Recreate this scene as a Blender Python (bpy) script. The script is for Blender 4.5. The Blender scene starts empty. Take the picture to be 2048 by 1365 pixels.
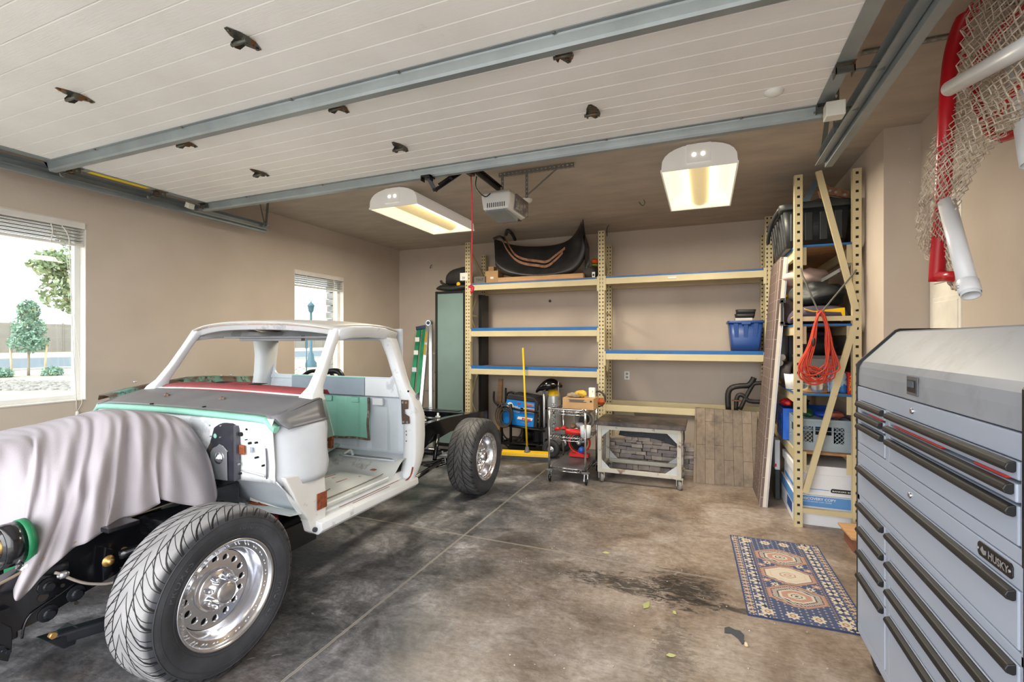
import bpy, bmesh, math, random
from mathutils import Vector, Matrix, Euler
import numpy as np
random.seed(7)
PI = math.pi
sc = bpy.context.scene
COL = sc.collection
F_, CX_, CY_, H_ = 950., 1024., 683., 1.6
TH = math.atan(.4063); CO = math.cos(TH); SI = math.sin(TH)
def _ray(u, v):
    t = (u-CX_)/F_
    return Vector((t*CO-SI, t*SI+CO, (CY_-v)/F_))
def aY(u, v, y): r = _ray(u, v); k = y/r.y; return Vector((r.x*k, y, H_+r.z*k))
def aX(u, v, x): r = _ray(u, v); k = x/r.x; return Vector((x, r.y*k, H_+r.z*k))
def aZ(u, v, z=0): r = _ray(u, v); k = (z-H_)/r.z; return Vector((r.x*k, r.y*k, z))
# ---------------------------------------------------------------- materials
def lin(c):
    out = []
    for x in c[:3]:
        x = x/255.
        out.append(x/12.92 if x <= .04045 else ((x+.055)/1.055)**2.4)
    return (*out, 1.)
def newmat(name):
    m = bpy.data.materials.new(name); m.use_nodes = True
    nt = m.node_tree; b = nt.nodes['Principled BSDF']
    return m, nt, b
def nd(nt, typ, **kw):
    n = nt.nodes.new(typ)
    for k, v in kw.items():
        if k.startswith('_'): setattr(n, k[1:], v)
        else: n.inputs[k].default_value = v
    return n
def ramp(nt, src, stops):
    r = nt.nodes.new('ShaderNodeValToRGB'); e = r.color_ramp.elements
    while len(e) < len(stops): e.new(.5)
    for i, (p, c) in enumerate(stops):
        e[i].position = p; e[i].color = c if len(c) == 4 else (*c, 1)
    nt.links.new(src, r.inputs[0]); return r.outputs[0]
def mix(nt, fac, a, b, mode='MIX'):
    n = nt.nodes.new('ShaderNodeMix'); n.data_type = 'RGBA'; n.blend_type = mode
    for s, v in ((n.inputs[0], fac), (n.inputs[6], a), (n.inputs[7], b)):
        if hasattr(v, 'is_linked') or isinstance(v, bpy.types.NodeSocket): nt.links.new(v, s)
        elif v is not None: s.default_value = v
    return n.outputs[2]
def mth(nt, op, a, b=None, c=None, clamp=False):
    n = nt.nodes.new('ShaderNodeMath'); n.operation = op; n.use_clamp = clamp
    for i, v in enumerate((a, b, c)):
        if v is None: continue
        if isinstance(v, bpy.types.NodeSocket): nt.links.new(v, n.inputs[i])
        else: n.inputs[i].default_value = v
    return n.outputs[0]
def coords(nt, scale=(1, 1, 1), kind='Object'):
    tc = nt.nodes.new('ShaderNodeTexCoord'); mp = nt.nodes.new('ShaderNodeMapping')
    mp.inputs['Scale'].default_value = scale
    nt.links.new(tc.outputs[kind], mp.inputs[0]); return mp.outputs[0]
def noise(nt, co, s, d=4, r=.55, dist=0):
    n = nt.nodes.new('ShaderNodeTexNoise'); n.inputs['Scale'].default_value = s; n.inputs['Detail'].default_value = d
    n.inputs['Roughness'].default_value = r; n.inputs['Distortion'].default_value = dist
    nt.links.new(co, n.inputs['Vector']); return n.outputs[0]
def bump(nt, b, h, st=.3, dist=.01):
    n = nt.nodes.new('ShaderNodeBump'); n.inputs['Strength'].default_value = st; n.inputs['Distance'].default_value = dist
    nt.links.new(h, n.inputs['Height']); nt.links.new(n.outputs[0], b.inputs['Normal'])
def M(name, c, r=.55, m=0., v=.1, vs=5, b=0., bs=60, c2=None, t=.6, s2=5, w=.06, coat=0., st=(1, 1, 1), r2=None, em=None, spec=None, c3=None, t3=.65, s3=14):
    mt, nt, bs_ = newmat(name)
    co = coords(nt, st)
    n1 = noise(nt, co, vs)
    lo = tuple(x*(1-v) for x in lin(c)[:3])+(1,); hi = tuple(min(1, x*(1+v)) for x in lin(c)[:3])+(1,)
    col = ramp(nt, n1, [(.3, lo), (.7, hi)])
    if c2:
        n2 = noise(nt, co, s2, 6, .65)
        k = ramp(nt, n2, [(t-w, (0, 0, 0)), (t+w, (1, 1, 1))])
        col = mix(nt, k, col, lin(c2))
        if r2 is not None:
            rr = ramp(nt, k, [(0, (r,)*3), (1, (r2,)*3)]); nt.links.new(rr, bs_.inputs['Roughness'])
    if c3:
        n3 = noise(nt, co, s3, 5, .7)
        k3 = ramp(nt, n3, [(t3-.03, (0, 0, 0)), (t3+.03, (1, 1, 1))])
        col = mix(nt, k3, col, lin(c3))
    nt.links.new(col, bs_.inputs['Base Color'])
    if not (c2 and r2 is not None): bs_.inputs['Roughness'].default_value = r
    bs_.inputs['Metallic'].default_value = m
    if coat: bs_.inputs['Coat Weight'].default_value = coat; bs_.inputs['Coat Roughness'].default_value = .08
    if spec is not None: bs_.inputs['Specular IOR Level'].default_value = spec
    if b:
        bump(nt, bs_, noise(nt, co, bs, 3), b)
    if em: bs_.inputs['Emission Color'].default_value = lin(em[0]); bs_.inputs['Emission Strength'].default_value = em[1]
    return mt
# ---------------------------------------------------------------- mesh builder
ZUP = Vector((0, 0, 1))
def frame_of(d):
    d = d.normalized(); a = ZUP if abs(d.z) < .95 else Vector((1, 0, 0))
    x = a.cross(d).normalized(); return x, d.cross(x).normalized()
WM = {}
class MB:
    def __init__(s): s.bm = bmesh.new(); s.mi = 0; s.T = Matrix.Identity(4)
    def slot(s, i): s.mi = i; return s
    def xf(s, M_=None): s.T = M_ or Matrix.Identity(4); return s
    def v(s, p): return s.bm.verts.new(s.T @ Vector(p))
    def f(s, vs, sm=False):
        try: f = s.bm.faces.new(vs)
        except ValueError: return None
        f.material_index = s.mi; f.smooth = sm; return f
    def poly(s, pts, sm=False): return s.f([s.v(p) for p in pts], sm)
    def box(s, p0, p1, rot=None, c=None):
        p0, p1 = Vector(p0), Vector(p1); c = Vector(c) if c else (p0+p1)/2; h = (p1-p0)/2; m0 = (p0+p1)/2
        R = Euler(rot).to_matrix() if rot else Matrix.Identity(3)
        vs = [s.v(R @ (m0+Vector((sx*h.x, sy*h.y, sz*h.z))-c)+c) for sx in (-1, 1) for sy in (-1, 1) for sz in (-1, 1)]
        for q in ((0, 1, 3, 2), (4, 6, 7, 5), (0, 4, 5, 1), (2, 3, 7, 6), (0, 2, 6, 4), (1, 5, 7, 3)): s.f([vs[i] for i in q])
        return s
    def bar(s, a, b, w, h, up=(0, 0, 1)):
        a, b = Vector(a), Vector(b); d = (b-a).normalized(); up = Vector(up)
        x = d.cross(up)
        if x.length < 1e-4: x = d.cross(Vector((0, 1, 0)))
        x.normalize(); y = x.cross(d).normalized()
        vs = []
        for p in (a, b):
            for i, j in ((-1, -1), (1, -1), (1, 1), (-1, 1)): vs.append(s.v(p+x*(i*w/2)+y*(j*h/2)))
        for k in range(4): s.f([vs[k], vs[(k+1) % 4], vs[4+(k+1) % 4], vs[4+k]])
        s.f(vs[3::-1]); s.f(vs[4:8]); return s
    def tube(s, pts, r, n=8, closed=False, caps=True, smooth=3):
        P = [Vector(p) for p in pts]
        if smooth and len(P) > 2:
            P2 = []; N = len(P); R2 = []
            for i in range(N if closed else N-1):
                p0 = P[(i-1) % N] if (closed or i > 0) else P[i]; p1 = P[i]; p2 = P[(i+1) % N]; p3 = P[(i+2) % N] if (closed or i+2 < N) else p2
                for k in range(smooth):
                    t = k/smooth
                    P2.append(.5*((2*p1)+(p2-p0)*t+(2*p0-5*p1+4*p2-p3)*t*t+(3*p1-p0-3*p2+p3)*t**3))
                    if isinstance(r, (list, tuple)): R2.append(r[i]*(1-t)+r[(i+1) % N]*t)
            if not closed:
                P2.append(P[-1])
                if R2: R2.append(r[-1])
            P = P2
            if R2: r = R2
        N = len(P); rings = []; x = None
        for i, p in enumerate(P):
            if closed: d = P[(i+1) % N]-P[i-1]
            else: d = P[min(i+1, N-1)]-P[max(i-1, 0)]
            d.normalize()
            if x is None: x, y = frame_of(d)
            else:
                x = (x-d*x.dot(d)).normalized(); y = d.cross(x)
            rr = r[i] if isinstance(r, (list, tuple)) else r
            rings.append([s.v(p+(x*math.cos(2*PI*k/n)+y*math.sin(2*PI*k/n))*rr) for k in range(n)])
        for i in range(N if closed else N-1):
            A, B = rings[i], rings[(i+1) % N]
            for k in range(n): s.f([A[k], A[(k+1) % n], B[(k+1) % n], B[k]], True)
        if caps and not closed: s.f(rings[0][::-1]); s.f(rings[-1])
        return s
    def cyl(s, a, b, r, n=16, r2=None, caps=True, sm=True):
        a, b = Vector(a), Vector(b); x, y = frame_of(b-a); r2 = r if r2 is None else r2
        A = [s.v(a+(x*math.cos(2*PI*k/n)+y*math.sin(2*PI*k/n))*r) for k in range(n)]
        B = [s.v(b+(x*math.cos(2*PI*k/n)+y*math.sin(2*PI*k/n))*r2) for k in range(n)]
        for k in range(n): s.f([A[k], A[(k+1) % n], B[(k+1) % n], B[k]], sm)
        if caps: s.f(A[::-1]); s.f(B)
        return s
    def lathe(s, prof, o=(0, 0, 0), ax=(0, 0, 1), n=24, sm=True, closed=False):
        o = Vector(o); ax = Vector(ax).normalized(); x, y = frame_of(ax); R = []
        for r, h in prof:
            R.append([s.v(o+ax*h+(x*math.cos(2*PI*k/n)+y*math.sin(2*PI*k/n))*max(r, 1e-5)) for k in range(n)])
        for i in range(len(R)-1+(1 if closed else 0)):
            A, B = R[i], R[(i+1) % len(R)]
            for k in range(n): s.f([A[k], A[(k+1) % n], B[(k+1) % n], B[k]], sm)
        return s
    def prism(s, pts, d, sm=False):
        d = Vector(d); A = [s.v(p) for p in pts]; B = [s.v(Vector(p)+d) for p in pts]; n = len(A)
        s.f(A[::-1]); s.f(B)
        for k in range(n): s.f([A[k], A[(k+1) % n], B[(k+1) % n], B[k]], sm)
        return s
    def loft(s, rings, closed_ring=True, caps=False, sm=True):
        R = [[s.v(p) for p in r] for r in rings]; n = len(R[0])
        for A, B in zip(R, R[1:]):
            for k in range(n if closed_ring else n-1): s.f([A[k], A[(k+1) % n], B[(k+1) % n], B[k]], sm)
        if caps: s.f(R[0][::-1]); s.f(R[-1])
        return s
    def grid(s, rows, sm=True): return s.loft(rows, False, False, sm)
    def holes(s, o, a, b, W, Hh, nx, ny, hole, z=0):
        """perforated strip: o corner, a/b unit axes, hole = 8 pts (start right, ccw) in cell units metres"""
        o, a, b = Vector(o), Vector(a), Vector(b); cw, ch = W/nx, Hh/ny
        out = [(1, 0), (1, 1), (0, 1), (-1, 1), (-1, 0), (-1, -1), (0, -1), (1, -1)]
        for i in range(nx):
            for j in range(ny):
                c = o+a*(cw*(i+.5))+b*(ch*(j+.5))
                O = [s.v(c+a*(cw/2*p)+b*(ch/2*q)) for p, q in out]
                I = [s.v(c+a*p+b*q) for p, q in hole]
                for k in range(8): s.f([O[k], O[(k+1) % 8], I[(k+1) % 8], I[k]])
        return s
    def blob(s, c, r, n=10, m=7, jit=0., rnd=random, sq=(1, 1, 1)):
        c = Vector(c); R = []
        for i in range(m+1):
            th = PI*i/m; row = []
            for k in range(n):
                j = 1+rnd.uniform(-jit, jit) if 0 < i < m else 1
                ph = 2*PI*k/n
                row.append(c+Vector((r*sq[0]*math.sin(th)*math.cos(ph)*j, r*sq[1]*math.sin(th)*math.sin(ph)*j, r*sq[2]*math.cos(th)*j)))
            R.append(row)
        return s.loft(R[::-1])
    def build(s, name, mat, parent=None, local=False, bev=0., sub=0, solid=0., smooth=False, seg=2, wn=False):
        bm = s.bm
        bmesh.ops.remove_doubles(bm, verts=bm.verts, dist=1e-6)
        bmesh.ops.recalc_face_normals(bm, faces=bm.faces)
        me = bpy.data.meshes.new(name)
        if smooth:
            for f in bm.faces: f.smooth = True
        if parent is not None and not local: bm.transform(WM[parent.name].inverted())
        bm.to_mesh(me); bm.free()
        for m in (mat if isinstance(mat, (list, tuple)) else [mat]): me.materials.append(m)
        o = bpy.data.objects.new(name, me); COL.objects.link(o)
        if parent is not None: o.parent = parent; WM[o.name] = WM[parent.name]
        else: WM[o.name] = Matrix.Identity(4)
        if solid: md = o.modifiers.new('s', 'SOLIDIFY'); md.thickness = solid; md.offset = 0
        if sub: md = o.modifiers.new('u', 'SUBSURF'); md.levels = sub; md.render_levels = sub
        if bev: md = o.modifiers.new('b', 'BEVEL'); md.width = bev; md.segments = seg; md.limit_method = 'ANGLE'; md.angle_limit = .6; md.harden_normals = False
        return o
def tag(o, label, cat, group=None, kind=None):
    if label: o['label'] = label
    if cat: o['category'] = cat
    if group: o['group'] = group
    if kind: o['kind'] = kind
    return o
def thing(name, label, cat, loc=(0, 0, 0), rz=0, group=None, rot=None):
    o = bpy.data.objects.new(name, None); COL.objects.link(o); o.empty_display_size = .1
    e = Euler(rot) if rot else Euler((0, 0, rz))
    o.location = loc; o.rotation_euler = e
    WM[o.name] = Matrix.Translation(Vector(loc)) @ e.to_matrix().to_4x4()
    return tag(o, label, cat, group)
def base(o, at):
    """move the origin of a one-mesh thing to its own place"""
    at = Vector(at); o.data.transform(Matrix.Translation(-at)); o.location = at; WM[o.name] = Matrix.Translation(at); return o
def one(mb, name, mat, label, cat, at=None, group=None, **kw):
    o = mb.build(name, mat, **kw); tag(o, label, cat, group)
    if at is not None: base(o, at)
    return o
def struct(mb, name, mat, parent=None, **kw):
    o = mb.build(name, mat, parent, **kw)
    if parent is None: o['kind'] = 'structure'
    return o
def copy_tree(o, loc=None, rz=None, parent=None, label=None):
    c = o.copy(); COL.objects.link(c)
    if parent is not None: c.parent = parent
    if loc is not None: c.location = loc
    if rz is not None: c.rotation_euler = (0, 0, rz)
    if label: c['label'] = label
    if c.parent is None: WM[c.name] = Matrix.Translation(c.location) @ c.rotation_euler.to_matrix().to_4x4()
    for ch in list(o.children): copy_tree(ch, parent=c)
    return c
def text(body, at, right, up, h, mat, parent, width=None, name='lettering', ext=.0006, bold=0.):
    cu = bpy.data.curves.new(name, 'FONT'); cu.body = body; cu.size = 1; cu.extrude = 0; cu.align_x = 'LEFT'; cu.offset = bold
    cu.fill_mode = 'BOTH'; cu.materials.append(mat); cu.resolution_u = 3
    o = bpy.data.objects.new(name, cu); COL.objects.link(o)
    bpy.context.view_layer.update()
    bw = max(o.dimensions.x, 1e-3)
    r = Vector(right).normalized(); u = Vector(up).normalized(); n = r.cross(u)
    sx = (width/bw) if width else h/.72; sy = h/.72
    m = Matrix(((r.x*sx, u.x*sy, n.x, 0), (r.y*sx, u.y*sy, n.y, 0), (r.z*sx, u.z*sy, n.z, 0), (0, 0, 0, 1)))
    m.translation = Vector(at)
    if parent is not None:
        o.parent = parent; m = WM[parent.name].inverted() @ m
    # bake into mesh so no scaled transform is needed
    me = bpy.data.meshes.new_from_object(o); me.transform(m)
    bpy.data.objects.remove(o); o2 = bpy.data.objects.new(name, me); COL.objects.link(o2)
    if parent is not None: o2.parent = parent
    if not me.materials: me.materials.append(mat)
    return o2
# ================================================================ camera, world
cam = bpy.data.cameras.new('camera'); co_ = bpy.data.objects.new('camera', cam); COL.objects.link(co_)
cam.sensor_width = 36; cam.lens = F_/2048*36; cam.clip_start = .05; cam.clip_end = 500
co_.location = (0, 0, H_); co_.rotation_euler = (PI/2, 0, TH); sc.camera = co_
sc.view_settings.view_transform = 'AgX'
sc.view_settings.look = 'AgX - Base Contrast' if False else 'None'
sc.view_settings.view_transform = 'Standard'; sc.view_settings.exposure = .86
w = bpy.data.worlds.new('sky'); sc.world = w; w.use_nodes = True
bg = w.node_tree.nodes['Background']; bg.inputs[0].default_value = (.93, .97, 1, 1); bg.inputs[1].default_value = 1.7
sun_fill = bpy.data.lights.new('sun_fill', 'SUN'); sun_fill.energy = 3.2; sun_fill.angle = math.radians(90); sun_fill.color = (1, .985, .97)  # soft wide lamp added as fill, standing for bright daylight through the opening
so = bpy.data.objects.new('sun_fill', sun_fill); COL.objects.link(so)
d = Vector((.02, 1, -.30)); so.rotation_euler = d.to_track_quat('-Z', 'Y').to_euler()
sc.cycles.max_bounces = 7; sc.cycles.diffuse_bounces = 4; sc.cycles.use_adaptive_sampling = True; sc.cycles.adaptive_threshold = .03; sc.cycles.transparent_max_bounces = 12
# ================================================================ room materials
def wall_mat():
    m, nt, b = newmat('taupe_paint'); co = coords(nt)
    n = noise(nt, co, .7, 4); c = ramp(nt, n, [(.3, lin((185, 170, 156))), (.7, lin((206, 193, 179)))])
    n2 = noise(nt, co, 9, 6, .7); k = ramp(nt, n2, [(.72, (0, 0, 0)), (.76, (1, 1, 1))])
    c = mix(nt, mth(nt, 'MULTIPLY', k, .35), c, lin((120, 105, 92)))
    geo = nt.nodes.new('ShaderNodeNewGeometry'); sp = nt.nodes.new('ShaderNodeSeparateXYZ'); nt.links.new(geo.outputs['Position'], sp.inputs[0])
    n3 = noise(nt, co, 30, 2); k3 = ramp(nt, n3, [(.79, (0, 0, 0)), (.8, (1, 1, 1))])
    c = mix(nt, k3, c, lin((225, 220, 214)))
    nt.links.new(c, b.inputs['Base Color']); b.inputs['Roughness'].default_value = .75
    bump(nt, b, noise(nt, co, 25, 5), .12); return m
WALL = wall_mat()
CEIL = M('ceiling_paint', (180, 168, 154), .8, v=.13, vs=2.2, b=.15, bs=20, st=(1, 2.5, 1))
DOORW = M('cream_door_paint', (226, 220, 208), .5)
VINYL = M('white_vinyl', (232, 232, 228), .4, v=.03)
def floor_mat():
    m, nt, b = newmat('stained_concrete'); co = coords(nt)
    tc = nt.nodes.new('ShaderNodeTexCoord'); sp = nt.nodes.new('ShaderNodeSeparateXYZ'); nt.links.new(tc.outputs['Object'], sp.inputs[0])
    X, Y = sp.outputs[0], sp.outputs[1]
    wob = noise(nt, co, 1.3, 4); wob2 = mth(nt, 'MULTIPLY', mth(nt, 'SUBTRACT', wob, .5), 2.2)
    side = mth(nt, 'ADD', X, wob2)
    fx = nt.nodes.new('ShaderNodeMapRange'); fx.inputs[1].default_value = -1.7; fx.inputs[2].default_value = -.1; nt.links.new(side, fx.inputs[0]); fx.clamp = True
    n1 = noise(nt, co, 2.6, 9, .68, .6)
    grey = ramp(nt, n1, [(.3, lin((46, 46, 49))), (.44, lin((80, 80, 82))), (.56, lin((110, 109, 111))), (.7, lin((162, 162, 166)))])
    n2 = noise(nt, co, 1.7, 8, .62, .8)
    tan = ramp(nt, n2, [(.28, lin((100, 86, 75))), (.43, lin((134, 118, 104))), (.56, lin((156, 142, 130))), (.72, lin((178, 168, 160)))])
    c = mix(nt, fx.outputs[0], grey, tan)
    # brown tint patches and pale scuffs
    n3 = noise(nt, co, 1.1, 5, .6); k = ramp(nt, n3, [(.56, (0, 0, 0)), (.7, (1, 1, 1))]); c = mix(nt, mth(nt, 'MULTIPLY', k, .32), c, lin((104, 80, 64)))
    coS = coords(nt, (3, 9, 1)); n4 = noise(nt, coS, 3.3, 8, .75, 1.5); k = ramp(nt, n4, [(.64, (0, 0, 0)), (.7, (1, 1, 1))]); c = mix(nt, mth(nt, 'MULTIPLY', k, .5), c, lin((176, 174, 174)))
    n5 = noise(nt, co, 22, 6, .7); c = mix(nt, .5, c, ramp(nt, n5, [(.34, (.2,)*3), (.66, (.8,)*3)]), 'SOFT_LIGHT')
    n6 = noise(nt, coords(nt, (1, 3.2, 1)), 9, 8, .78, 1.8); c = mix(nt, .42, c, ramp(nt, n6, [(.34, (.14,)*3), (.64, (.86,)*3)]), 'SOFT_LIGHT')
    n55 = noise(nt, coords(nt, (1.2, 5, 1)), 5, 8, .75, 2.2); k = ramp(nt, n55, [(.3, (1, 1, 1)), (.4, (0, 0, 0))]); c = mix(nt, mth(nt, 'MULTIPLY', k, .55), c, lin((52, 50, 50)))
    # oil blotches
    def blot(cx, cy, rx, ry, amt, thr=.5, rot=0):
        nonlocal c
        dx = mth(nt, 'DIVIDE', mth(nt, 'SUBTRACT', X, cx), rx); dy = mth(nt, 'DIVIDE', mth(nt, 'SUBTRACT', Y, cy), ry)
        if rot: dx = mth(nt, 'ADD', dx, mth(nt, 'MULTIPLY', dy, rot))
        dd = mth(nt, 'ADD', mth(nt, 'MULTIPLY', dx, dx), mth(nt, 'MULTIPLY', dy, dy))
        nn = noise(nt, coords(nt, (2, 4.5, 1)), 5.5, 9, .8, 1.2)
        val = mth(nt, 'SUBTRACT', mth(nt, 'SUBTRACT', 2.2, mth(nt, 'MULTIPLY', dd, .85)), mth(nt, 'MULTIPLY', nn, 3.4))
        kk = mth(nt, 'MULTIPLY', val, 2.2, clamp=True)
        c = mix(nt, mth(nt, 'MULTIPLY', kk, amt), c, lin((28, 28, 29)))
    blot(-.15, 3.25, .33, .36, .9); blot(-.5, 3.17, .48, .17, .85, rot=.3); blot(-.16, 2.55, .16, .45, .5); blot(.12, 3.12, .28, .05, .85)
    blot(-1.1, 4.5, .5, .5, .35); blot(-1.3, 3.0, .7, .5, .22); blot(-3.0, 2.2, 1.0, 1.2, .35)
    # control joints
    wj = mth(nt, 'MULTIPLY', mth(nt, 'SUBTRACT', noise(nt, co, 14, 4), .5), .012)
    for ax, p, wd in ((X, -1.838, .011), (Y, 3.475, .011)):
        q = mth(nt, 'ABSOLUTE', mth(nt, 'ADD', mth(nt, 'SUBTRACT', ax, p), wj))
        kk = mth(nt, 'SUBTRACT', 1, mth(nt, 'MULTIPLY', q, 1/wd), clamp=True); kk = mth(nt, 'MULTIPLY', kk, 1.6, clamp=True)
        c = mix(nt, mth(nt, 'MULTIPLY', kk, .75), c, lin((168, 162, 152)))
        kk = mth(nt, 'LESS_THAN', q, .0022); c = mix(nt, mth(nt, 'MULTIPLY', kk, .75), c, lin((70, 66, 62)))
    # hairline cracks
    vo = nt.nodes.new('ShaderNodeTexVoronoi'); vo.feature = 'DISTANCE_TO_EDGE'; vo.inputs['Scale'].default_value = 1.1
    dn = nt.nodes.new('ShaderNodeVectorMath'); dn.operation = 'ADD'; nz = nt.nodes.new('ShaderNodeTexNoise'); nz.inputs['Scale'].default_value = 2.2; nt.links.new(co, nz.inputs['Vector'])
    nt.links.new(co, dn.inputs[0]); nt.links.new(nz.outputs[1], dn.inputs[1]); nt.links.new(dn.outputs[0], vo.inputs['Vector'])
    kk = mth(nt, 'LESS_THAN', vo.outputs[0], .0035); kk = mth(nt, 'MULTIPLY', kk, mth(nt, 'GREATER_THAN', noise(nt, co, 1.9, 3), .6))
    c = mix(nt, mth(nt, 'MULTIPLY', kk, .5), c, lin((165, 160, 155)))
    nt.links.new(c, b.inputs['Base Color'])
    rg = ramp(nt, n1, [(.35, (.28,)*3), (.65, (.5,)*3)]); nt.links.new(rg, b.inputs['Roughness']); b.inputs['Specular IOR Level'].default_value = .45
    bump(nt, b, n5, .08); return m
FLOOR = floor_mat()
ZC = 3.18; XL = -4.95; YB = 6.95
mb = MB(); mb.box((XL-.2, -.6, -.25), (2.4, YB+.2, 0)); struct(mb, 'floor', FLOOR)
mb = MB(); mb.box((XL-2, -9, -.25), (4, -.605, -.01)); struct(mb, 'forecourt_bounce', M('pale_bounce_slab', (214, 210, 204), .8, v=.05))  # unseen slab outside, made pale to bounce light up to the open door
mb = MB(); mb.box((XL-.2, -.6, ZC), (2.4, YB+.2, ZC+.2)); struct(mb, 'ceiling', CEIL)
mb = MB(); mb.box((XL-.2, YB, 0), (2.4, YB+.2, ZC)); struct(mb, 'wall_back', WALL)
# left wall with two window openings
W1 = (.55, 2.415, 1.095, 2.62); W2 = (4.66, 5.57, 1.095, 2.535)
mb = MB(); x0, x1 = XL-.2, XL
ys = [-.6, W1[0], W1[1], W2[0], W2[1], YB]
for a, b_ in ((0, 1), (2, 3), (4, 5)): mb.box((x0, ys[a], 0), (x1, ys[b_], ZC))
for W in (W1, W2): mb.box((x0, W[0], 0), (x1, W[1], W[2])).box((x0, W[0], W[3]), (x1, W[1], ZC))
struct(mb, 'wall_left', WALL)
# right wall: deep part, jog, nearer part with door recess
mb = MB(); mb.box((1.23, 4.31, 0), (2.4, YB, ZC)); mb.box((1.45, -.6, 0), (2.4, 3.71, ZC)); mb.box((1.9, 3.7, 0), (2.4, 4.32, ZC)); struct(mb, 'wall_right', WALL)
mb = MB(); mb.box((1.45, 3.705, 2.62), (1.9, 4.31, ZC)).box((1.56, 3.713, 0), (1.9, 3.75, 2.62)); struct(mb, 'trim_1', WALL)
# front wall behind the camera (opening for the overhead door)
mb = MB(); mb.box((XL-.2, -.6, 0), (-4.6, -.4, ZC)).box((.9, -.6, 0), (1.6, -.4, ZC)).box((-4.6, -.6, 2.95), (.9, -.4, ZC)); struct(mb, 'wall_front', WALL)
# panelled door in the recess
d1 = MB().box((1.5, 3.76, .0), (1.54, 4.305, 2.6)).build('door_1', DOORW, bev=.004); d1['kind'] = 'structure'
mb = MB()
for z0, z1 in ((.2, .9), (1.05, 1.9), (2.0, 2.5)):
    for k in (0, .03): mb.box((1.49-k*.2, 3.83+k, z0+k), (1.503, 4.23-k, z1-k))
mb.build('door_panel', DOORW, d1, bev=.006)
# windows
def glass_mat():
    m, nt, b = newmat('window_glass'); nt.nodes.remove(b)
    tr = nt.nodes.new('ShaderNodeBsdfTransparent'); tr.inputs[0].default_value = (.93, .97, .965, 1)
    gl = nt.nodes.new('ShaderNodeBsdfGlossy'); gl.inputs[1].default_value = .02
    mx = nt.nodes.new('ShaderNodeMixShader'); mx.inputs[0].default_value = .05
    nt.links.new(tr.outputs[0], mx.inputs[1]); nt.links.new(gl.outputs[0], mx.inputs[2])
    nt.links.new(mx.outputs[0], nt.nodes['Material Output'].inputs[0]); return m
GLASS = glass_mat()
REVEAL = M('window_reveal', (228, 222, 212), .6)
SLAT = M('blind_slat', (222, 218, 212), .5)
CORD = M('blind_cord', (236, 232, 226), .7)
for i, (y0, y1, z0, z1) in enumerate((W1, W2), 1):
    mb = MB(); xg = XL-.13; f = .045
    for a, b_ in (((xg, y0, z0), (xg+.05, y1, z0+f)), ((xg, y0, z1-f), (xg+.05, y1, z1)), ((xg, y0, z0+f), (xg+.05, y0+f, z1-f)), ((xg, y1-f, z0+f), (xg+.05, y1, z1-f))): mb.box(a, b_)
    wn = struct(mb, 'window_%d' % i, VINYL, bev=.004)
    MB().box((xg+.02, y0+f, z0+f), (xg+.026, y1-f, z1-f)).build('glass_pane', GLASS, wn)
    mb = MB(); mb.box((xg+.05, y0, z0-.004), (XL+.006, y1, z0+.006)).box((xg+.05, y0-.0, z0+.006), (XL+.001, y0+.006, z1)).box((xg+.05, y1-.006, z0+.006), (XL+.001, y1, z1)).box((xg+.05, y0+.006, z1-.006), (XL+.001, y1-.006, z1))
    mb.build('sill', REVEAL, wn)
    t = thing('window_blind', ['white horizontal blind raised to the top of the large left window', 'white horizontal blind raised over the small window behind the truck cab'][i-1], 'blind', (XL-.03, (y0+y1)/2, z1-.14))
    MB().box((XL-.062, y0+.01, z1-.06), (XL+.012, y1-.01, z1-.007)).build('headrail', SLAT, t, bev=.004)
    mb = MB(); ns = 9; hh = .125
    for k in range(ns):
        zz = z1-.065-hh*k/ns
        mb.box((XL-.055, y0+.015, zz-.004), (XL-.005, y1-.015, zz), rot=(0, .08*(-1)**k, 0))
    mb.build('slat_stack', M('slat_stack_%d' % i, (205, 201, 196), .5), t)
    MB().box((XL-.057, y0+.015, z1-.065-hh-.018), (XL-.003, y1-.015, z1-.065-hh)).build('bottom_rail', SLAT, t, bev=.003)
    for yy in ((y0+.3, y1-.24) if i == 1 else (y0+.2, y1-.2)):
        MB().tube([(XL+.0, yy, z1-.05), (XL+.006, yy+.01, z1-.12), (XL-.002, yy, z1-.21)], .004, 6).build('slat_ladder', CORD, t)
    if i == 1:
        ye = y1-.17
        MB().tube([(XL+.004, ye, z1-.06), (XL+.014, ye+.04, z1-.14), (XL+.012, ye+.05, z1-.3), (XL+.01, ye+.07, z1-.95), (XL+.012, ye+.1, z0-.08)], .0035, 6).build('pull_cord', CORD, t)
        MB().tube([(XL+.004, ye+.02, z1-.2), (XL+.012, ye+.09, z1-.9), (XL+.012, ye+.14, z0+.05), (XL+.012, ye+.1, z0-.09)], .002, 5).build('pull_cord', CORD, t)
    if i == 1: MB().lathe([(.006, .02), (.011, .01), (.014, -.03), (.002, -.032)], (XL+.016, ye+.1, z0-.11)).build('tassel', VINYL, t)
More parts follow.
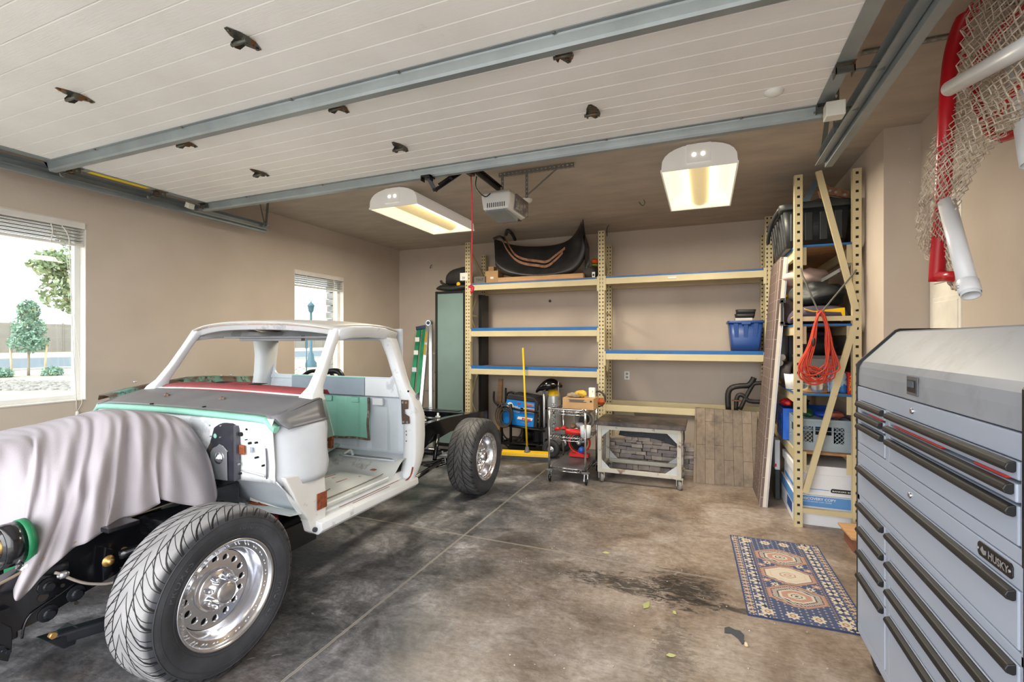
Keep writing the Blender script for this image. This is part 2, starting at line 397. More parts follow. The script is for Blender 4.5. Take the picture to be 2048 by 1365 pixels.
# ================================================================ outdoors
mb = MB(); mb.box((-140, -60, -.3), (60, 120, -.06)); struct(mb, 'ground', M('pale_gravel_ground', (172, 162, 148), .9, v=.18, vs=1.5, c2=(140, 132, 122), t=.58, s2=9))
mb = MB(); mb.prism([(-60, 50, -.058), (-22, 8, -.058), (-30, 2, -.058), (-66, 30, -.058)], (0, 0, .012)); mb.prism([(-22.3, 15.3, -.056), (-30, 52, -.056), (-36, 52, -.056), (-32, 12, -.056)], (0, 0, .012))
struct(MB().box((-58, -60, -.06), (-36, 120, -.045)), 'road', M('pale_asphalt', (98, 108, 116), .8, v=.05))
struct(MB().box((-36, -60, -.06), (-35.5, 120, .05)).box((-58.5, -60, -.06), (-58, 120, .05)), 'kerb', M('kerb_concrete', (180, 176, 170), .8))
mb = MB()
for k in range(60):
    y = -60+k*3; mb.box((-92.2, y, -.06), (-92, y+2.9, 4.2)).box((-92.3, y+2.9, -.06), (-91.9, y+3.0, 4.4))
one(mb, 'boundary_wall', M('sound_wall', (148, 140, 130), .85, v=.04), 'long pale panelled boundary wall beyond the road', 'wall', (-92, 0, 0))
LEAF = M('leaf_green', (128, 160, 140), .6, v=.35, vs=3, c2=(176, 190, 150), t=.6, s2=4)
LEAF2 = M('leaf_light', (140, 156, 118), .6, v=.35, vs=3, c2=(186, 184, 140), t=.58, s2=4)
BARK = M('pale_bark', (150, 138, 122), .9); STAKE = M('tree_stake', (206, 180, 148), .8)
def leaves(mb, cs, n, sz, rnd):
    for _ in range(n):
        c, r = rnd.choice(cs)
        u = Vector((rnd.gauss(0, 1), rnd.gauss(0, 1), rnd.gauss(0, 1))).normalized()*(rnd.random()**.4)
        p = Vector(c)+Vector((u.x*r[0], u.y*r[1], u.z*r[2]))
        a = Vector((rnd.gauss(0, 1), rnd.gauss(0, 1), rnd.gauss(0, 1))).normalized(); b_ = a.cross(Vector((rnd.gauss(0, 1), rnd.gauss(0, 1), rnd.gauss(0, 1)))).normalized()
        s = sz*rnd.uniform(.6, 1.4)
        mb.poly([p-a*s, p-b_*s*.5, p+a*s, p+b_*s*.5])
rnd = random.Random(3)
def tree(name, at, h, tw, crowns, n, sz, mat, label, stakes=False):
    t = thing(name, label, 'tree', at); at = Vector(at)
    mb = MB(); leaves(mb, [(at+Vector(c), r) for c, r in crowns], n, sz, rnd); mb.build('foliage', mat, t)
    mb = MB(); mb.tube([at, at+Vector((.03, 0, h*.4)), at+Vector((0, .05, h*.8))], [tw, tw*.8, tw*.4], 8)
    for _ in range(7):
        c, r = rnd.choice(crowns); q = at+Vector((0, 0, h*rnd.uniform(.3, .6))); mb.tube([q, (q+at+Vector(c))/2+Vector((0, 0, .1)), at+Vector(c)], [tw*.4, tw*.3, tw*.15], 5)
    mb.build('trunk', BARK, t)
    if stakes:
        for sx in (-1, 1):
            MB().tube([at+Vector((.35*sx, .45*sx, 0)), at+Vector((.4*sx, .5*sx, 1.5))], .045, 6).build('stake', STAKE, t)
    return t
pt = aZ(57, 752, -.06)
tree('young_tree', pt, 3.7, .06, [((0, 0, 1.6), (.75, .75, .5)), ((0, 0, 2.3), (.65, .65, .6)), ((0, 0, 3.1), (.42, .42, .55))], 2600, .085, LEAF, 'young staked green tree seen through the large window', True)
tree('leafy_tree', (-10.6, 5.6, -.06), 4.2, .06, [((0, -.75, 2.55), (.4, .36, .35)), ((0, -.55, 3.0), (.45, .45, .4)), ((0, -.95, 3.0), (.3, .28, .25)), ((0, -.4, 2.35), (.4, .35, .3)), ((0, .3, 3.2), (.6, .5, .7)), ((0, -.5, 3.6), (.5, .4, .3))], 3200, .05, LEAF2, 'yellow green tree beside the right edge of the large window')
for (u, v, r, lb) in ((105, 752, .42, 'small round shrub right of the staked tree outside'), (4, 756, .4, 'small round shrub left of the staked tree outside')):
    p = aZ(u, v, -.06); mb = MB(); leaves(mb, [((p.x, p.y, .1), (r, r, r*.7))], 700, .07, rnd); one(mb, 'shrub', LEAF, lb, 'shrub', p)
mb = MB()
for _ in range(260):
    p = aZ(rnd.uniform(-30, 170), rnd.uniform(764, 782), -.06); r = rnd.uniform(.06, .16); mb.blob(p, r, 6, 4, .25, rnd, (1, 1, .6))
for _ in range(80):
    p = aZ(rnd.uniform(585, 680), rnd.uniform(735, 757), -.06); r = rnd.uniform(.05, .12); mb.blob(p, r, 6, 4, .25, rnd, (1, 1, .6))
o = one(mb, 'landscape_rocks', M('pale_rock', (214, 206, 198), .9, v=.2), 'pale landscaping rocks scattered over the gravel outside', 'rocks', (-20, 10, -.06), kind=None) if False else tag(mb.build('landscape_rocks', M('pale_rock', (150, 144, 138), .9, v=.35)), 'pale landscaping rocks scattered over the gravel outside', 'rocks', kind='stuff')
LAMP = M('lamp_paint', (66, 96, 108), .5)
q = aZ(622, 735, -.06); t = thing('street_lamp', 'blue grey street lamp with lantern head outside the small window', 'street lamp', q)
k = q.length/26.; hz = (683-620)*q.length/950+1.6
D = (Vector((-SI, CO, 0))).dot(q); s = D/950.
MB().lathe([(11*s, 0), (11*s, 8*s), (7*s, 14*s), (5*s, 26*s), (2.8*s, 30*s), (2.4*s, 102*s), (2.2*s, 102*s)], q, n=12).build('pole_base', LAMP, t)
MB().lathe([(2.2*s, 100*s), (2*s, (735-626)*s), (5*s, (735-623)*s)], q, n=12).build('pole', LAMP, t)
MB().lathe([(3*s, 109*s), (5*s, 113*s), (6*s, 121*s), (7.5*s, 122*s), (5*s, 126*s), (1*s, 130*s), (.5*s, 134*s)], q, n=8).build('lantern', LAMP, t)
q = aZ(613, 750, -.06); D = (Vector((-SI, CO, 0))).dot(q); s = D/950.
t = thing('road_sign', 'thin sign post standing left of the street lamp outside', 'sign', q)
MB().cyl(q, q+Vector((0, 0, 70*s)), 1.1*s, 6).build('post', LAMP, t); MB().box((q.x-.01, q.y-3*s, 50*s), (q.x+.01, q.y+3*s, 66*s)).build('panel', LAMP, t)
BR = M('grey_brick', (150, 146, 142), .9, v=.3, vs=9)
mb = MB()
for k in range(17): mb.box((XL-.2-.26, W2[1]+.13+(.02 if k % 2 else 0), .95+k*.1), (XL-.2, W2[1]+.4, 1.04+k*.1))
struct(mb, 'trim_2', BR)
# ================================================================ overhead door and ceiling gear
GALV = M('galvanised_steel', (150, 158, 160), .42, .55, v=.12, vs=4, b=.03, bs=90)
GALVD = M('dull_galvanised_steel', (120, 122, 118), .5, .5, v=.15, vs=8)
HINGE = M('oxidised_hinge_steel', (92, 94, 88), .45, .6, v=.3, vs=30, c2=(120, 78, 32), t=.56, s2=22)
BLACKM = M('black_steel', (26, 26, 27), .35, .3, v=.2)
def door_white():
    m, nt, b = newmat('white_woodgrain_steel'); co = coords(nt)
    n = noise(nt, co, 1.2, 4); c = ramp(nt, n, [(.3, lin((230, 227, 222))), (.7, lin((246, 244, 241)))])
    g = noise(nt, coords(nt, (2.5, 90, 1)), 3, 5, .7); c = mix(nt, .28, c, ramp(nt, g, [(.35, (.35,)*3), (.6, (.9,)*3)]), 'SOFT_LIGHT')
    n2 = noise(nt, co, 1.7, 8, .75); k = ramp(nt, n2, [(.66, (0, 0, 0)), (.8, (1, 1, 1))]); c = mix(nt, mth(nt, 'MULTIPLY', k, .5), c, lin((186, 168, 152)))
    nt.links.new(c, b.inputs['Base Color']); b.inputs['Roughness'].default_value = .5
    bump(nt, b, g, .25, .004); return m
DW = door_white()
gd = thing('garage_door', 'large white ribbed overhead garage door rolled open below the ceiling', 'garage door', (-1.93, 1.9, 2.93))
DX0, DX1, ZD = -4.50, .65, 2.93
edges = [3.235, 2.72, 2.13, 1.49, .86, .2]
for k in range(5):
    ya, yb = edges[k], edges[k+1]; n = 5; mb = MB(); prof = []
    L = ya-yb
    for i in range(n):
        y0 = ya-L*i/n; y1 = ya-L*(i+1)/n
        prof += [(y0-.0005, ZD+.008), (y0-.004, ZD), (y1+.004, ZD), (y1+.0005, ZD+.008)] if i in (0, n-1) or True else []
    pts = [(DX0, y, z) for y, z in prof]+[(DX0, yb+.0005, ZD+.045), (DX0, ya-.0005, ZD+.045)]
    mb.prism(pts, (DX1-DX0, 0, 0)); mb.build('door_section', DW, gd)
def strut(y, zb=2.865):
    mb = MB(); h = ZD-zb
    pr = [(y-.055, ZD-.001), (y-.055, ZD-.005), (y-.036, ZD-.006), (y-.028, zb+.012), (y-.02, zb), (y+.02, zb), (y+.028, zb+.012), (y+.036, ZD-.006), (y+.055, ZD-.005), (y+.055, ZD-.001), (y+.038, ZD-.002), (y+.022, zb+.006), (y-.022, zb+.006), (y-.038, ZD-.002)]
    mb.prism([(DX0-.02, a, b) for a, b in pr], (DX1-DX0+.04, 0, 0)); mb.build('strut', GALV, gd)
strut(3.17); strut(2.0)
mb = MB()
for x in (-3.9, -3.0, -2.1, -1.4, -.6, .2):
    for y in (2.0-.048, 3.17-.05): mb.cyl((x, y, ZD-.012), (x, y, ZD-.004), .008, 6)
mb.build('strut_screw', GALVD, gd)
def hinge(x, y, name='hinge'):
    mb = MB(); z = ZD
    for s in (1, -1):
        mb.prism([(x-.035, y, z-.004), (x+.035, y, z-.004), (x+.03, y+.04*s, z-.004), (x+.008*1, y+.085*s, z-.004), (x-.008, y+.085*s, z-.004), (x-.03, y+.04*s, z-.004)][::s], (0, 0, .003))
    for sx in (-1, 1): mb.prism([(x+sx*.034, y+.035, z-.004), (x+sx*.034, y-.02, z-.004), (x+sx*.034, y-.035, z-.028), (x+sx*.034, y-.015, z-.042), (x+sx*.034, y+.01, z-.036)], (.003, 0, 0))
    mb.cyl((x-.045, y-.02, z-.03), (x+.045, y-.02, z-.03), .009, 10)
    for a in (.07, .045, -.07): mb.cyl((x, y+a, z-.011), (x, y+a, z-.003), .007, 6)
    mb.build(name, HINGE, gd)
for x in (-3.25, -1.93, -.6): hinge(x, 2.72)
for x in (-3.22, -1.92, -.6): hinge(x, 2.115)
for x in (-3.15, -1.88): hinge(x, 1.49)
for x in (-3.1, -1.88, -.6): hinge(x, .87)
for x in (DX0+.0, DX1-.07):
    MB().box((x, .2, ZD-.006), (x+.07, 3.235, ZD-.001)).build('end_stile', GALV, gd)
for i, y in enumerate((3.14, 2.72, 2.1)):
    for sx, xe in ((-1, DX0+.03), (1, DX1-.03)):
        mb = MB(); mb.box((xe-.04, y-.05, ZD-.01), (xe+.04, y+.05, ZD-.006)); mb.box((xe-.04, y-.03, ZD-.05), (xe-.035, y+.03, ZD-.006)).box((xe+.035, y-.03, ZD-.05), (xe+.04, y+.03, ZD-.006)); mb.box((xe-.04, y-.03, ZD-.05), (xe+.04, y-.026, ZD-.02))
        mb.build('roller_bracket', HINGE, gd)
        mb = MB(); mb.cyl((xe-.05*sx, y, ZD-.035), (xe+.14*sx, y, ZD-.035), .006, 8); mb.cyl((xe+.13*sx, y, ZD-.035), (xe+.16*sx, y, ZD-.035), .022, 12); mb.build('roller', GALVD, gd)
MB().box((DX1-.04, 3.03, 2.82), (DX1+.05, 3.11, 2.9), ).build('corner_cover', M('aged_ivory_bracket', (214, 212, 200), .5), gd, bev=.004)
MB().box((-4.56, 3.0, 2.86), (-4.5, 3.05, 2.91), rot=(0, .4, 0)).build('corner_cover', bpy.data.materials['aged_ivory_bracket'], gd)
MB().box((DX0+.005, 2.2, ZD-.009), (DX0+.06, 2.62, ZD-.0065)).build('warning_label', M('yellow_label', (226, 200, 20), .5), gd)
MB().lathe([(0, -.022), (.03, -.02), (.045, -.008), (.047, 0)], (.34, 2.87, ZD)).build('door_sensor', VINYL, gd)
# tracks
TEAR = [(1, 0), (.75, .7), (0, .95), (-.75, .7), (-1, 0), (-.45, -.75), (0, -1), (.45, -.75)]
def slot(sx, sy): return [(p*sx, q*sy) for p, q in TEAR]
for i, (x, s, ye) in enumerate(((-4.66, -1, 4.02), (.77, 1, 4.02))):
    t = thing('door_track', ['galvanised door track along the left wall', 'galvanised door track on the right of the overhead door'][i], 'track', (x, 2, 2.9))
    mb = MB(); z = 2.905
    pr = [(x-.03*s, z-.035), (x-.03*s, z-.028), (x, z-.022), (x+.022*s, z-.014), (x+.022*s, z+.022), (x, z+.03), (x-.03*s, z+.034), (x-.03*s, z+.037), (x+.004*s, z+.034), (x+.026*s, z+.026), (x+.026*s, z-.018), (x, z-.026), (x-.024*s, z-.033)]
    mb.prism([(a, -.35, b) for a, b in pr], (0, ye+.35, 0)); mb.build('rail', GALV, t)
    mb = MB(); mb.prism([(x+.03*s, -.35, z+.03), (x+.033*s, -.35, z+.03), (x+.033*s, -.35, z-.05), (x+.075*s, -.35, z-.05), (x+.075*s, -.35, z-.054), (x+.03*s, -.35, z-.054)], (0, ye+.35, 0)); mb.build('stiffener', GALV, t)
    if i == 1:
        mb = MB(); mb.holes((x+.02, 3.1, ZC-.012), (1, 0, 0), (0, 1, 0), .42, .04, 10, 1, slot(.012, .008)); mb.holes((x+.02, 3.1, ZC-.012), (1, 0, 0), (0, 0, 1), .42, .011, 10, 1, slot(.004, .002)); mb.build('ceiling_bracket', GALVD, t)
        mb = MB(); mb.holes((x-.04, 3.45, z-.03), (1, 0, 0), (0, 0, 1), .032, ZC-z+.03, 1, 6, slot(.007, .012)); mb.build('hanger', GALVD, t, solid=.003)
        MB().bar((x, 3.95, z), (x, 3.75, ZC), .03, .003).build('end_brace', GALVD, t)
    else:
        mb = MB(); mb.bar((x, 3.98, z+.02), (x+.03, 3.98, ZC), .004, .035); mb.build('hanger', GALVD, t)
        MB().bar((x+.01, 3.96, z), (x+.1, 3.8, ZC), .004, .03).build('end_brace', GALVD, t)
# opener
t = thing('garage_door_opener', 'pale grey ceiling garage door opener with black rail and arm', 'door opener', (-1.7, 4.1, 2.8))
OPG = M('opener_plastic', (205, 204, 200), .35, v=.03)
x0, x1, ya, yb, z0, z1 = -1.84, -1.56, 3.80, 4.22, 2.74, 2.93
mb = MB(); mb.loft([[(x0+.02, y, z1-i), (x0, y, z1-.04-i*.2), (x0+.02, y, z0+.02), (x0+.06, y, z0+i), (x1-.06, y, z0+i), (x1-.02, y, z0+.02), (x1, y, z1-.04), (x1-.02, y, z1-i)] for y, i in ((ya, .03), (ya+.03, .0), (yb-.03, 0), (yb, .03))], caps=True)
mb.build('housing', OPG, t, bev=.008)
MB().prism([(x0+.04, ya+.0, z0-.0), (x1-.04, ya+.0, z0-.0), (x1-.04, ya+.28, z0-.035), (x0+.04, ya+.28, z0-.035)], (0, .02, .03)).build('lens', M('opener_lens', (128, 134, 136), .25), t, bev=.006)
MB().prism([(x1, yb-.3, z0+.03), (x1, yb, z0+.03), (x1, yb, z1-.02), (x1, yb-.3, z1-.02)], (.012, 0, 0)).build('side_panel', M('opener_side', (92, 84, 80), .4, c2=(150, 146, 140), t=.55, s2=16), t, bev=.003)
mb = MB()
for k in range(9): mb.box((x0+.06+k*.02, ya-.003, z0+.035), (x0+.067+k*.02, ya+.006, z0+.075))
mb.build('vents', BLACKM, t); mb = MB()
for k in range(11): mb.box((x0+.05+k*.018, yb-.12, z0-.012), (x0+.057+k*.018, yb-.04, z0-.004))
mb.build('vents', BLACKM, t)
mb = MB(); xr = -1.70; mb.bar((xr, .2, 3.02), (xr, 3.9, 2.955), .012, .05); mb.bar((xr, .2, 3.045), (xr, 3.9, 2.98), .05, .006); mb.build('rail', BLACKM, t)
mb = MB()
mb.bar((-1.98, 3.15, 2.865), (-1.93, 3.18, 2.76), .03, .008, (0, 1, 0)).bar((-1.94, 3.18, 2.765), (xr, 3.3, 2.955), .028, .008, (0, 1, 0)).bar((-1.90, 3.17, 2.80), (xr-.02, 3.29, 2.965), .02, .006, (0, 1, 0))
for p in ((-1.93, 3.17, 2.765), (-1.82, 3.23, 2.86)): mb.cyl(Vector(p)-Vector((0, .02, 0)), Vector(p)+Vector((0, .02, 0)), .012, 8)
mb.build('arm', BLACKM, t)
mb = MB(); mb.box((-2.02, 3.11, 2.855), (-1.94, 3.19, 2.87)); mb.box((-2.02, 3.11, 2.83), (-2.014, 3.16, 2.87)).box((-1.946, 3.11, 2.83), (-1.94, 3.16, 2.87)); mb.build('door_bracket', BLACKM, t)
MB().tube([(xr-.06, 3.55, 2.97), (xr-.1, 3.62, 2.9), (xr-.08, 3.75, 2.86), (xr-.05, 3.8, 2.9)], .005, 5).build('cable', BLACKM, t)
mb = MB(); mb.box((xr-.02, 3.28, 2.9), (xr+.02, 3.36, 2.95)); mb.build('trolley', BLACKM, t)
mb = MB(); mb.tube([(xr, 3.33, 2.9), (xr+.005, 3.34, 2.6), (xr+.002, 3.335, 2.2), (xr, 3.33, 1.97)], .0045, 6); mb.build('release_rope', M('red_rope', (206, 40, 52), .7), t)
MB().tube([(xr-.02, 3.33, 2.03), (xr+.02, 3.33, 2.02), (xr+.0, 3.33, 1.98)], .011, 8).build('release_handle', M('red_plastic', (214, 24, 60), .35), t)
hs = lambda L: max(3, int(L/.045))
mb = MB(); yb_ = 4.05
mb.holes((-1.78, yb_, ZC-.05), (1, 0, 0), (0, 0, 1), .72, .035, 18, 1, slot(.009, .007)); mb.holes((-1.78, yb_, ZC-.05), (1, 0, 0), (0, 1, 0), .72, .03, 18, 1, slot(.009, .006)); mb.build('ceiling_bracket', GALVD, t)
for xx in (-1.74, -1.50): MB().holes((xx-.012, yb_-.004, z1-.03), (1, 0, 0), (0, 0, 1), .025, ZC-z1-.01, 1, 6, slot(.006, .009)).build('hanger', GALVD, t, solid=.003)
MB().bar((-1.49, yb_, z1), (-1.2, yb_, ZC-.04), .004, .025, (0, 1, 0)).build('brace', GALVD, t)
# light fixtures
LW = M('fixture_white_glow', (240, 238, 234), .4, v=.02, em=((230, 226, 220), .1))  # plain housing paint, faint emission stands in for light falling on it
LI = M('fixture_reflector', (255, 246, 222), .5, v=.02, em=((255, 238, 200), .34))
LT = M('fixture_glow', (255, 246, 220), .5, v=.02, em=((255, 240, 200), 1.6))
LC = M('fixture_cover', (246, 232, 192), .35, v=.06, vs=20, em=((255, 226, 160), .22), c2=(196, 176, 130), t=.72, s2=16)
LED = M('fixture_socket_light', (255, 255, 240), .4, em=((255, 250, 230), 6))
for i, (xa, xb) in enumerate(((-3.24, -2.66), (-.33, .235))):
    t = thing('ceiling_light', ['warm lit fluorescent fixture on the ceiling left of the door opener', 'warm lit fluorescent fixture on the ceiling above the right shelving'][i], 'ceiling light', ((xa+xb)/2, 4.66, 3.0))
    zb = 2.98; zt = 3.165; xc = (xa+xb)/2; hw = (xb-xa)/2; y0, y1 = 4.03, 5.29; n = 14
    arc = [(xc-hw*math.cos(PI*k/n), zb+(zt-zb)*math.sin(PI*k/n)**.62) for k in range(n+1)]
    mb = MB(); mb.grid([[(x, y, z) for x, z in arc] for y in (y0, y1)]); mb.build('housing', LW, t)
    MB().prism([(x, y0-.002, z) for x, z in arc], (0, .01, 0)).build('end_plate', LW, t); MB().prism([(x, y1-.008, z) for x, z in arc], (0, .01, 0)).build('end_plate', LW, t)
    arc2 = [(xc-(hw-.012)*math.cos(PI*k/n), zb+(zt-zb-.02)*math.sin(PI*k/n)**.62) for k in range(n+1)]
    MB().grid([[(x, y, z) for x, z in arc2] for y in (y0+.012, y1-.012)]).build('reflector', LI, t)
    mb = MB(); mb.prism([(x, y1-.016, z) for x, z in arc2], (0, .004, 0)); mb.build('reflector_end', LI, t)
    for k in range(2):
        xx = xc+(-.1 if k == 0 else .1); MB().cyl((xx, y0+.03, zb+.09), (xx, y1-.05, zb+.09), .016, 10).build('tube', LT, t)
    mb = MB(); m_ = 10; hc = .085
    cv = [(xc-hc*math.cos(PI*k/m_), zb+.075-.07*math.sin(PI*k/m_)) for k in range(m_+1)]
    mb.grid([[(x, y, z) for x, z in cv] for y in (y0+.01, y1-.11, y1-.07)]); mb.prism([(x, y1-.07, z) for x, z in cv], (0, .004, 0)); mb.build('lamp_cover', LC, t)
    mb = MB(); fr = .012
    mb.box((xa-.004, y0-.008, zb-.008), (xb+.004, y0+.012, zb+.006)).box((xa-.004, y1-.012, zb-.008), (xb+.004, y1+.008, zb+.006)).box((xa-.006, y0, zb-.008), (xa+.006, y1, zb+.006)).box((xb-.006, y0, zb-.008), (xb+.006, y1, zb+.006)); mb.build('rim', LW, t)
    mb = MB(); mb.box((xc-.09, y0-.012, zb+.03), (xc+.09, y0-.002, zt-.005)); mb.build('socket_plate', LW, t, bev=.003)
    for k in (-1, 1): MB().cyl((xc+.033*k, y0-.016, zb+.095), (xc+.033*k, y0-.01, zb+.095), .013, 12).build('socket', LED, t)
    lt = bpy.data.lights.new('fixture_lamp', 'AREA'); lt.shape = 'RECTANGLE'; lt.size = .5; lt.size_y = 1.1; lt.energy = 36; lt.color = (1, .9, .72)
    lo = bpy.data.objects.new('fixture_lamp', lt); COL.objects.link(lo); lo.location = (xc, 4.66, 2.965)
o = one(MB().lathe([(0, -.035), (.05, -.033), (.065, -.02), (.068, 0)], (0, 0, 0)), 'smoke_detector', VINYL, 'small round white detector on the ceiling behind the opener', 'smoke detector'); o.location = aZ(1053, 400, ZC)
o = one(MB().tube([(0, 0, 0), (.02, 0, -.03), (.05, -.02, -.05), (.07, -.05, -.03), (.06, -.07, .0)], .005, 6), 'ceiling_hook', M('green_hook', (84, 112, 92), .4, .4), 'green screw hook in the ceiling between the two lights', 'hook'); o.location = aZ(1278, 405, ZC-.01)
o = one(MB().tube([(0, 0, 0), (.0, -.03, .0), (.02, -.05, .02), (.03, -.03, .05)], .006, 6), 'wall_hook', GALVD, 'small metal hook on the back wall near the left corner', 'hook'); o.location = aY(862, 537, YB)
o = one(MB().tube([(0, 0, 0), (0, -.01, .1), (.03, -.02, .15)], .006, 6), 'ceiling_hook', BLACKM, 'small dark hook over the middle rack upright', 'hook'); o.location = (-1.24, 6.5, ZC-.15)
t = thing('wall_outlet', 'white electrical outlet on the back wall', 'outlet', aY(1254, 752, YB))
c_ = aY(1254, 752, YB); MB().box((c_.x-.038, YB-.007, c_.z-.06), (c_.x+.038, YB, c_.z+.06)).build('cover_plate', VINYL, t, bev=.003)
for s in (-1, 1): MB().box((c_.x-.017, YB-.01, c_.z+.025*s-.016), (c_.x+.017, YB-.006, c_.z+.025*s+.016)).build('socket', M('outlet_grey', (150, 146, 140), .5), t, bev=.004)
o = one(MB().cyl((0, 0, 0), (0, -.006, 0), .022, 12), 'wall_plug', BLACKM, 'small round black cap on the back wall above the middle shelf', 'wall plug'); o.location = aY(1100, 603, YB)
# ================================================================ racks
CREAM = M('cream_rack_paint', (200, 185, 146), .5, v=.08, vs=3, c2=(166, 112, 62), t=.73, s2=9, w=.03)
BLUE = M('blue_shelf_edge', (16, 96, 160), .5, v=.12, vs=9)
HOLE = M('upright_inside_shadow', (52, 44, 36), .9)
PLY = M('osb_board', (152, 112, 72), .75, v=.25, vs=14)
def upright(t, x, y, h, holes='tear', w=.082, d=.07, face=-1, name='upright'):
    """C post, perforated face towards -Y (face=-1)"""
    mb = MB()
    yf = y+(0 if face < 0 else d)
    if holes == 'tear': nx, ny, hl = 2, int(h/.05), [(p*.0085, q*.0135) for p, q in ((1, .2), (.8, .75), (0, 1), (-.8, .75), (-1, .2), (-.55, -.6), (0, -1), (.55, -.6))]
    else: nx, ny, hl = 1, int(h/.075), [(.011, 0), (.011, .011), (0, .011), (-.011, .011), (-.011, 0), (-.011, -.011), (0, -.011), (.011, -.011)]
    mb.holes((x-w/2, yf, 0), (1, 0, 0), (0, 0, 1), w, h, nx, ny, hl)
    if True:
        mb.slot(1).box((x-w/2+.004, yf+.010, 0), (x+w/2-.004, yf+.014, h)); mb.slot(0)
    for sx in (-1, 1): mb.poly([(x+sx*w/2, y, 0), (x+sx*w/2, y+d, 0), (x+sx*w/2, y+d, h), (x+sx*w/2, y, h)])
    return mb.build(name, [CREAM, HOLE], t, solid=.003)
def beam(t, a, b, h=.08, d=.045, name='beam', plates=True):
    a, b = Vector(a), Vector(b); mb = MB(); mb.bar(a, b, d, h)
    if plates:
        dr = (b-a).normalized(); sd = dr.cross(ZUP)
        for p, s in ((a, 1), (b, -1)): mb.bar(p+dr*s*-.0+sd*.0-ZUP*.12, p+ZUP*.07, *( (.036, d+.012) if abs(dr.x) > .5 else (d+.012, .036)), up=(0, 1, 0))
    return mb.build(name, CREAM, t, bev=.003)
HR = 3.05
rk = thing('storage_rack', 'long cream pallet rack with blue edged shelves along the back wall', 'rack', (-1.27, 6.5, 0))
XS = (-3.235, -1.263, .69)
for x in XS:
    upright(rk, x, 6.23, HR, 'tear'); upright(rk, x, 6.76, HR-.1, 'tear', face=-1, w=.075)
    mb = MB(); zz = .12; k = 0
    while zz < 2.9:
        mb.bar((x, 6.30, zz), (x, 6.76, zz), .03, .02) if k % 3 == 0 else None
        z2 = min(zz+.62, 2.95); mb.bar((x, 6.30 if k % 2 else 6.76, zz), (x, 6.76 if k % 2 else 6.30, z2), .03, .025); zz += .62; k += 1
    mb.build('lattice', CREAM, rk)
    MB().box((x-.06, 6.21, 0), (x+.06, 6.32, .008)).build('foot_plate', CREAM, rk)
def shelf(x0, x1, zt, n, blue=.035, board=True):
    a, b = x0+.04, x1-.04
    beam(rk, (a, 6.25, zt-.04), (b, 6.25, zt-.04)); beam(rk, (a, 6.79, zt-.04), (b, 6.79, zt-.04), .08, .04, 'rear_beam', False)
    if board:
        s = MB().box((a+.0, 6.262, zt), (b, 6.80, zt+.03)).build('shelf_board', PLY, rk); MB().box((a+.0, 6.235, zt+.001), (b, 6.261, zt+blue)).build('board_edge', BLUE, s)
shelf(XS[0], XS[1], 2.42, 0, .02); shelf(XS[0], XS[1], 1.745, 0, .045); shelf(XS[0], XS[1], 1.195, 0, .045)
shelf(XS[1], XS[2], 2.425, 0, .02); shelf(XS[1], XS[2], 1.436, 0, .045); shelf(XS[1], XS[2], .765, 0, 0, False)
c_ = aY(1344, 556, 6.22); MB().box((c_.x-.05, 6.218, c_.z-.012), (c_.x+.05, 6.226, c_.z+.012)).build('rack_sticker', M('sticker', (210, 216, 206), .5), rk)
# right-hand rack, narrow end towards the camera
rr = thing('storage_rack', 'tall cream rack loaded with boxes and bags, narrow end facing the room', 'rack', (.96, 5.6, 0))
RX0, RX1, RY = .745, 1.165, 4.71
for x in (RX0, RX1):
    for y in (RY, 6.7): upright(rr, x, y, HR-.02, 'sq', w=.06, d=.05)
def rb(zt, blue=.018, mat=PLY, yA=RY+.05, yB=6.68):
    for x in (RX0, RX1): beam(rr, (x, yA, zt-.05), (x, yB, zt-.05), .09, .03)
    s = MB().box((RX0+.018, yA-.01, zt-.018), (RX1-.018, yB, zt)).build('shelf_board', mat, rr)
    if blue: MB().box((RX0-.012, yA-.03, zt-.017), (RX1+.012, yA-.012, zt)).build('board_edge', BLUE, s); MB().box((RX0-.022, yA, zt-.014), (RX0-.016, yB, zt+.003)).build('board_edge', BLUE, s)
    for x, s in ((RX0+.045, 1), (RX1-.045, -1)):
        MB().box((x-.02, RY+.035, zt-.17), (x+.02, RY+.04, zt-.0)).build('beam_clip', CREAM, rr)
SH = [2.425, 1.745, 1.15, .645]
for i, z in enumerate(SH): rb(z, .018 if i < 3 else 0)
mb = MB(); mb.bar((RX0+.02, RY+.02, 1.79), (RX1-.02, RY+.02, 1.79), .03, .04).build('crossbar', CREAM, rr)
MB().bar((RX0+.02, RY+.02, .145), (RX1-.02, RY+.02, .145), .03, .04).build('crossbar', CREAM, rr)
MB().bar((RX0+.14, RY-.03, 3.03), (RX1-.01, RY-.0, 1.86), .045, .03, (0, 1, 0)).build('diagonal_brace', CREAM, rr)
MB().bar((RX1-.02, RY+.01, 1.72), (RX0+.05, RY+.01, .30), .045, .03, (0, 1, 0)).build('diagonal_brace', CREAM, rr)
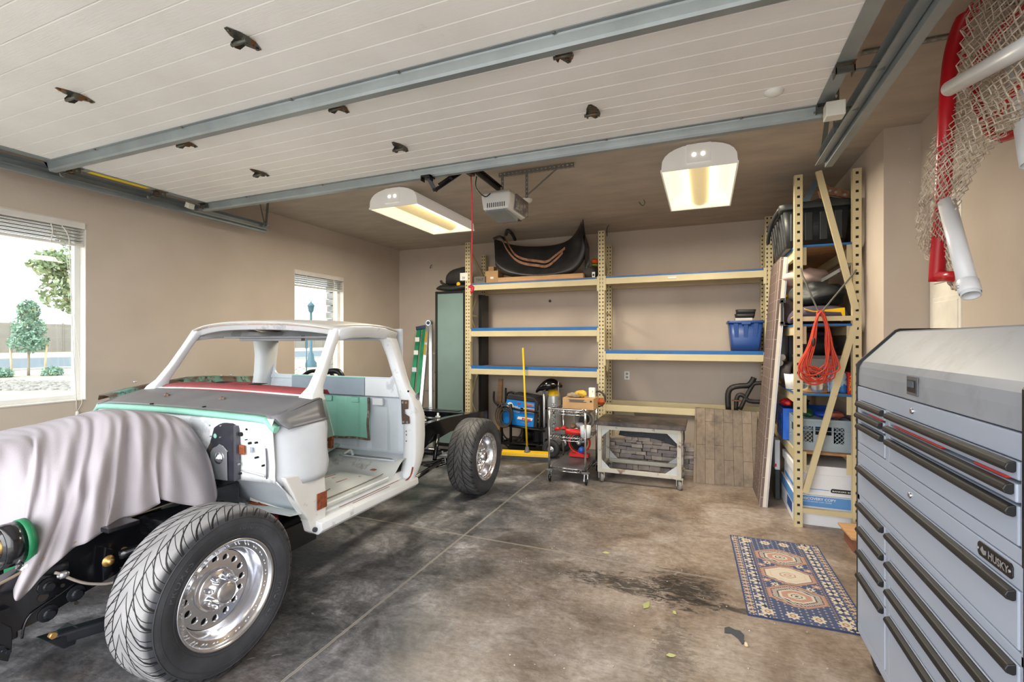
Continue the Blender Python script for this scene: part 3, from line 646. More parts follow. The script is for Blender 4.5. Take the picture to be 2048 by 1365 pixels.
# ================================================================ stripped pickup truck
WHT = M('old_white_body_paint', (226, 229, 232), .42, v=.06, vs=3, c2=(150, 104, 70), t=.77, s2=13, w=.015, c3=(196, 200, 204), t3=.6, s3=3)
WHT2 = M('white_inner_body_paint', (206, 214, 222), .5, v=.1, vs=2.5, c2=(128, 110, 90), t=.74, s2=9, w=.02)
FLR = M('worn_cab_floor_paint', (206, 210, 208), .5, v=.1, vs=4, c2=(146, 138, 120), t=.62, s2=4, w=.06)
GREYP = M('grey_primer', (122, 122, 126), .38, v=.12, vs=5)
GREYB = M('blue_grey_primer', (148, 160, 172), .5, v=.1, vs=5)
TEAL = M('faded_teal_paint', (142, 200, 182), .5, v=.12, vs=4, c2=(92, 76, 58), t=.74, s2=14, w=.02)
TEALL = M('pale_green_paint', (168, 192, 180), .55, v=.06)
REDD = M('faded_red_dash', (164, 74, 78), .6, v=.14, vs=9, c2=(140, 84, 84), t=.6, s2=5)
RUST = M('bare_rust', (146, 76, 44), .85, v=.35, vs=25, c2=(92, 52, 36), t=.55, s2=20)
RUSTY = M('rust_streaked_white', (226, 226, 224), .55, v=.06, c2=(176, 98, 48), t=.66, s2=7, w=.05)
SATB = M('gloss_black_chassis', (22, 23, 28), .22, .15, v=.3, coat=.4, spec=.6)
SATB2 = M('satin_black_parts', (38, 40, 46), .4, .3, v=.3)
GOLD = M('zinc_gold_bolt', (190, 150, 92), .4, .7, v=.15)
ALU = M('polished_aluminium', (232, 234, 240), .2, 1., v=.04)
ALUB = M('brushed_aluminium', (196, 198, 204), .35, .8, v=.06)
DARK = M('dark_void', (14, 14, 15), .9)
xc = -3.05
tk = thing('pickup_truck', 'stripped white vintage pickup cab on a bare black chassis with no doors or bed', 'truck', (xc, 3.0, 0))
def mir(p): return (2*xc-p[0], p[1], p[2])
# ---- roof
mb = MB(); rows = []
for Yk, dz, hw in ((2.53, -.012, .70), (2.6, .0, .715), (2.75, .012, .72), (2.95, .016, .725), (3.12, .01, .725), (3.24, -.012, .715), (3.31, -.045, .69)):
    row = []
    for i in range(15):
        s = -1+2*i/14; y = Yk-(.11*(1-s*s) if Yk < 2.65 else .05*(1-s*s) if Yk < 2.8 else 0)
        row.append((xc+s*hw, y, 1.695+dz+.05*(1-abs(s)**2.6)))
    rows.append(row)
mb.grid(rows); roof = mb.build('roof', M('roof_white', (208, 206, 200), .5, v=.08, c2=(170, 140, 100), t=.8, s2=12), tk, solid=.012)
# header over windscreen
mb = MB(); rr_ = []
for i in range(15):
    s = -1+2*i/14; y = 2.575-.11*(1-s*s); z = 1.69+.045*(1-abs(s)**2.6); x = xc+s*.70
    rr_.append([(x, y-.02, z-.0), (x, y-.03, z-.012), (x, y-.008, z-.02), (x, y-.0, z-.05), (x, y+.03, z-.055), (x, y+.05, z-.01)])
mb.loft(rr_, True, True); mb.build('windscreen_header', RUSTY if False else WHT, roof)
mb = MB(); mb.tube([(xc+s*.703, 2.575-.11*(1-s*s)-.022, 1.678+.045*(1-abs(s)**2.6)) for s in [-1+2*i/14 for i in range(15)]], .0055, 6); mb.build('drip_rail', M('rust_line', (186, 128, 76), .7, c2=(226, 220, 206), t=.58, s2=10), roof)
for sd in (1, -1):
    X = lambda a: xc+sd*a
    # A pillar
    mb = MB()
    def sect(c, w, dd, skew=0): x, y, z = c; return [(X(x+w/2), y-dd, z), (X(x+w/2), y+dd, z), (X(x-w/2), y+dd+skew, z), (X(x-w/2), y-dd+skew, z)]
    mb.loft([sect((.70, 2.575, 1.69), .075, .03), sect((.715, 2.50, 1.57), .06, .028), sect((.735, 2.41, 1.42), .06, .03), sect((.75, 2.335, 1.31), .07, .035), sect((.755, 2.30, 1.265), .10, .05), sect((.755, 2.29, 1.225), .14, .06)], True, True)
    mb.build('windscreen_pillar', WHT, tk, bev=.008)
    mb = MB(); mb.bar((X(.745), 2.585, 1.68), (X(.79), 2.37, 1.27), .012, .02).build('rubber_seal', RUSTY, bpy.data.objects[-1] if False else tk) if False else None
    # door header
    mb = MB(); mb.loft([[(X(.70), y, z-.075), (X(.735), y, z-.07), (X(.745), y, z-.02), (X(.755), y, z), (X(.72), y, z+.012), (X(.68), y, z)] for y, z in ((2.55, 1.675), (2.7, 1.695), (2.9, 1.70), (3.08, 1.69), (3.2, 1.665))], True, True)
    mb.build('door_header', WHT, tk)
    # B pillar / cab corner
    prof = [(.47, .88, 3.17, 3.24), (.53, .90, 3.185, 3.31), (.60, .91, 3.2, 3.35), (.68, .918, 3.205, 3.375), (.83, .922, 3.205, 3.385), (1.0, .92, 3.2, 3.38), (1.10, .905, 3.195, 3.345), (1.16, .885, 3.185, 3.315), (1.23, .845, 3.175, 3.295), (1.32, .815, 3.165, 3.285), (1.48, .775, 3.14, 3.27), (1.60, .745, 3.10, 3.255), (1.68, .72, 3.0, 3.235)]
    rings = []
    for z, xo, yj, yr in prof:
        wi = .13 if z < 1.2 else .10
        if z > 1.62: wi = .15
        rings.append([(X(xo-wi), yj+.035, z), (X(xo-wi+.01), yj+.01, z), (X(xo-.05), yj-.004, z), (X(xo-.035), yj+.008, z), (X(xo-.008), yj+.0, z), (X(xo), yj+.015, z), (X(xo), yr-.05, z), (X(xo-.02), yr-.012, z), (X(xo-.07), yr+.015, z), (X(xo-wi-.02), yr+.02, z)])
    mb = MB(); mb.loft(rings, True, True); bp = mb.build('cab_corner', WHT, tk)
    if sd == 1:
        mb = MB(); xl = X(.83); yl = 3.188
        pts = [(xl-.03, 1.13), (xl+.035, 1.13), (xl+.035, 1.06), (xl+.0, 1.055), (xl-.0, 1.02), (xl+.045, 1.0), (xl+.05, .945), (xl-.02, .935), (xl-.025, 1.0)]
        mb.prism([(x, yl-.006, z) for x, z in pts], (0, .006, 0)); st = mb.build('latch_striker', M('striker_steel', (96, 88, 84), .45, .5, v=.3, c2=(122, 84, 62), t=.5, s2=20), bp)
        for dx, dz in ((-.012, 1.11), (.02, 1.11), (-.005, .955), (.03, .955)): MB().cyl((xl+dx, yl-.011, dz), (xl+dx, yl-.005, dz), .009, 10).build('screw', ALUB, bp)
        mb = MB(); mb.cyl((X(.921), 3.27, 1.13), (X(.915), 3.3, 1.13), .001, 4)
        mb = MB(); mb.lathe([(.0, 0), (.028, .0), (.032, .006), (.030, .01)], (X(.885), 3.285, 1.15), (1, .25, .15), 16); mb.build('filler_hole', GREYP, bp)
        mb = MB()
        for z, r_ in ((.88, .004), (.85, .004), (.80, .004)): MB().cyl((X(.84), 3.193, z), (X(.84), 3.199, z), r_, 8).build('trim_hole', DARK, bp)
        MB().cyl((X(.865), 3.184, 1.2), (X(.865), 3.19, 1.2), .008, 8).build('trim_hole', DARK, bp)
        MB().tube([(X(.905), 3.19, .60), (X(.89), 3.18, .53), (X(.87), 3.14, .5)], .006, 6).build('rust_seam', RUST, bp)
    # rocker and step
    mb = MB(); mb.loft([[(X(.91), y, .50), (X(.915), y, .455), (X(.88), y, .425), (X(.78), y, .43), (X(.78), y, .555), (X(.80), y, .56), (X(.82), y, .51)] for y in (2.22, 2.5, 2.9, 3.26)], True, True)
    rk_ = mb.build('rocker_sill', WHT, tk, bev=.004)
    if sd == 1:
        mb = MB(); mb.box((X(.835), 2.45, .5125), (X(.838), 3.1, .5145)).box((X(.86), 2.55, .51), (X(.862), 2.95, .512)); mb.build('rust_streak', RUST, rk_)
    # hinge pillar and cowl side
    mb = MB(); po = [(1.99, .83), (2.29, .80), (2.31, .60), (2.30, .50), (2.27, .435), (2.225, .425), (2.19, .45), (2.165, .53), (2.08, .66)]
    mb.prism([(X(.80), y, z) for y, z in po], (X(.865)-X(.80), 0, 0)); mb.box((X(.76), 2.2, .5), (X(.80), 2.31, 1.1)); hp = mb.build('hinge_pillar', RUSTY, tk, bev=.006)
    if sd == 1:
        for y, z, dy, dz in ((2.27, 1.04, .04, .08), (2.255, .62, .05, .1)): MB().box((X(.867), y-dy*.6, z-dz/2), (X(.872), y+dy, z+dz/2)).build('rust_patch', RUST, hp, bev=.002)
        for y, z in ((2.205, .462), (2.27, .462)): MB().cyl((X(.865), y, z), (X(.88), y, z), .014, 12).build('mount_bolt', M('hole_dark', (60, 62, 70), .5), hp)
    plan = [(.58, 1.965), (.68, 1.958), (.76, 1.966), (.81, 1.99), (.84, 2.04), (.86, 2.12), (.875, 2.2), (.88, 2.27), (.868, 2.30), (.80, 2.305)]
    mb = MB(); rows = []
    for z, k, cut in ((1.118, -.02, 0), (1.10, .0, 0), (1.06, .01, 0), (.95, .004, 0), (.86, .012, 0), (.80, .006, 0), (.765, .0, 0)):
        rows.append([(X(x+k*(.3+i*.08)+.006*math.sin(i*2+z*20)), y, z+(.02*max(0, 4-i) if z < .85 else 0)-(0 if z > .8 else -.02*max(0, i-7))) for i, (x, y) in enumerate(plan)])
    mb.grid(rows); mb.build('cowl_side', M('cowl_side_paint_%d' % (sd+1), (212, 218, 226), .45, v=.06, c2=(130, 84, 56), t=.8, s2=10), tk, solid=.01)
# ---- cowl top with grey skirt ends and green lip
mb = MB(); rows = []
N = 17
def lipY(s): return 1.955-.045*(1-s*s)
for k, (t_, dz) in enumerate(((0, 0), (.15, .012), (.5, .045), (.85, .072), (1., .078))):
    rows.append([(xc+(-1+2*i/(N-1))*(.835), lipY(-1+2*i/(N-1))*(1-t_)+t_*(2.285-.05*(1-(-1+2*i/(N-1))**2)), 1.165+dz+.022*(1-(-1+2*i/(N-1))**2)) for i in range(N)])
mb.grid(rows); cw = mb.build('cowl_top', GREYP, tk, solid=.006)
for sd in (1, -1):
    X = lambda a: xc+sd*a
    mb = MB(); mb.grid([[(X(a), y0*(1-i/6)+i/6*2.30, z+dz*(i/6)) for i in range(7)] for a, z, dz, y0 in ((.80, 1.172, .075, 1.95), (.835, 1.168, .07, 1.955), (.85, 1.14, .03, 1.97), (.862, 1.118, .012, 1.99), (.885, 1.106, .015, 2.0))])
    mb.build('cowl_skirt', GREYP, cw, solid=.008)
mb = MB(); rr_ = []
for i in range(25):
    s = -1+2*i/24; y = lipY(s)-.012; z = 1.168+.022*(1-s*s)-(.05*max(0, (abs(s)-.9)/.1)**1.5); x = xc+s*.845
    rr_.append([(x, y+.03, z+.006), (x, y-.008, z), (x, y-.012, z-.02), (x, y-.006, z-.03), (x, y+.01, z-.028), (x, y+.03, z-.01)])
mb.loft(rr_, True, True); mb.build('cowl_lip', TEAL, cw)
for s_ in (-.36, .28):
    p = Vector((xc+s_*.835, 2.08, 1.233)); mb = MB(); mb.lathe([(.016, 0), (.014, .012), (.008, .016), (0, .02)], p, n=10); mb.blob(p+Vector((.02, 0, .003)), .012, 6, 4, .3); mb.build('wiper_pivot', M('wiper_pivot_%d' % int(s_*100+50), (120, 100, 84), .7, v=.3, vs=40), cw)
# windscreen base
mb = MB(); mb.tube([(xc+s*.76, 2.29-.055*(1-s*s), 1.245+.02*(1-s*s)) for s in [-1+2*i/16 for i in range(17)]], .013, 8); mb.build('windscreen_sill', WHT, tk)
# dashboard top
mb = MB(); rows = []
for y, z in ((2.27, 1.248), (2.32, 1.275), (2.42, 1.282), (2.5, 1.27), (2.52, 1.24)):
    rows.append([(xc+s*.69, y-.05*(1-s*s), z+.018*(1-s*s)) for s in [-1+2*i/14 for i in range(15)]])
mb.grid(rows); ds = mb.build('dashboard_top', REDD, tk, solid=.005)
for s_ in (-.22, .26):
    x = xc+s_*.72; MB().prism([(x-.055, 2.35, 1.302), (x+.055, 2.35, 1.302), (x+.07, 2.40, 1.306), (x-.04, 2.40, 1.306)], (0, 0, .002)).build('defroster_slot', DARK, ds)
mb = MB()
for k in range(5): mb.box((xc-.09, 2.345+k*.018, 1.3015+k*.0007), (xc+.11, 2.349+k*.018, 1.3045+k*.0007))
mb.build('speaker_grille', M('dash_dark_red', (126, 50, 54), .7), ds)
# ---- firewall and toe board
mb = MB(); rows = []
for z, y in ((1.165, 1.955), (1.13, 1.94), (1.09, 1.948), (1.0, 1.955), (.9, 1.96), (.84, 1.955), (.80, 1.96)):
    rows.append([(xc+s*.83, y-.03*(1-s*s)+.006*math.sin(9*s+z*8), z) for s in [-1+2*i/24 for i in range(25)]])
mb.grid(rows); fw = mb.build('firewall', WHT, tk, solid=.006)
mb = MB(); rows = []
for t_ in (0, .15, .35, .6, .8, 1.):
    rows.append([(x, 1.965+.24*t_+.012*math.sin(7*x+4*t_), z0*(1-t_)+t_*z1+.02*math.sin(PI*t_)) for x, z0, z1 in ((-3.88, .80, .58), (-3.5, .80, .57), (-3.1, .80, .565), (-2.95, .80, .562), (-2.75, .80, .56), (-2.6, .815, .555), (-2.45, .82, .55), (-2.3, .82, .545), (-2.235, .82, .53), (-2.2, .8, .5))])
mb.grid(rows); tb = mb.build('toe_board', WHT2, tk, solid=.006)
mb = MB(); mb.tube([(-3.1, 2.13, .60), (-2.93, 2.17, .572), (-2.8, 2.19, .56), (-2.64, 2.2, .552), (-2.52, 2.2, .548), (-2.4, 2.2, .545)], [.008, .02, .014, .02, .02, .008], 8); mb.blob((-2.9, 2.14, .59), .05, 8, 6, .3, random, (1.4, .5, .5)); mb.blob((-2.62, 2.17, .57), .05, 8, 6, .3, random, (1.6, .5, .4)); mb.build('rusted_edge', RUST, tb)
MB().bar((-2.66, 2.16, .605), (-2.25, 2.205, .555), .014, .022).build('brace', RUSTY, tb)
mb = MB(); mb.tube([(-2.74, 1.95, .80), (-2.72, 1.94, .72), (-2.69, 2.0, .64), (-2.64, 2.1, .585)], .012, 6); mb.build('flange', RUSTY, tb)
# raised oval pressing edge on the firewall
mb = MB(); mb.tube([(-2.46, 1.945, 1.11), (-2.40, 1.944, 1.105), (-2.33, 1.944, 1.07), (-2.285, 1.944, 1.0), (-2.27, 1.944, .92), (-2.272, 1.946, .84)], [.004, .008, .01, .01, .01, .008], 8)
mb.tube([(-2.47, 1.946, .855), (-2.36, 1.944, .85), (-2.28, 1.944, .842)], .007, 6); mb.build('pressing_ridge', M('ridge_shadow_white', (196, 198, 204), .5), fw)
MB().tube([(-2.268, 1.938, 1.0), (-2.262, 1.938, .92), (-2.265, 1.94, .83)], .004, 5).build('seam_sealer', M('seam_grey', (96, 96, 104), .6), fw)
mb = MB()
pl = [aY(u, v, 1.935) for u, v in ((401, 843), (420, 842), (470, 847), (477, 852), (477, 962), (458, 963), (420, 950), (410, 915))]
mb.prism(pl, (0, -.012, 0)); bpz = mb.build('booster_plate', M('black_burnt_plate', (44, 44, 54), .45, v=.35, vs=8, c2=(84, 78, 72), t=.62, s2=7), fw, bev=.003)
MB().prism([aY(u, v, 1.932) for u, v in ((474, 851), (479, 852), (480, 960), (475, 962))], (0, -.022, 0)).build('plate_flange', M('weld_grey', (92, 92, 100), .4, .4), bpz)
al = [aY(u, v, 1.92) for u, v in ((423, 958), (423, 905), (428, 897), (436, 893), (440, 889), (447, 892), (455, 901), (456, 962))]
MB().prism(al, (0, -.008, 0)).build('aluminium_adapter', ALUB, bpz, bev=.002)
cc = aY(437, 917, 1.91); MB().lathe([(.034, 0), (.034, .004), (.026, .006), (.02, .012), (.0, .022)], cc, (0, -1, 0), 28).build('adapter_boss', ALU, bpz)
cc = aY(430, 873, 1.922); MB().lathe([(.0, 0), (.014, 0)], cc, (0, -1, 0), 14).build('port_hole', TEAL, bpz)
for (u, v, r) in ((419, 852, .005), (440, 853, .005), (420, 874, .004), (439, 876, .004), (427, 951, .005), (451, 952, .005), (453, 904, .005), (476, 930, .006)):
    c = aY(u, v, 1.915); MB().cyl(c, c+Vector((0, .012, 0)), r, 8).build('stud', M('stud', (170, 170, 176), .4, .6) if 'stud' not in bpy.data.materials else bpy.data.materials['stud'], bpz)
mb = MB()
for (u, v, r) in ((480, 870, .012), (492, 860, .006), (497, 888, .007), (510, 887, .006), (510, 917, .006), (524, 933, .006), (478, 949, .006), (490, 881, .003), (404, 905, .006), (413, 918, .005), (483, 834, .004), (300, 809, .004), (405, 815, .004)):
    c = aY(u, v, 1.925); mb.cyl(c, c+Vector((0, .02, 0)), r, 10)
mb.build('bolt_holes', DARK, fw)
for pts, m_ in (((477, 890), (490, 892), (490, 911), (477, 908)), RUST), (((501, 895), (506, 896), (506, 907), (501, 906)), GREYB): MB().prism([aY(u, v, 1.932) for u, v in pts], (0, -.004, 0)).build('cutout', m_, fw)
c = aY(408, 935, 1.93); MB().lathe([(0, 0), (.02, 0), (.026, .004), (.026, .0)], c, (0, -1, 0), 16).build('grommet_hole', GREYB, fw)
# ---- floor, tunnel
mb = MB()
def fz(x, y):
    z = .55
    z += .11*max(0, min(1, (y-3.02)/.12))
    d_ = abs(x-xc); z += .13*max(0, min(1, (.30-d_)/.10))*max(0, min(1, (3.1-y)/.1+.0))
    if .36 < d_ < .72 and 2.62 < y < 2.98: z += .035*min(1, (d_-.36)/.05, (.72-d_)/.05, (y-2.62)/.05, (2.98-y)/.05)
    if y < 2.3: z += .12*(2.3-y)/.3*.4
    return z
mb.grid([[(xc-.84+1.68*i/32, 2.05+1.25*j/26, fz(xc-.84+1.68*i/32, 2.05+1.25*j/26)) for i in range(33)] for j in range(27)]); fl = mb.build('cab_floor', FLR, tk)
mb = MB(); mb.prism([(-3.4, 3.02, .70), (-2.92, 2.55, .70), (-2.78, 2.9, .70), (-2.9, 3.22, .70), (-3.3, 3.28, .70)], (0, 0, .02)); mb.build('floor_patch', M('patch_grey_green', (160, 172, 166), .5, v=.1, c2=(170, 130, 90), t=.75, s2=10), fl, bev=.006)
mb = MB()
for pts in (((-2.32, 2.4, .556), (-2.32, 2.8, .556), (-2.31, 3.15, .575)), ((-2.5, 2.32, .562), (-2.62, 2.5, .562), (-2.68, 2.62, .568)), ((-2.36, 2.35, .558), (-2.42, 2.5, .558), (-2.45, 2.62, .558))): mb.tube(pts, .0035, 5)
mb.build('floor_seams', M('floor_seam_grime', (124, 116, 102), .7), fl)
mb = MB()
for a, b in (((-2.55, 2.75), (-2.52, 2.95)), ((-2.62, 2.7), (-2.6, 2.84)), ((-2.45, 2.68), (-2.44, 2.78)), ((-2.68, 2.9), (-2.60, 2.97)), ((-2.4, 2.86), (-2.38, 2.97))): mb.bar((a[0], a[1], fz(*a)+.001), (b[0], b[1], fz(*b)+.001), .006, .002)
mb.box((-2.40, 2.99, .60), (-2.36, 3.02, .605)); mb.build('floor_rust_streaks', RUST, fl)
mb = MB(); mb.loft([[(-2.8, y_, .655), (-2.78, y_, .672), (-2.30, y_, .672), (-2.26, y_, .655)] for y_ in (3.12, 3.14, 3.24, 3.26)], False, False); mb.tube([(-2.8, 3.1, .662), (-2.55, 3.09, .66), (-2.4, 3.1, .66), (-2.28, 3.14, .65)], .007, 6); mb.build('floor_rear_step', WHT2, fl)
mb = MB(); mb.tube([(-3.3, 3.262, .665), (-2.9, 3.262, .665), (-2.5, 3.262, .665), (-2.3, 3.262, .66)], .006, 6); mb.build('rear_seam', M('rear_seam_rust', (150, 132, 112), .8), fl)
mb = MB(); mb.tube([(-2.75, 3.1, .67), (-2.7, 3.12, .70), (-2.66, 3.1, .67)], .012, 6); mb.build('seat_bracket', FLR, fl)
# ---- back panel with window
def wallhole(mb, x0, x1, z0, z1, hx0, hx1, hz0, hz1, y):
    n = 5; r = .05
    out = []; inn = []
    cs = [(hx1-r, hz1-r, 0), (hx0+r, hz1-r, 1), (hx0+r, hz0+r, 2), (hx1-r, hz0+r, 3)]; oc = [(x1, z1), (x0, z1), (x0, z0), (x1, z0)]
    for (cx, cz, q), (ox, oz) in zip(cs, oc):
        for k in range(n):
            a = PI/2*q+PI/2*k/(n-1); inn.append((cx+r*math.cos(a), y, cz+r*math.sin(a)))
            if k < n//2: out.append((ox, y, cz+r*math.sin(a)) if q in (0, 2) else (cx+r*math.cos(a), y, oz))
            elif k == n//2: out.append((ox, y, oz))
            else: out.append((cx+r*math.cos(a), y, oz) if q in (0, 2) else (ox, y, cz+r*math.sin(a)))
    O = [mb.v(p) for p in out]; I = [mb.v(p) for p in inn]; m = len(O)
    for k in range(m): mb.f([O[k], O[(k+1) % m], I[(k+1) % m], I[k]])
mb = MB(); wallhole(mb, xc-.74, xc+.74, 1.26, 1.70, xc-.68, xc+.66, 1.295, 1.605, 3.285); bk = mb.build('cab_back_panel', WHT2, tk, solid=.02)
mb = MB(); rows = []
for z, dy in ((1.27, 0), (1.14, 0), (1.12, .03), (.9, .035), (.68, .035), (.64, .0)):
    row = []
    for i in range(41):
        s = -1+2*i/40; rib = .012*(1 if (i % 8) in (3, 4, 5) and .66 < z < 1.1 else 0); row.append((xc+s*.80, 3.29+dy-rib, z))
    rows.append(row)
mb.grid(rows, False); mb.build('lower_back_panel', WHT2, bk)
MB().box((-3.5, 3.262, 1.135), (-2.68, 3.283, 1.283)).build('grey_primer_panel', GREYB, bk, bev=.006)
MB().box((-2.675, 3.264, 1.135), (-2.27, 3.283, 1.285)).build('white_shelf_panel', WHT, bk, bev=.006)
MB().box((-3.5, 3.265, 1.2835), (-2.68, 3.29, 1.292)).build('teal_strip', TEAL, bk)
mb = MB(); mb.grid([[(-3.3+.66*i/22, 3.286-.008*(1 if (i % 8) in (3, 4, 5) else 0), z) for i in range(23)] for z in (1.12, .99, .88, .77)], False); gp = mb.build('teal_patch_panel', TEAL, bk, solid=.006)
mb = MB(); mb.tube([(-2.645, 3.275, 1.12), (-2.64, 3.272, 1.0), (-2.65, 3.27, .9), (-2.638, 3.272, .765)], .010, 6); mb.tube([(-2.63, 3.272, .765), (-2.8, 3.27, .77), (-3.0, 3.272, .762), (-3.3, 3.27, .77)], .009, 6); mb.build('weld_seam', M('weld_rust', (104, 84, 70), .8, v=.4, vs=30, c2=(170, 160, 146), t=.6, s2=20), gp)
for x in (-3.07, -2.78): MB().box((x-.04, 3.262, 1.075), (x+.035, 3.28, 1.12)).build('hanger_tab', TEAL, gp, bev=.004)
MB().box((-2.6, 3.268, 1.06), (-2.5, 3.29, 1.12)).build('hanger_tab', WHT, bk, bev=.004)
mb = MB(); mb.poly([aY(u, v, 2.95) for u, v in ((634, 780), (648, 788), (668, 872), (640, 882), (634, 870))]); mb.build('pale_green_panel', TEALL, tk, solid=.012)
mb = MB(); mb.bar(aY(640, 884, 2.97), aY(665, 877, 2.97), .02, .03); mb.bar(aY(662, 877, 2.98), aY(661, 897, 2.98), .03, .03); mb.build('rusty_bracket', RUST, tk)
mb = MB(); mb.box((-3.35, 2.62, 1.60), (-2.72, 2.66, 1.64)); mb.box((-3.5, 2.6, 1.62), (-2.4, 3.2, 1.635)); mb.build('roof_lining', GREYP, roof, bev=.004)
# ---- chassis rails
def rail(xr, name='frame_rail'):
    top = [(.55, .60), (.86, .615), (.98, .63), (1.1, .665), (1.25, .70), (1.45, .73), (1.75, .72), (2.0, .60), (2.25, .47), (2.6, .44), (3.3, .45), (3.7, .56), (3.95, .70), (4.15, .765), (4.6, .76), (5.05, .735), (5.55, .70)]
    bot = [(.55, .40), (.86, .40), (.98, .41), (1.1, .42), (1.25, .46), (1.45, .50), (1.75, .47), (2.0, .34), (2.25, .25), (2.6, .25), (3.3, .26), (3.7, .36), (3.95, .48), (4.15, .55), (4.6, .60), (5.05, .59), (5.55, .56)]
    mb = MB(); rings = []
    s = 1 if xr > xc else -1
    for (y, zt), (_, zb) in zip(top, bot):
        rings.append([(xr, y, zb), (xr, y, zt), (xr-.075*s, y, zt), (xr-.075*s, y, zt-.006), (xr-.008*s, y, zt-.006), (xr-.008*s, y, zb+.006), (xr-.075*s, y, zb+.006), (xr-.075*s, y, zb)])
    mb.loft(rings, True, True, False); return mb.build(name, SATB, tk)
XR = -2.60; rn = rail(XR); rf = rail(2*xc-XR)
for (u, v, r) in ((95, 1173, .021), (152, 1188, .021), (96, 1228, .021)):
    c = aX(u, v, XR+.002); MB().lathe([(r*1.7, 0), (r*1.6, .004), (r, .006), (r, .012), (r*.75, .016), (r*.75, .026), (0, .026)], c, (1, 0, 0), 12, sm=False).build('frame_bolt', SATB2, rn)
mb = MB()
for (u, v, r) in ((86, 1195, .018), (125, 1172, .008), (152, 1207, .008), (113, 1193, .004)): c = aX(u, v, XR+.001); mb.cyl(c, c+Vector((.003, 0, 0)), r, 14)
mb.build('frame_holes', M('hole_shadow', (52, 44, 42), .9), rn)
MB().tube([aX(u, v, XR+.004) for u, v in ((44, 1278), (48, 1255), (60, 1232), (90, 1210), (120, 1190), (150, 1168))], .005, 6).build('frame_rib', SATB, rn)
mb = MB(); mb.tube([(XR+.002, y, z+.002) for y, z in ((.86, .615), (.98, .63), (1.1, .665), (1.25, .70), (1.45, .73))], .006, 6); mb.build('rail_lip', M('worn_edge', (150, 134, 118), .4, .4), rn)
# front bumper bracket
mb = MB(); p = [aX(u, v, XR+.03) for u, v in ((-30, 1250), (2, 1246), (24, 1256), (26, 1268), (24, 1300), (17, 1325), (-30, 1318))]; mb.prism(p, (-.012, 0, 0)); mb.box((XR-.08, p[0].y-.05, .52), (XR+.03, p[2].y, .535)); br = mb.build('bumper_bracket', SATB, tk, bev=.003)
for u, v in ((5, 1302), (14, 1304), (0, 1296)): c = aX(u, v, XR+.03); MB().cyl(c, c+Vector((.015, 0, 0)), .009, 6).build('bolt', SATB2, br)
for y, z in ((1.0, .42), (2.6, .34), (3.75, .46), (4.15, .66), (4.62, .70), (5.1, .70), (5.5, .64)):
    mb = MB(); mb.box((2*xc-XR+.01, y-.045, z-.04), (XR-.01, y+.045, z+.035)); mb.build('crossmember', SATB, tk, bev=.008)
mb = MB(); mb.box((-3.4, 4.2, .755), (-2.75, 4.34, .768)); mb.box((-3.3, 5.15, .73), (-2.8, 5.24, .74)); mb.build('bed_plate', SATB, tk, bev=.003)
for x, y in ((-2.72, 4.25), (-2.86, 4.45), (-2.7, 4.5)): MB().lathe([(.03, 0), (.03, .015), (.015, .02), (.012, .05), (0, .05)], (x, y, .765), n=10).build('mount_stud', ALUB, tk)
for xx in (XR, 2*xc-XR):
    s = 1 if xx > xc else -1
    mb = MB(); mb.prism([(xx+.002*s, y, z) for y, z in ((3.82, .62), (3.98, .66), (3.98, .52), (3.86, .47), (3.78, .50))], (.03*s, 0, 0)); mb.build('spring_hanger', SATB, tk, bev=.003)
    mb = MB()
    for k in range(4): mb.loft([[(xx+(.05+q)*s, y, .46-.02*k-.11*math.sin(PI*(y-3.75)/1.5)*(1-.0*k)+.0+r_) for q, r_ in ((-.03, 0), (.03, 0), (.03, .008), (-.03, .008))] for y in [3.78+.2*k*.6+i*(1.44-.24*k)/10 for i in range(11)]], True, True)
    mb.build('leaf_spring', SATB, tk)
    mb = MB(); mb.cyl((xx+.02*s, 4.3, .62), (xx+.07*s, 4.15, .40), .022, 12); mb.build('shock_absorber', SATB, tk)
    mb = MB(); mb.cyl((xx-.05*s, 4.17, .50), (xx-.05*s, 4.17, .62), .035, 14); mb.build('bump_stop', M('bump_white', (186, 196, 196), .5), tk)
mb = MB(); mb.cyl((xc-.8, 4.5, .385), (xc+.8, 4.5, .385), .042, 14); mb.blob((xc+.05, 4.5, .385), .14, 14, 9, 0, random, (1, .95, 1)); mb.cyl((xc+.05, 4.4, .385), (xc+.05, 4.2, .39), .05, 12); mb.build('rear_axle', SATB, tk)
MB().cyl((xc+.05, 4.2, .39), (xc, 2.3, .42), .04, 12).build('driveshaft', SATB, tk)
MB().cyl((-2.45, 3.55, .33), (-2.52, 4.25, .36), .022, 10).build('trailing_link', SATB, tk)
mb = MB(); mb.tube([(-2.52, 4.28, .46), (-2.5, 4.3, .40), (-2.49, 4.3, .33)], .008, 6); mb.tube([(-2.46, 4.28, .46), (-2.44, 4.3, .40), (-2.43, 4.3, .33)], .008, 6); mb.box((-2.54, 4.25, .40), (-2.42, 4.34, .42)); mb.build('u_bolt', ALUB, tk)
MB().box((-2.58, 2.02, .25), (-2.45, 2.5, .42)).build('belly_bracket', SATB, tk, bev=.01)
MB().lathe([(0, -.04), (.038, -.04), (.04, -.03), (.04, .03), (0, .035)], (-2.44, 2.12, .50), n=20).build('red_oil_filter', M('red_gloss', (206, 22, 40), .3, v=.05), tk)
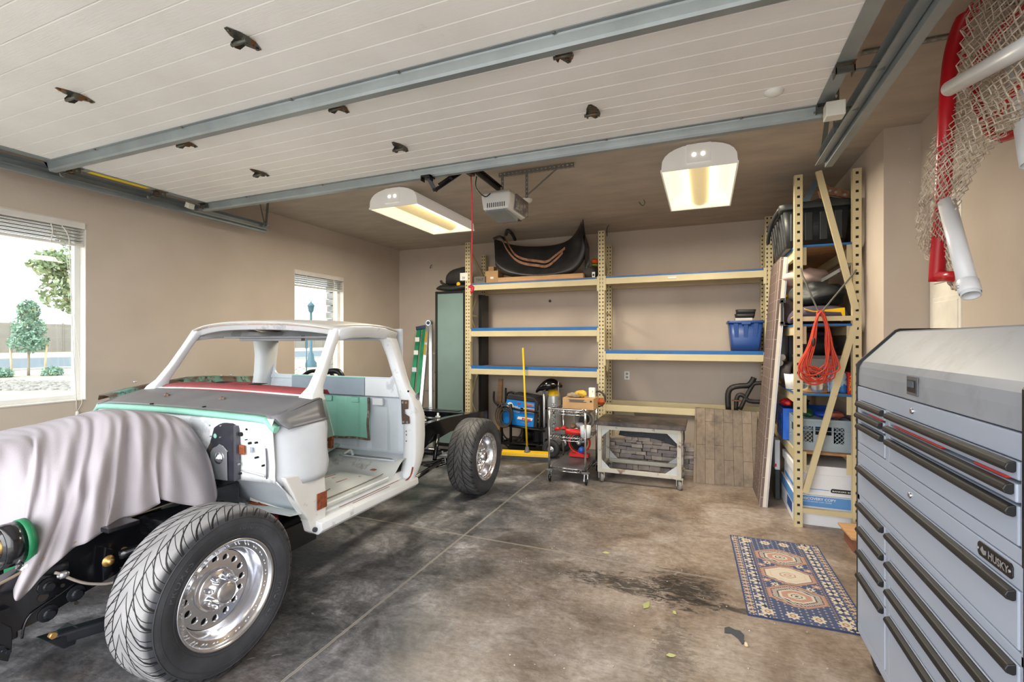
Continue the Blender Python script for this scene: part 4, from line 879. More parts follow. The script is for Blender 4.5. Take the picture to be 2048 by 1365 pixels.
# engine and front suspension
mb = MB(); mb.box((-3.3, 1.25, .62), (-2.92, 1.8, .95)); mb.box((-3.2, 1.4, .95), (-2.98, 1.7, 1.05)); mb.box((-3.15, 1.2, .4), (-2.95, 1.75, .62)); mb.cyl((-3.07, 1.6, 1.03), (-3.07, 1.6, 1.06), .12, 20); mb.build('engine_block', M('green_engine', (24, 120, 78), .4, v=.2), tk, bev=.02)
pc = aY(-4, 1098, 1.0)
MB().lathe([(.0, .02), (.028, .02), (.03, 0), (.055, -.005), (.06, .01), (.075, .012), (.08, -.005), (.088, -.004), (.09, .06), (.0, .06)], pc, (0, 1, 0), 28).build('crank_pulley', SATB, tk)
mb = MB(); mb.lathe([(.0, 0), (.024, 0), (.026, .02)], pc+Vector((0, -.008, 0)), (0, 1, 0), 14); mb.build('pulley_bolt', GOLD, tk)
mb = MB(); mb.lathe([(.082, .055), (.093, .06), (.094, .085), (.0, .085)], pc, (0, 1, 0), 28); mb.build('timing_cover', bpy.data.materials['green_engine'], tk)
mb = MB(); mb.tube([pc+Vector((-.02, .08, -.12)), pc+Vector((.03, .1, -.135)), pc+Vector((.05, .2, -.15))], .026, 10); mb.build('steering_link', SATB2, tk)
MB().blob(pc+Vector((.05, .08, -.10)), .035, 8, 6, .3).build('foil_fitting', ALU, tk)
# tower bracket
c = aX(213, 1122, -2.56)
mb = MB(); mb.prism([aX(u, v, -2.57) for u, v in ((208, 1095), (214, 1098), (222, 1098), (226, 1115), (222, 1140), (212, 1160), (204, 1162), (203, 1130))], (.012, 0, 0)); mb.build('spring_tower', SATB, tk, bev=.003); MB().box((-2.6, c.y-.03, .73), (-2.49, c.y+.10, .75)).build('spring_tower_cap', SATB, tk, bev=.003)
MB().lathe([(.026, 0), (.024, .006), (.012, .008), (.012, .026), (0, .026)], c+Vector((.014, 0, -.0)), (1, 0, 0), 12).build('cam_bolt', GOLD, tk)
MB().cyl(c+Vector((.0, .07, .02)), c+Vector((.03, .07, .02)), .014, 8).build('cam_bolt', GOLD, tk)
mb = MB(); mb.tube([c+Vector((.02, .04, .01)), c+Vector((.07, .14, .03)), (-2.44, 1.6, .66)], .022, 10); mb.tube([c+Vector((.02, .05, -.07)), c+Vector((.08, .16, -.08)), (-2.42, 1.6, .5)], .025, 10); mb.build('upper_control_arm', SATB, tk)
mb = MB(); a_ = aX(125, 1287, -2.6); mb.prism([aX(u, v, -2.62) for u, v in ((70, 1275), (112, 1262), (135, 1245), (132, 1262), (128, 1280), (104, 1290))], (.09, 0, 0)); mb.build('lower_mount', SATB2, tk, bev=.004)
c2_ = aX(102, 1271, -2.53); MB().cyl(c2_, c2_+Vector((.022, 0, 0)), .013, 6).build('mount_bolt', GOLD, tk)
mb = MB(); mb.bar((-2.57, 1.14, .33), (-2.44, 1.55, .30), .06, .05).bar((-2.57, 1.75, .35), (-2.44, 1.6, .30), .06, .05); mb.build('lower_control_arm', SATB2, tk, bev=.01)
mb = MB(); pts = []
for k in range(49): a = k/8*2*PI; pts.append((-2.52+.055*math.cos(a), 1.6+.055*math.sin(a), .36+.0055*k))
mb.tube(pts, .008, 6, smooth=0); mb.build('coil_spring', SATB, tk)
MB().cyl((-2.5, 1.45, .60), (-2.46, 1.4, .28), .025, 12).build('front_shock', SATB, tk)
mb = MB(); mb.blob((-2.5, 1.42, .49), .1, 12, 8, .05, random, (.5, 1, .7)); mb.cyl((-2.46, 1.33, .55), (-2.42, 1.45, .57), .02, 10); mb.build('brake_caliper', SATB, tk)
MB().cyl((-2.42, 1.6, .385), (-2.38, 1.6, .385), .14, 28).build('brake_disc', ALUB, tk)
mb = MB(); mb.tube([aX(u, v, -2.575) for u, v in ((110, 1147), (120, 1149), (135, 1156), (160, 1165), (185, 1169), (225, 1167), (240, 1150))], .006, 8); mb.build('brake_hose', M('hose_pale', (186, 176, 166), .35), tk)
c = aX(126, 1151, -2.575); MB().lathe([(.008, -.02), (.012, -.012), (.016, -.01), (.016, .01), (.012, .012), (.008, .02)], c, (.3, 1, 0), 10).build('hose_fitting', ALUB, tk)
mb = MB()
for k in range(3): mb.tube([(-2.64-.02*k, y, z+.01+.01*k) for y, z in ((1.3, .69), (1.4, .72), (1.6, .735), (1.9, .73), (2.0, .7))], .013-.002*k, 8)
mb.build('wiring_loom', SATB2, tk)
MB().tube([(-2.585, y, z) for y, z in ((1.05, .665), (1.25, .715), (1.45, .745), (1.85, .755))], .004, 6).build('brake_line', M('line_tan', (170, 150, 128), .35, .5), tk)
mb = MB()
for k in range(2): mb.tube([(-2.66, 1.42+.1*k, .74), (-2.65, 1.43+.1*k, .765), (-2.65, 1.45+.1*k, .75)], .006, 6)
mb.build('yellow_tie', M('tie_yellow', (196, 204, 40), .5), tk)
mb = MB(); mb.box((-3.5, 1.9, .45), (-2.62, 2.05, .75)); mb.blob((-2.72, 1.85, .62), .1, 10, 7, .2); mb.blob((-2.6, 1.92, .60), .06, 10, 7, .2); mb.build('gearbox', SATB, tk, bev=.02)
# ---- wheels
def tread_mat(name, base1, base2):
    m, nt, b = newmat(name); tc = nt.nodes.new('ShaderNodeTexCoord'); sp = nt.nodes.new('ShaderNodeSeparateXYZ'); nt.links.new(tc.outputs['Object'], sp.inputs[0])
    x, y, z = sp.outputs
    th = mth(nt, 'MULTIPLY', mth(nt, 'ARCTAN2', z, y), 1/(2*PI))
    ax = mth(nt, 'ABSOLUTE', x)
    curve = mth(nt, 'MULTIPLY', mth(nt, 'POWER', mth(nt, 'MULTIPLY', ax, 7.5), .75), .085)
    p = mth(nt, 'FRACT', mth(nt, 'MULTIPLY', mth(nt, 'SUBTRACT', th, curve), 30.))
    g = mth(nt, 'LESS_THAN', p, .14)
    p2 = mth(nt, 'FRACT', mth(nt, 'ADD', mth(nt, 'MULTIPLY', mth(nt, 'SUBTRACT', th, mth(nt, 'MULTIPLY', curve, .55)), 60.), .3))
    g2 = mth(nt, 'MULTIPLY', mth(nt, 'LESS_THAN', p2, .1), mth(nt, 'GREATER_THAN', ax, .045))
    g3 = mth(nt, 'LESS_THAN', mth(nt, 'ABSOLUTE', mth(nt, 'SUBTRACT', ax, .046)), .0035)
    r = mth(nt, 'SQRT', mth(nt, 'ADD', mth(nt, 'MULTIPLY', y, y), mth(nt, 'MULTIPLY', z, z)))
    on = mth(nt, 'GREATER_THAN', r, .352)
    gg = mth(nt, 'MULTIPLY', mth(nt, 'MAXIMUM', mth(nt, 'MAXIMUM', g, g2), g3), on)
    co = coords(nt)
    tc_ = ramp(nt, noise(nt, co, 8, 5), [(.3, lin(base1)), (.7, lin(base2))])
    side = ramp(nt, noise(nt, co, 6, 5), [(.3, lin((48, 49, 53))), (.7, lin((74, 76, 82)))])
    dust = mth(nt, 'MULTIPLY', mth(nt, 'SUBTRACT', r, .365), 60., clamp=True)
    c = mix(nt, dust, side, tc_); c = mix(nt, gg, c, lin((20, 20, 22)))
    nt.links.new(c, b.inputs['Base Color']); b.inputs['Roughness'].default_value = .55; b.inputs['Specular IOR Level'].default_value = .35
    bump(nt, b, mth(nt, 'SUBTRACT', 1, gg), .9, .006); return m
TFRONT = tread_mat('dusty_front_tread', (128, 127, 128), (152, 151, 152)); TREAR = tread_mat('rear_tread', (74, 74, 76), (98, 97, 98))
def wheel(cx, cy, cz, side, rub, lab):
    w = bpy.data.objects.new('wheel', None); COL.objects.link(w); w.parent = tk
    Mw = Matrix.Translation((cx, cy, cz)) @ (Matrix.Identity(4) if side > 0 else Matrix.Rotation(PI, 4, 'Z'))
    WM[w.name] = Mw; lm = WM[tk.name].inverted() @ Mw; w.location = lm.translation; w.rotation_euler = lm.to_euler()
    if lab: w['label'] = lab
    R = .392
    prof = [(.232, .112), (.240, .128), (.252, .133), (.275, .142), (.305, .148), (.335, .146), (.355, .140), (.372, .131), (.383, .118), (.388, .1), (.391, .07), (R, .03), (R, -.03), (.391, -.07), (.388, -.1), (.383, -.118), (.372, -.131), (.335, -.146), (.275, -.142), (.240, -.128), (.232, -.112)]
    MB().lathe(prof, (0, 0, 0), (1, 0, 0), 96).build('tire', rub, w, local=True)
    WM_ = {}
    rim = [(.236, .112), (.246, .128), (.249, .135), (.246, .139), (.238, .137), (.232, .125), (.228, .118), (.205, .115), (.200, .108), (.192, .06), (.180, .035), (.176, .03)]
    MB().lathe(rim+[(.176, .02), (.2, .0), (.22, -.1), (.236, -.12)], (0, 0, 0), (1, 0, 0), 72).build('rim', ALU, w, local=True)
    mb = MB(); n = 16; xf = .034
    for k in range(n):
        a0 = 2*PI*k/n; da = 2*PI/n; ri, ro = .098, .177; rm = .143; hr = .0165
        O = []; I = []
        for j in range(16):
            al_ = 2*PI*j/16; px_, py_ = math.cos(al_), math.sin(al_); mx = max(abs(px_), abs(py_)); qx, qy = px_/mx, py_/mx
            rr = rm+qx*(ro-rm) if qx > 0 else rm+qx*(rm-ri); aa = a0+qy*da/2; O.append((xf, rr*math.cos(aa), rr*math.sin(aa)))
            rr, tt = rm+hr*px_, hr*py_; I.append((xf, rr*math.cos(a0)-tt*math.sin(a0), rr*math.sin(a0)+tt*math.cos(a0)))
        vo = [mb.v(p) for p in O]; vi = [mb.v(p) for p in I]; vb = [mb.v((p[0]-.022, p[1], p[2])) for p in I]
        for j in range(16): mb.f([vo[j], vo[(j+1) % 16], vi[(j+1) % 16], vi[j]]); mb.f([vi[j], vi[(j+1) % 16], vb[(j+1) % 16], vb[j]], True)
    mb.build('wheel_disc', ALU, w, local=True)
    MB().lathe([(.0, .012), (.18, .012)], (0, 0, 0), (1, 0, 0), 32).build('brake_backing', DARK, w, local=True)
    MB().lathe([(.10, .034), (.098, .05), (.088, .058), (.055, .06), (.052, .115), (.046, .124), (.03, .128), (0, .128)], (0, 0, 0), (1, 0, 0), 40).build('hub_cap', ALU, w, local=True)
    for k in range(8): a = 2*PI*(k+.5)/8; MB().lathe([(.013, .055), (.013, .085), (.010, .096), (0, .1)], (0, .072*math.cos(a), .072*math.sin(a)), (1, 0, 0), 10).build('lug_nut', ALU, w, local=True)
    mb = MB()
    for k in range(24):
        for e in (-.035, .035): a = 2*PI*k/24+e*1.2; mb.lathe([(.0045, .116), (.0045, .121), (0, .122)], (0, .217*math.cos(a), .217*math.sin(a)), (1, 0, 0), 6)
    mb.build('lip_rivets', ALUB, w, local=True)
    mb = MB()
    for r_, x_ in ((.262, .1385), (.322, .1478), (.348, .1445)): mb.lathe([(r_-.0015, x_-.002), (r_, x_+.0012), (r_+.0015, x_-.002)], (0, 0, 0), (1, 0, 0), 72)
    mb.build('sidewall_rings', M('sidewall', (58, 59, 64), .5) if 'sidewall' not in bpy.data.materials else bpy.data.materials['sidewall'], w, local=True)
    if side > 0:
        for body, mid, r_, hgt in (('PROXES', 2.55, .282, .028), ('PROXES', -.55, .282, .028), ('TOYO TIRES', 1.15, .292, .018)):
            cu = bpy.data.curves.new('t', 'FONT'); cu.body = body; cu.size = hgt/.72; cu.space_character = 1.25; ot = bpy.data.objects.new('t', cu); COL.objects.link(ot); bpy.context.view_layer.update()
            me = bpy.data.meshes.new_from_object(ot); bpy.data.objects.remove(ot); wv = max(v.co.x for v in me.vertices)
            for v in me.vertices:
                a = mid-(v.co.x-wv/2)/r_; rr = r_+v.co.y; v.co = Vector((.1475 if r_+v.co.y > .283 else .1455, rr*math.cos(a), rr*math.sin(a)))
            me.materials.clear(); me.materials.append(bpy.data.materials['tire_lettering'] if 'tire_lettering' in bpy.data.materials else M('tire_lettering', (84, 86, 92), .45)); o = bpy.data.objects.new('lettering', me); COL.objects.link(o); o.parent = w
    return w
def lw(o): pass
_bt = MB.build
wheel(-2.245, 1.60, .392, 1, TFRONT, 'front wheel with pale dusty tread')
wheel(-2.245, 4.50, .392, 1, TREAR, None)
wheel(2*xc+2.245, 1.60, .392, -1, TFRONT, None); wheel(2*xc+2.245, 4.50, .392, -1, TREAR, None)
# ================================================================ drape cloth over the engine
CLOTH = M('mauve_grey_moving_cloth', (166, 160, 166), .9, v=.05, vs=3, b=.12, bs=160)
hem = [((-90, 1040), -3.15), ((-30, 1056), -3.0), ((10, 1062), -2.9), ((46, 1068), -2.74), ((34, 1125), -2.66), ((27, 1178), -2.60), ((42, 1196), -2.57), ((85, 1152), -2.56), ((130, 1112), -2.56), ((172, 1085), -2.555), ((214, 1060), -2.55), ((212, 1052), -2.60), ((262, 1035), -2.56), ((318, 1014), -2.52), ((322, 1000), -2.57), ((375, 1012), -2.52), ((428, 1010), -2.52), ((436, 985), -2.56)]
mid = [((-90, 960), -3.1), ((-30, 965), -3.0), ((10, 965), -2.92), ((50, 960), -2.84), ((60, 1000), -2.74), ((75, 1030), -2.68), ((100, 1060), -2.64), ((130, 1030), -2.62), ((160, 1020), -2.60), ((185, 1000), -2.59), ((215, 985), -2.60), ((235, 965), -2.64), ((275, 955), -2.60), ((305, 940), -2.58), ((325, 925), -2.63), ((365, 930), -2.58), ((412, 940), -2.60), ((422, 925), -2.64)]
sho = [((-90, 905), -3.1), ((-30, 900), -3.05), ((15, 893), -3.02), ((60, 890), -2.98), ((75, 905), -2.9), ((95, 925), -2.83), ((120, 945), -2.76), ((148, 962), -2.68), ((170, 945), -2.68), ((195, 915), -2.70), ((225, 890), -2.72), ((250, 870), -2.76), ((280, 872), -2.70), ((310, 868), -2.70), ((335, 865), -2.74), ((360, 872), -2.70), ((392, 882), -2.69), ((405, 888), -2.72)]
top = [((-90, 893), -3.3), ((-30, 887), -3.3), ((10, 877), -3.25), ((45, 868), -3.2), ((75, 862), -3.15), ((105, 857), -3.1), ((135, 850), -3.05), ((160, 845), -3.0), ((185, 840), -2.98), ((205, 833), -2.95), ((225, 829), -2.93), ((248, 826), -2.92), ((270, 827), -2.88), ((295, 828), -2.86), ((318, 830), -2.84), ((340, 834), -2.82), ((360, 839), -2.80), ((372, 846), -2.80)]
R0 = [[aX(u, v, x) for (u, v), x in r] for r in (hem, mid, sho, top)]
bk_ = [p+Vector((-.28, .04, -.012)) for p in R0[3]]; bk2 = [Vector((p.x-.25, p.y+.04, p.z-.12)) for p in bk_]
for b_ in (bk_, bk2):
    for p in b_: p.y = min(p.y, 1.88)
ctrl = R0+[bk_, bk2]
def cr(p0, p1, p2, p3, t): return .5*((2*p1)+(p2-p0)*t+(2*p0-5*p1+4*p2-p3)*t*t+(3*p1-p0-3*p2+p3)*t**3)
def resamp(L, n):
    out = []
    for i in range(len(L)-1):
        for k in range(n): out.append(cr(L[max(i-1, 0)], L[i], L[i+1], L[min(i+2, len(L)-1)], k/n))
    return out+[L[-1]]
rowsH = [resamp(r, 8) for r in ctrl]; cols = [resamp([rowsH[j][i] for j in range(len(rowsH))], 8) for i in range(len(rowsH[0]))]
nr = len(cols[0]); mb = MB(); G = []
RID = [(18, 22, 3.5, .02), (33, 30, 3, .022), (44, 52, 3, .028), (62, 60, 3.2, .03), (72, 78, 3, .018), (88, 83, 3.2, .04), (98, 96, 3.2, .026), (108, 104, 2.6, .018), (114, 112, 3.2, .034), (124, 130, 3, .02)]
for i, c in enumerate(cols):
    g = []
    for j, p in enumerate(c):
        t = max(0, 1-j/16.); a = (.006+.022*t)*(1 if j < 24 else 0)
        ph = i/8.; f = math.sin(ph*1.35+.9*math.sin(ph*.8)+j*.035)+.5*math.sin(ph*2.3+1.3-j*.06)*(1 if j < 14 else .3)
        n = Vector((1, -.45, .1 if j < 10 else .5)).normalized()
        q = min(1, j/26.); dsp = sum(A_*(math.exp(-((i-(h_+(t2-h_)*q))/w_)**2)-.8*math.exp(-((i-(h_+(t2-h_)*q)-w_*1.9)/(w_*.9))**2)) for h_, t2, w_, A_ in RID)*(1 if j < 18 else max(0, (28-j)/10))*(.55+.45*t)
        g.append(p+n*(a*f+dsp+.002*math.sin(i*.9+j*.7)))
    G.append(g)
mb.grid(G)
one(mb, 'drop_cloth', CLOTH, 'mauve grey cloth draped over the truck engine', 'cloth', (-2.9, 1.4, 1.0), solid=.003)
# ================================================================ fender leaned by the left wall, frame behind cab
RG = M('rusty_green_panel', (92, 136, 122), .65, v=.25, vs=8, c2=(84, 66, 52), t=.5, s2=7, w=.05, c3=(36, 34, 34), t3=.6, s3=12)
mb = MB(); rows = []
for y, zt in ((2.22, 1.18), (2.4, 1.215), (2.65, 1.25), (2.9, 1.275), (3.1, 1.27), (3.3, 1.25), (3.55, 1.235), (3.9, 1.22), (4.3, 1.2)):
    rows.append([(-4.36, y, zt-.75), (-4.26, y, zt-.5), (-4.22, y, zt-.2), (-4.22, y, zt-.05), (-4.25, y, zt-.005), (-4.30, y, zt), (-4.38, y, zt-.005), (-4.39, y, zt-.04)])
mb.grid(rows); o = tag(thing('truck_fender', 'rusty green truck fender standing between the cab and the left wall', 'truck panel', (-4.3, 3.2, 0)), None, None)
mb.build('outer_skin', RG, o, solid=.008)
mb = MB(); 
for y in (2.45, 2.7, 2.9, 3.0, 3.2, 3.3): mb.cyl((-4.34, y, 1.2+.06), (-4.34, y, 1.27), .012, 6)
mb.build('studs', ALUB, o)
MB().prism([(-4.36, 2.3, 0), (-4.3, 2.3, 0), (-4.26, 2.3, .5), (-4.34, 2.3, .5)], (0, 1.9, 0)).build('lower_skirt', RG, o)
t = thing('tubular_frame', 'black curved tubular bar standing between the cab and the small window', 'frame', (-3.9, 4.4, 0))
p1 = [aY(u, v, 4.3) for u, v in ((640, 900), (640, 757), (650, 746), (675, 742), (686, 752), (686, 900))]
y_ = 3.9; pts = [aY(u, v, y_) for u, v in ((638, 900), (638, 762), (646, 748), (664, 743), (678, 745), (685, 757), (686, 900))]
MB().tube(pts[1:-1], .03, 10).build('hoop', BLACKM, t)
for q in (pts[1], pts[-2]): MB().cyl(q, (q.x, q.y, .02), .024, 10).build('post', BLACKM, t)
pts = [aY(u, v, y_+.04) for u, v in ((604, 900), (606, 753), (620, 744), (640, 743), (660, 745), (666, 755), (668, 900))]
MB().tube(pts[1:-1], .02, 10).build('hoop', BLACKM, t)
for q in (pts[1], pts[-2]): MB().cyl(q, (q.x, q.y, .02), .016, 10).build('post', BLACKM, t)
MB().tube([pts[1]-Vector((0, 0, .5)), pts[5]-Vector((0, 0, .5))], .014, 8).build('cross_tube', BLACKM, t)
# ================================================================ props along the back wall
def pbox(name, mat, label, cat, u0, v0, u1, v1, Y, d, group=None, bev=.004, parent=None):
    """box whose front face spans two photographed corners on the plane y=Y, depth d"""
    a, b = aY(u0, v1, Y), aY(u1, v0, Y); mb = MB().box((a.x, Y, a.z), (b.x, Y+d, b.z))
    if parent is not None: return mb.build(name, mat, parent, bev=bev)
    return one(mb, name, mat, label, cat, ((a.x+b.x)/2, Y+d/2, a.z), group, bev=bev)
FOAM = M('black_vinyl_pad', (44, 44, 44), .5, v=.2, vs=6, b=.3, bs=14)
BAGM = M('charcoal_fabric', (52, 50, 50), .85, v=.25, vs=7, b=.3, bs=60)
CARD = M('cardboard', (190, 152, 108), .85, v=.08, vs=6)
FROST = M('frosted_green_glass', (122, 146, 142), .16, v=.12, vs=1.2, spec=.7)
FR = M('black_door_frame', (20, 21, 22), .35, v=.1)
GREENF = M('green_fibreglass', (34, 140, 96), .4, v=.1, vs=3)
PAPER = M('white_label_paper', (236, 234, 228), .6, v=.03)
YEL = M('safety_yellow', (240, 192, 20), .45, v=.06)
REDP = M('tool_red', (204, 34, 30), .35, v=.1)
BLUEP = M('tool_blue', (30, 84, 176), .4, v=.1)
INK = M('black_ink', (24, 24, 26), .6)
CHROME = M('chrome_wire', (206, 208, 210), .18, 1., v=.04)
WOOD = M('pine_board', (190, 148, 104), .7, v=.18, vs=3, st=(1, 6, 6))
# frosted door
t = thing('glass_cabinet_door', 'tall black framed frosted glass door standing left of the rack', 'glass door', (-3.56, 6.45, 0))
yd = 6.3; xa, xb = -3.83, -3.315
MB().box((xa+.03, yd+.012, .05), (xb-.03, yd+.02, 2.32)).build('glass_pane', FROST, t)
mb = MB()
for p0, p1 in (((xa, yd, 0), (xa+.035, yd+.04, 2.355)), ((xb-.035, yd, 0), (xb, yd+.04, 2.355)), ((xa+.035, yd, 2.32), (xb-.035, yd+.04, 2.355)), ((xa+.035, yd, 0), (xb-.035, yd+.04, .05))): mb.box(p0, p1)
mb.build('door_frame', FR, t, bev=.002)
one(MB().box((-3.19, 6.50, 0), (-3.14, 6.75, 2.3)), 'black_board', FR, 'narrow black board standing inside the left rack frame', 'board', (-3.17, 6.6, 0))
mb = MB(); a, b = aY(866, 582, 6.3), aY(934, 580, 6.3)
rows = []
for i in range(13):
    f = i/12; x = a.x+(b.x-a.x)*f; e = min(1, 4*min(f, 1-f)+.25); r = .05*e
    rows.append([(x, 6.40+r*2*math.cos(q), 2.41+r*1.05*math.sin(q)+.01*math.sin(f*9)) for q in [2*PI*k/12 for k in range(12)]])
mb.loft(rows, True, True); one(mb, 'foam_roll', FOAM, 'long black padded roll lying on top of the frosted glass door', 'roll', (-3.56, 6.4, 2.36), sub=1)
t = thing('duffel_bag', 'slumped charcoal fabric bag on the padded roll at the rack end', 'bag', (-3.5, 6.5, 2.47))
mb = MB(); R = []
for x, z0, z1, w in ((-3.74, 2.47, 2.56, .05), (-3.70, 2.46, 2.67, .12), (-3.62, 2.46, 2.715, .16), (-3.5, 2.46, 2.73, .17), (-3.38, 2.46, 2.76, .15), (-3.34, 2.47, 2.7, .07)):
    zc, hz = (z0+z1)/2, (z1-z0)/2; R.append([(x+.012*math.sin(k*3), 6.5+w*math.cos(q)*(1+.12*math.sin(3*q+x*30)), zc+hz*math.sin(q)*(1+.06*math.sin(5*q))) for k, q in enumerate([2*PI*k/14 for k in range(14)])])
mb.loft(R, True, True); mb.build('bag_body', BAGM, t, sub=1)
MB().tube([(-3.8, 6.42, 2.53), (-3.76, 6.4, 2.49), (-3.7, 6.4, 2.47)], .02, 8).build('strap', BAGM, t)
one(MB().lathe([(.0, -.012), (.03, -.012), (.032, 0), (.03, .012), (0, .012)], (0, 0, 0), (0, 1, 0), 20), 'tape_measure', YEL, 'round yellow tape measure beside the small white box', 'tape measure').location = aY(917, 569, 6.33)
t = thing('part_box', 'small white carton marked 20 at the end of the top shelf', 'box', aY(927, 562, 6.25))
pbox('carton', PAPER, '', '', 920, 546, 935, 562, 6.22, .09, parent=t, bev=.002)
text('20', aY(924, 559, 6.218), (1, 0, 0), (0, 0, 1), .035, INK, t)
t = thing('tint_box', 'long grey carton lettered TINT on the left end of the top shelf', 'box', aY(950, 568, 6.3))
GC = M('grey_carton', (116, 112, 106), .7, v=.08)
a, b = aY(936, 568, 6.36), aY(970, 551, 6.36); MB().box((a.x, 6.36, 2.46), (b.x, 6.6, 2.56)).build('carton', GC, t, bev=.002)
text('TINT', (b.x-.15, 6.358, 2.49), (1, 0, 0), (0, 0, 1), .04, INK, t)
t = thing('cardboard_box', 'tall tan cardboard box on the top shelf left of the black fender', 'box', aY(983, 566, 6.4))
a, b = aY(971, 566, 6.4), aY(996, 538, 6.4); MB().box((a.x, 6.4, 2.452), (b.x, 6.62, 2.64)).build('carton', CARD, t, bev=.002)
MB().box((a.x, 6.5, 2.64), (a.x+.09, 6.62, 2.72), ).build('open_flap', CARD, t, bev=.002)
MB().box((a.x+.08, 6.397, 2.52), (a.x+.13, 6.4, 2.55)).build('label', PAPER, t)
# black fender on the top shelf
BF = M('sooty_black_metal', (48, 47, 48), .42, .2, v=.35, vs=4, c2=(92, 66, 48), t=.66, s2=7, w=.06, b=.15, bs=12)
STRIP = M('brown_rust_strip', (146, 104, 78), .8, v=.25, vs=20, c2=(90, 58, 44), t=.6, s2=14)
t = thing('car_fender', 'large black curved fender with two brown trim strips on the top shelf', 'fender', (-2.1, 6.5, 2.52))
def E(u, v, y): return aY(u, v, y-.05-max(0, 482-v)*.0165)
outer = [(987, 476), (1010, 487), (1035, 492), (1062, 494), (1090, 493), (1115, 490), (1138, 482), (1152, 466), (1160, 450), (1163, 440)]
inner = [(989, 500), (1003, 515), (1030, 530), (1060, 536), (1090, 537), (1118, 531), (1140, 518), (1155, 500), (1164, 480), (1166, 462)]
low = [(990, 530), (1004, 548), (1030, 553), (1060, 555), (1090, 554), (1120, 550), (1148, 545), (1162, 530), (1172, 510), (1178, 490)]
mb = MB(); mb.grid([[E(u, v, 6.62) for u, v in outer], [E(u, v+8, 6.52) for u, v in outer], [E(u, v, 6.42) for u, v in inner], [E(u, (v+w_)/2+4, 6.33) for (u, v), (_, w_) in zip(inner, low)], [E(u, v, 6.32) for u, v in low], [E(u, v+3, 6.5) for u, v in low]]); mb.build('fender_skin', BF, t, sub=2, solid=.012)
for off, dy in ((0, 0), (9, -.03)):
    pts = [(1008-off*.4, 472+off), (1018-off*.4, 492+off), (1030, 510+off), (1048, 519+off), (1075, 523+off), (1094, 524+off), (1112, 511+off), (1130-off*.5, 497+off)]
    mb = MB(); P = resamp([E(u, v, 6.36+dy) for u, v in pts], 4)
    mb.loft([[p+Vector((0, -.004, -.018)), p+Vector((0, -.004, .018)), p+Vector((0, .004, .018)), p+Vector((0, .004, -.018))] for p in P], True, True, False); mb.build('trim_strip', STRIP, t)
mb = MB(); mb.tube([E(1012, 470, 6.5), E(1015, 462, 6.5), E(1024, 468, 6.5), E(1030, 480, 6.52)], .025, 8); mb.tube([E(988, 478, 6.45), E(1000, 474, 6.45), E(1010, 480, 6.45)], .02, 6); mb.build('inner_flange', BF, t)
mb = MB(); mb.prism([E(1164, 442, 6.42), E(1166, 438, 6.42), E(1170, 470, 6.42), E(1178, 495, 6.42), E(1178, 530, 6.42), E(1170, 545, 6.42), E(1166, 548, 6.42), E(1170, 510, 6.42), E(1164, 475, 6.42)], (0, .03, 0)); mb.build('rear_edge', BF, t, bev=.004)
a, b = aY(997, 560, 6.3), aY(1167, 550, 6.3)
one(MB().box((a.x, 6.28, 2.452), (b.x, 6.45, 2.515)), 'wood_plank', WOOD, 'brown wooden plank under the black fender on the top shelf', 'plank', (a.x, 6.3, 2.452), bev=.003)
for i, (u0, v0, u1, v1, m_, lb) in enumerate(((1180, 517, 1197, 528, M('orange_knit', (222, 92, 32), .8), 'orange folded glove on the top of the small stack beside the fender'), (1180, 528, 1197, 533, M('lime_knit', (120, 190, 60), .8), 'lime green folded glove in the stack beside the fender'), (1179, 533, 1197, 541, M('maroon_cloth', (84, 34, 44), .9), 'maroon folded cloth in the stack beside the fender'))):
    a, b = aY(u0, v1, 6.42), aY(u1, v0, 6.42); mb = MB(); mb.blob(((a.x+b.x)/2, 6.5, (a.z+b.z)/2), 1, 14, 8, .06, random, ((b.x-a.x)*.56, .1, (b.z-a.z)*.62)); one(mb, 'folded_glove' if i < 2 else 'folded_cloth', m_, lb, 'glove' if i < 2 else 'cloth', ((a.x+b.x)/2, 6.5, a.z), sub=1)
t = thing('dark_pouch', 'dark grey pouch with a white tag at the right end of the top shelf bay', 'pouch', aY(1178, 557, 6.4))
a = aY(1180, 549, 6.4); mb = MB(); mb.blob((a.x, 6.42, 2.53), 1, 14, 9, .06, random, (.12, .1, .085)); mb.build('pouch_body', M('dark_knit', (66, 62, 58), .9, b=.4, bs=40), t, sub=1)
a = aY(1187, 550, 6.3); MB().box((a.x-.02, 6.3, a.z-.035), (a.x+.02, 6.305, a.z+.035)).build('tag', PAPER, t); MB().box((a.x-.012, 6.298, a.z-.02), (a.x+.012, 6.3, a.z+.01)).build('tag_print', INK, t)
# ladders
t = thing('step_ladder', 'green fibreglass step ladder leaning in the back left corner', 'ladder', (-4.25, 6.5, 0))
for du, (ub, vb) in ((0, (790, 880)), (11, (806, 880)), ):
    a, b = aY(839+du, 655-du*.2, 6.75), aY(818+du*1.2, 830, 6.2); d_ = (b-a); b = a+d_*(a.z/(a.z-b.z))
    b.z = .02; MB().bar(a, b, .075, .03, (0, 1, 0)).build('side_rail', GREENF, t, bev=.004)
a = aY(848, 655, 6.75); MB().box((a.x-.13, 6.7, a.z-.04), (a.x+.07, 6.78, a.z+.02), rot=(0, -.15, 0)).build('top_cap', M('ladder_cap_blue', (42, 62, 92), .4), t, bev=.006)
for k, v in enumerate((680, 706, 740, 770)):
    a = aY(839-(v-655)*.1, v, 6.62-(v-655)*.003); MB().box((a.x-.04, a.y-.03, a.z-.035), (a.x+.04, a.y-.028, a.z+.035)).build('label_sticker' if k < 2 else 'spreader', PAPER if k < 2 else ALUB, t) if k != 3 else None
t = thing('aluminium_ladder', 'folded aluminium ladder with yellow stickers beside the frosted door', 'ladder', (-4.0, 6.4, 0))
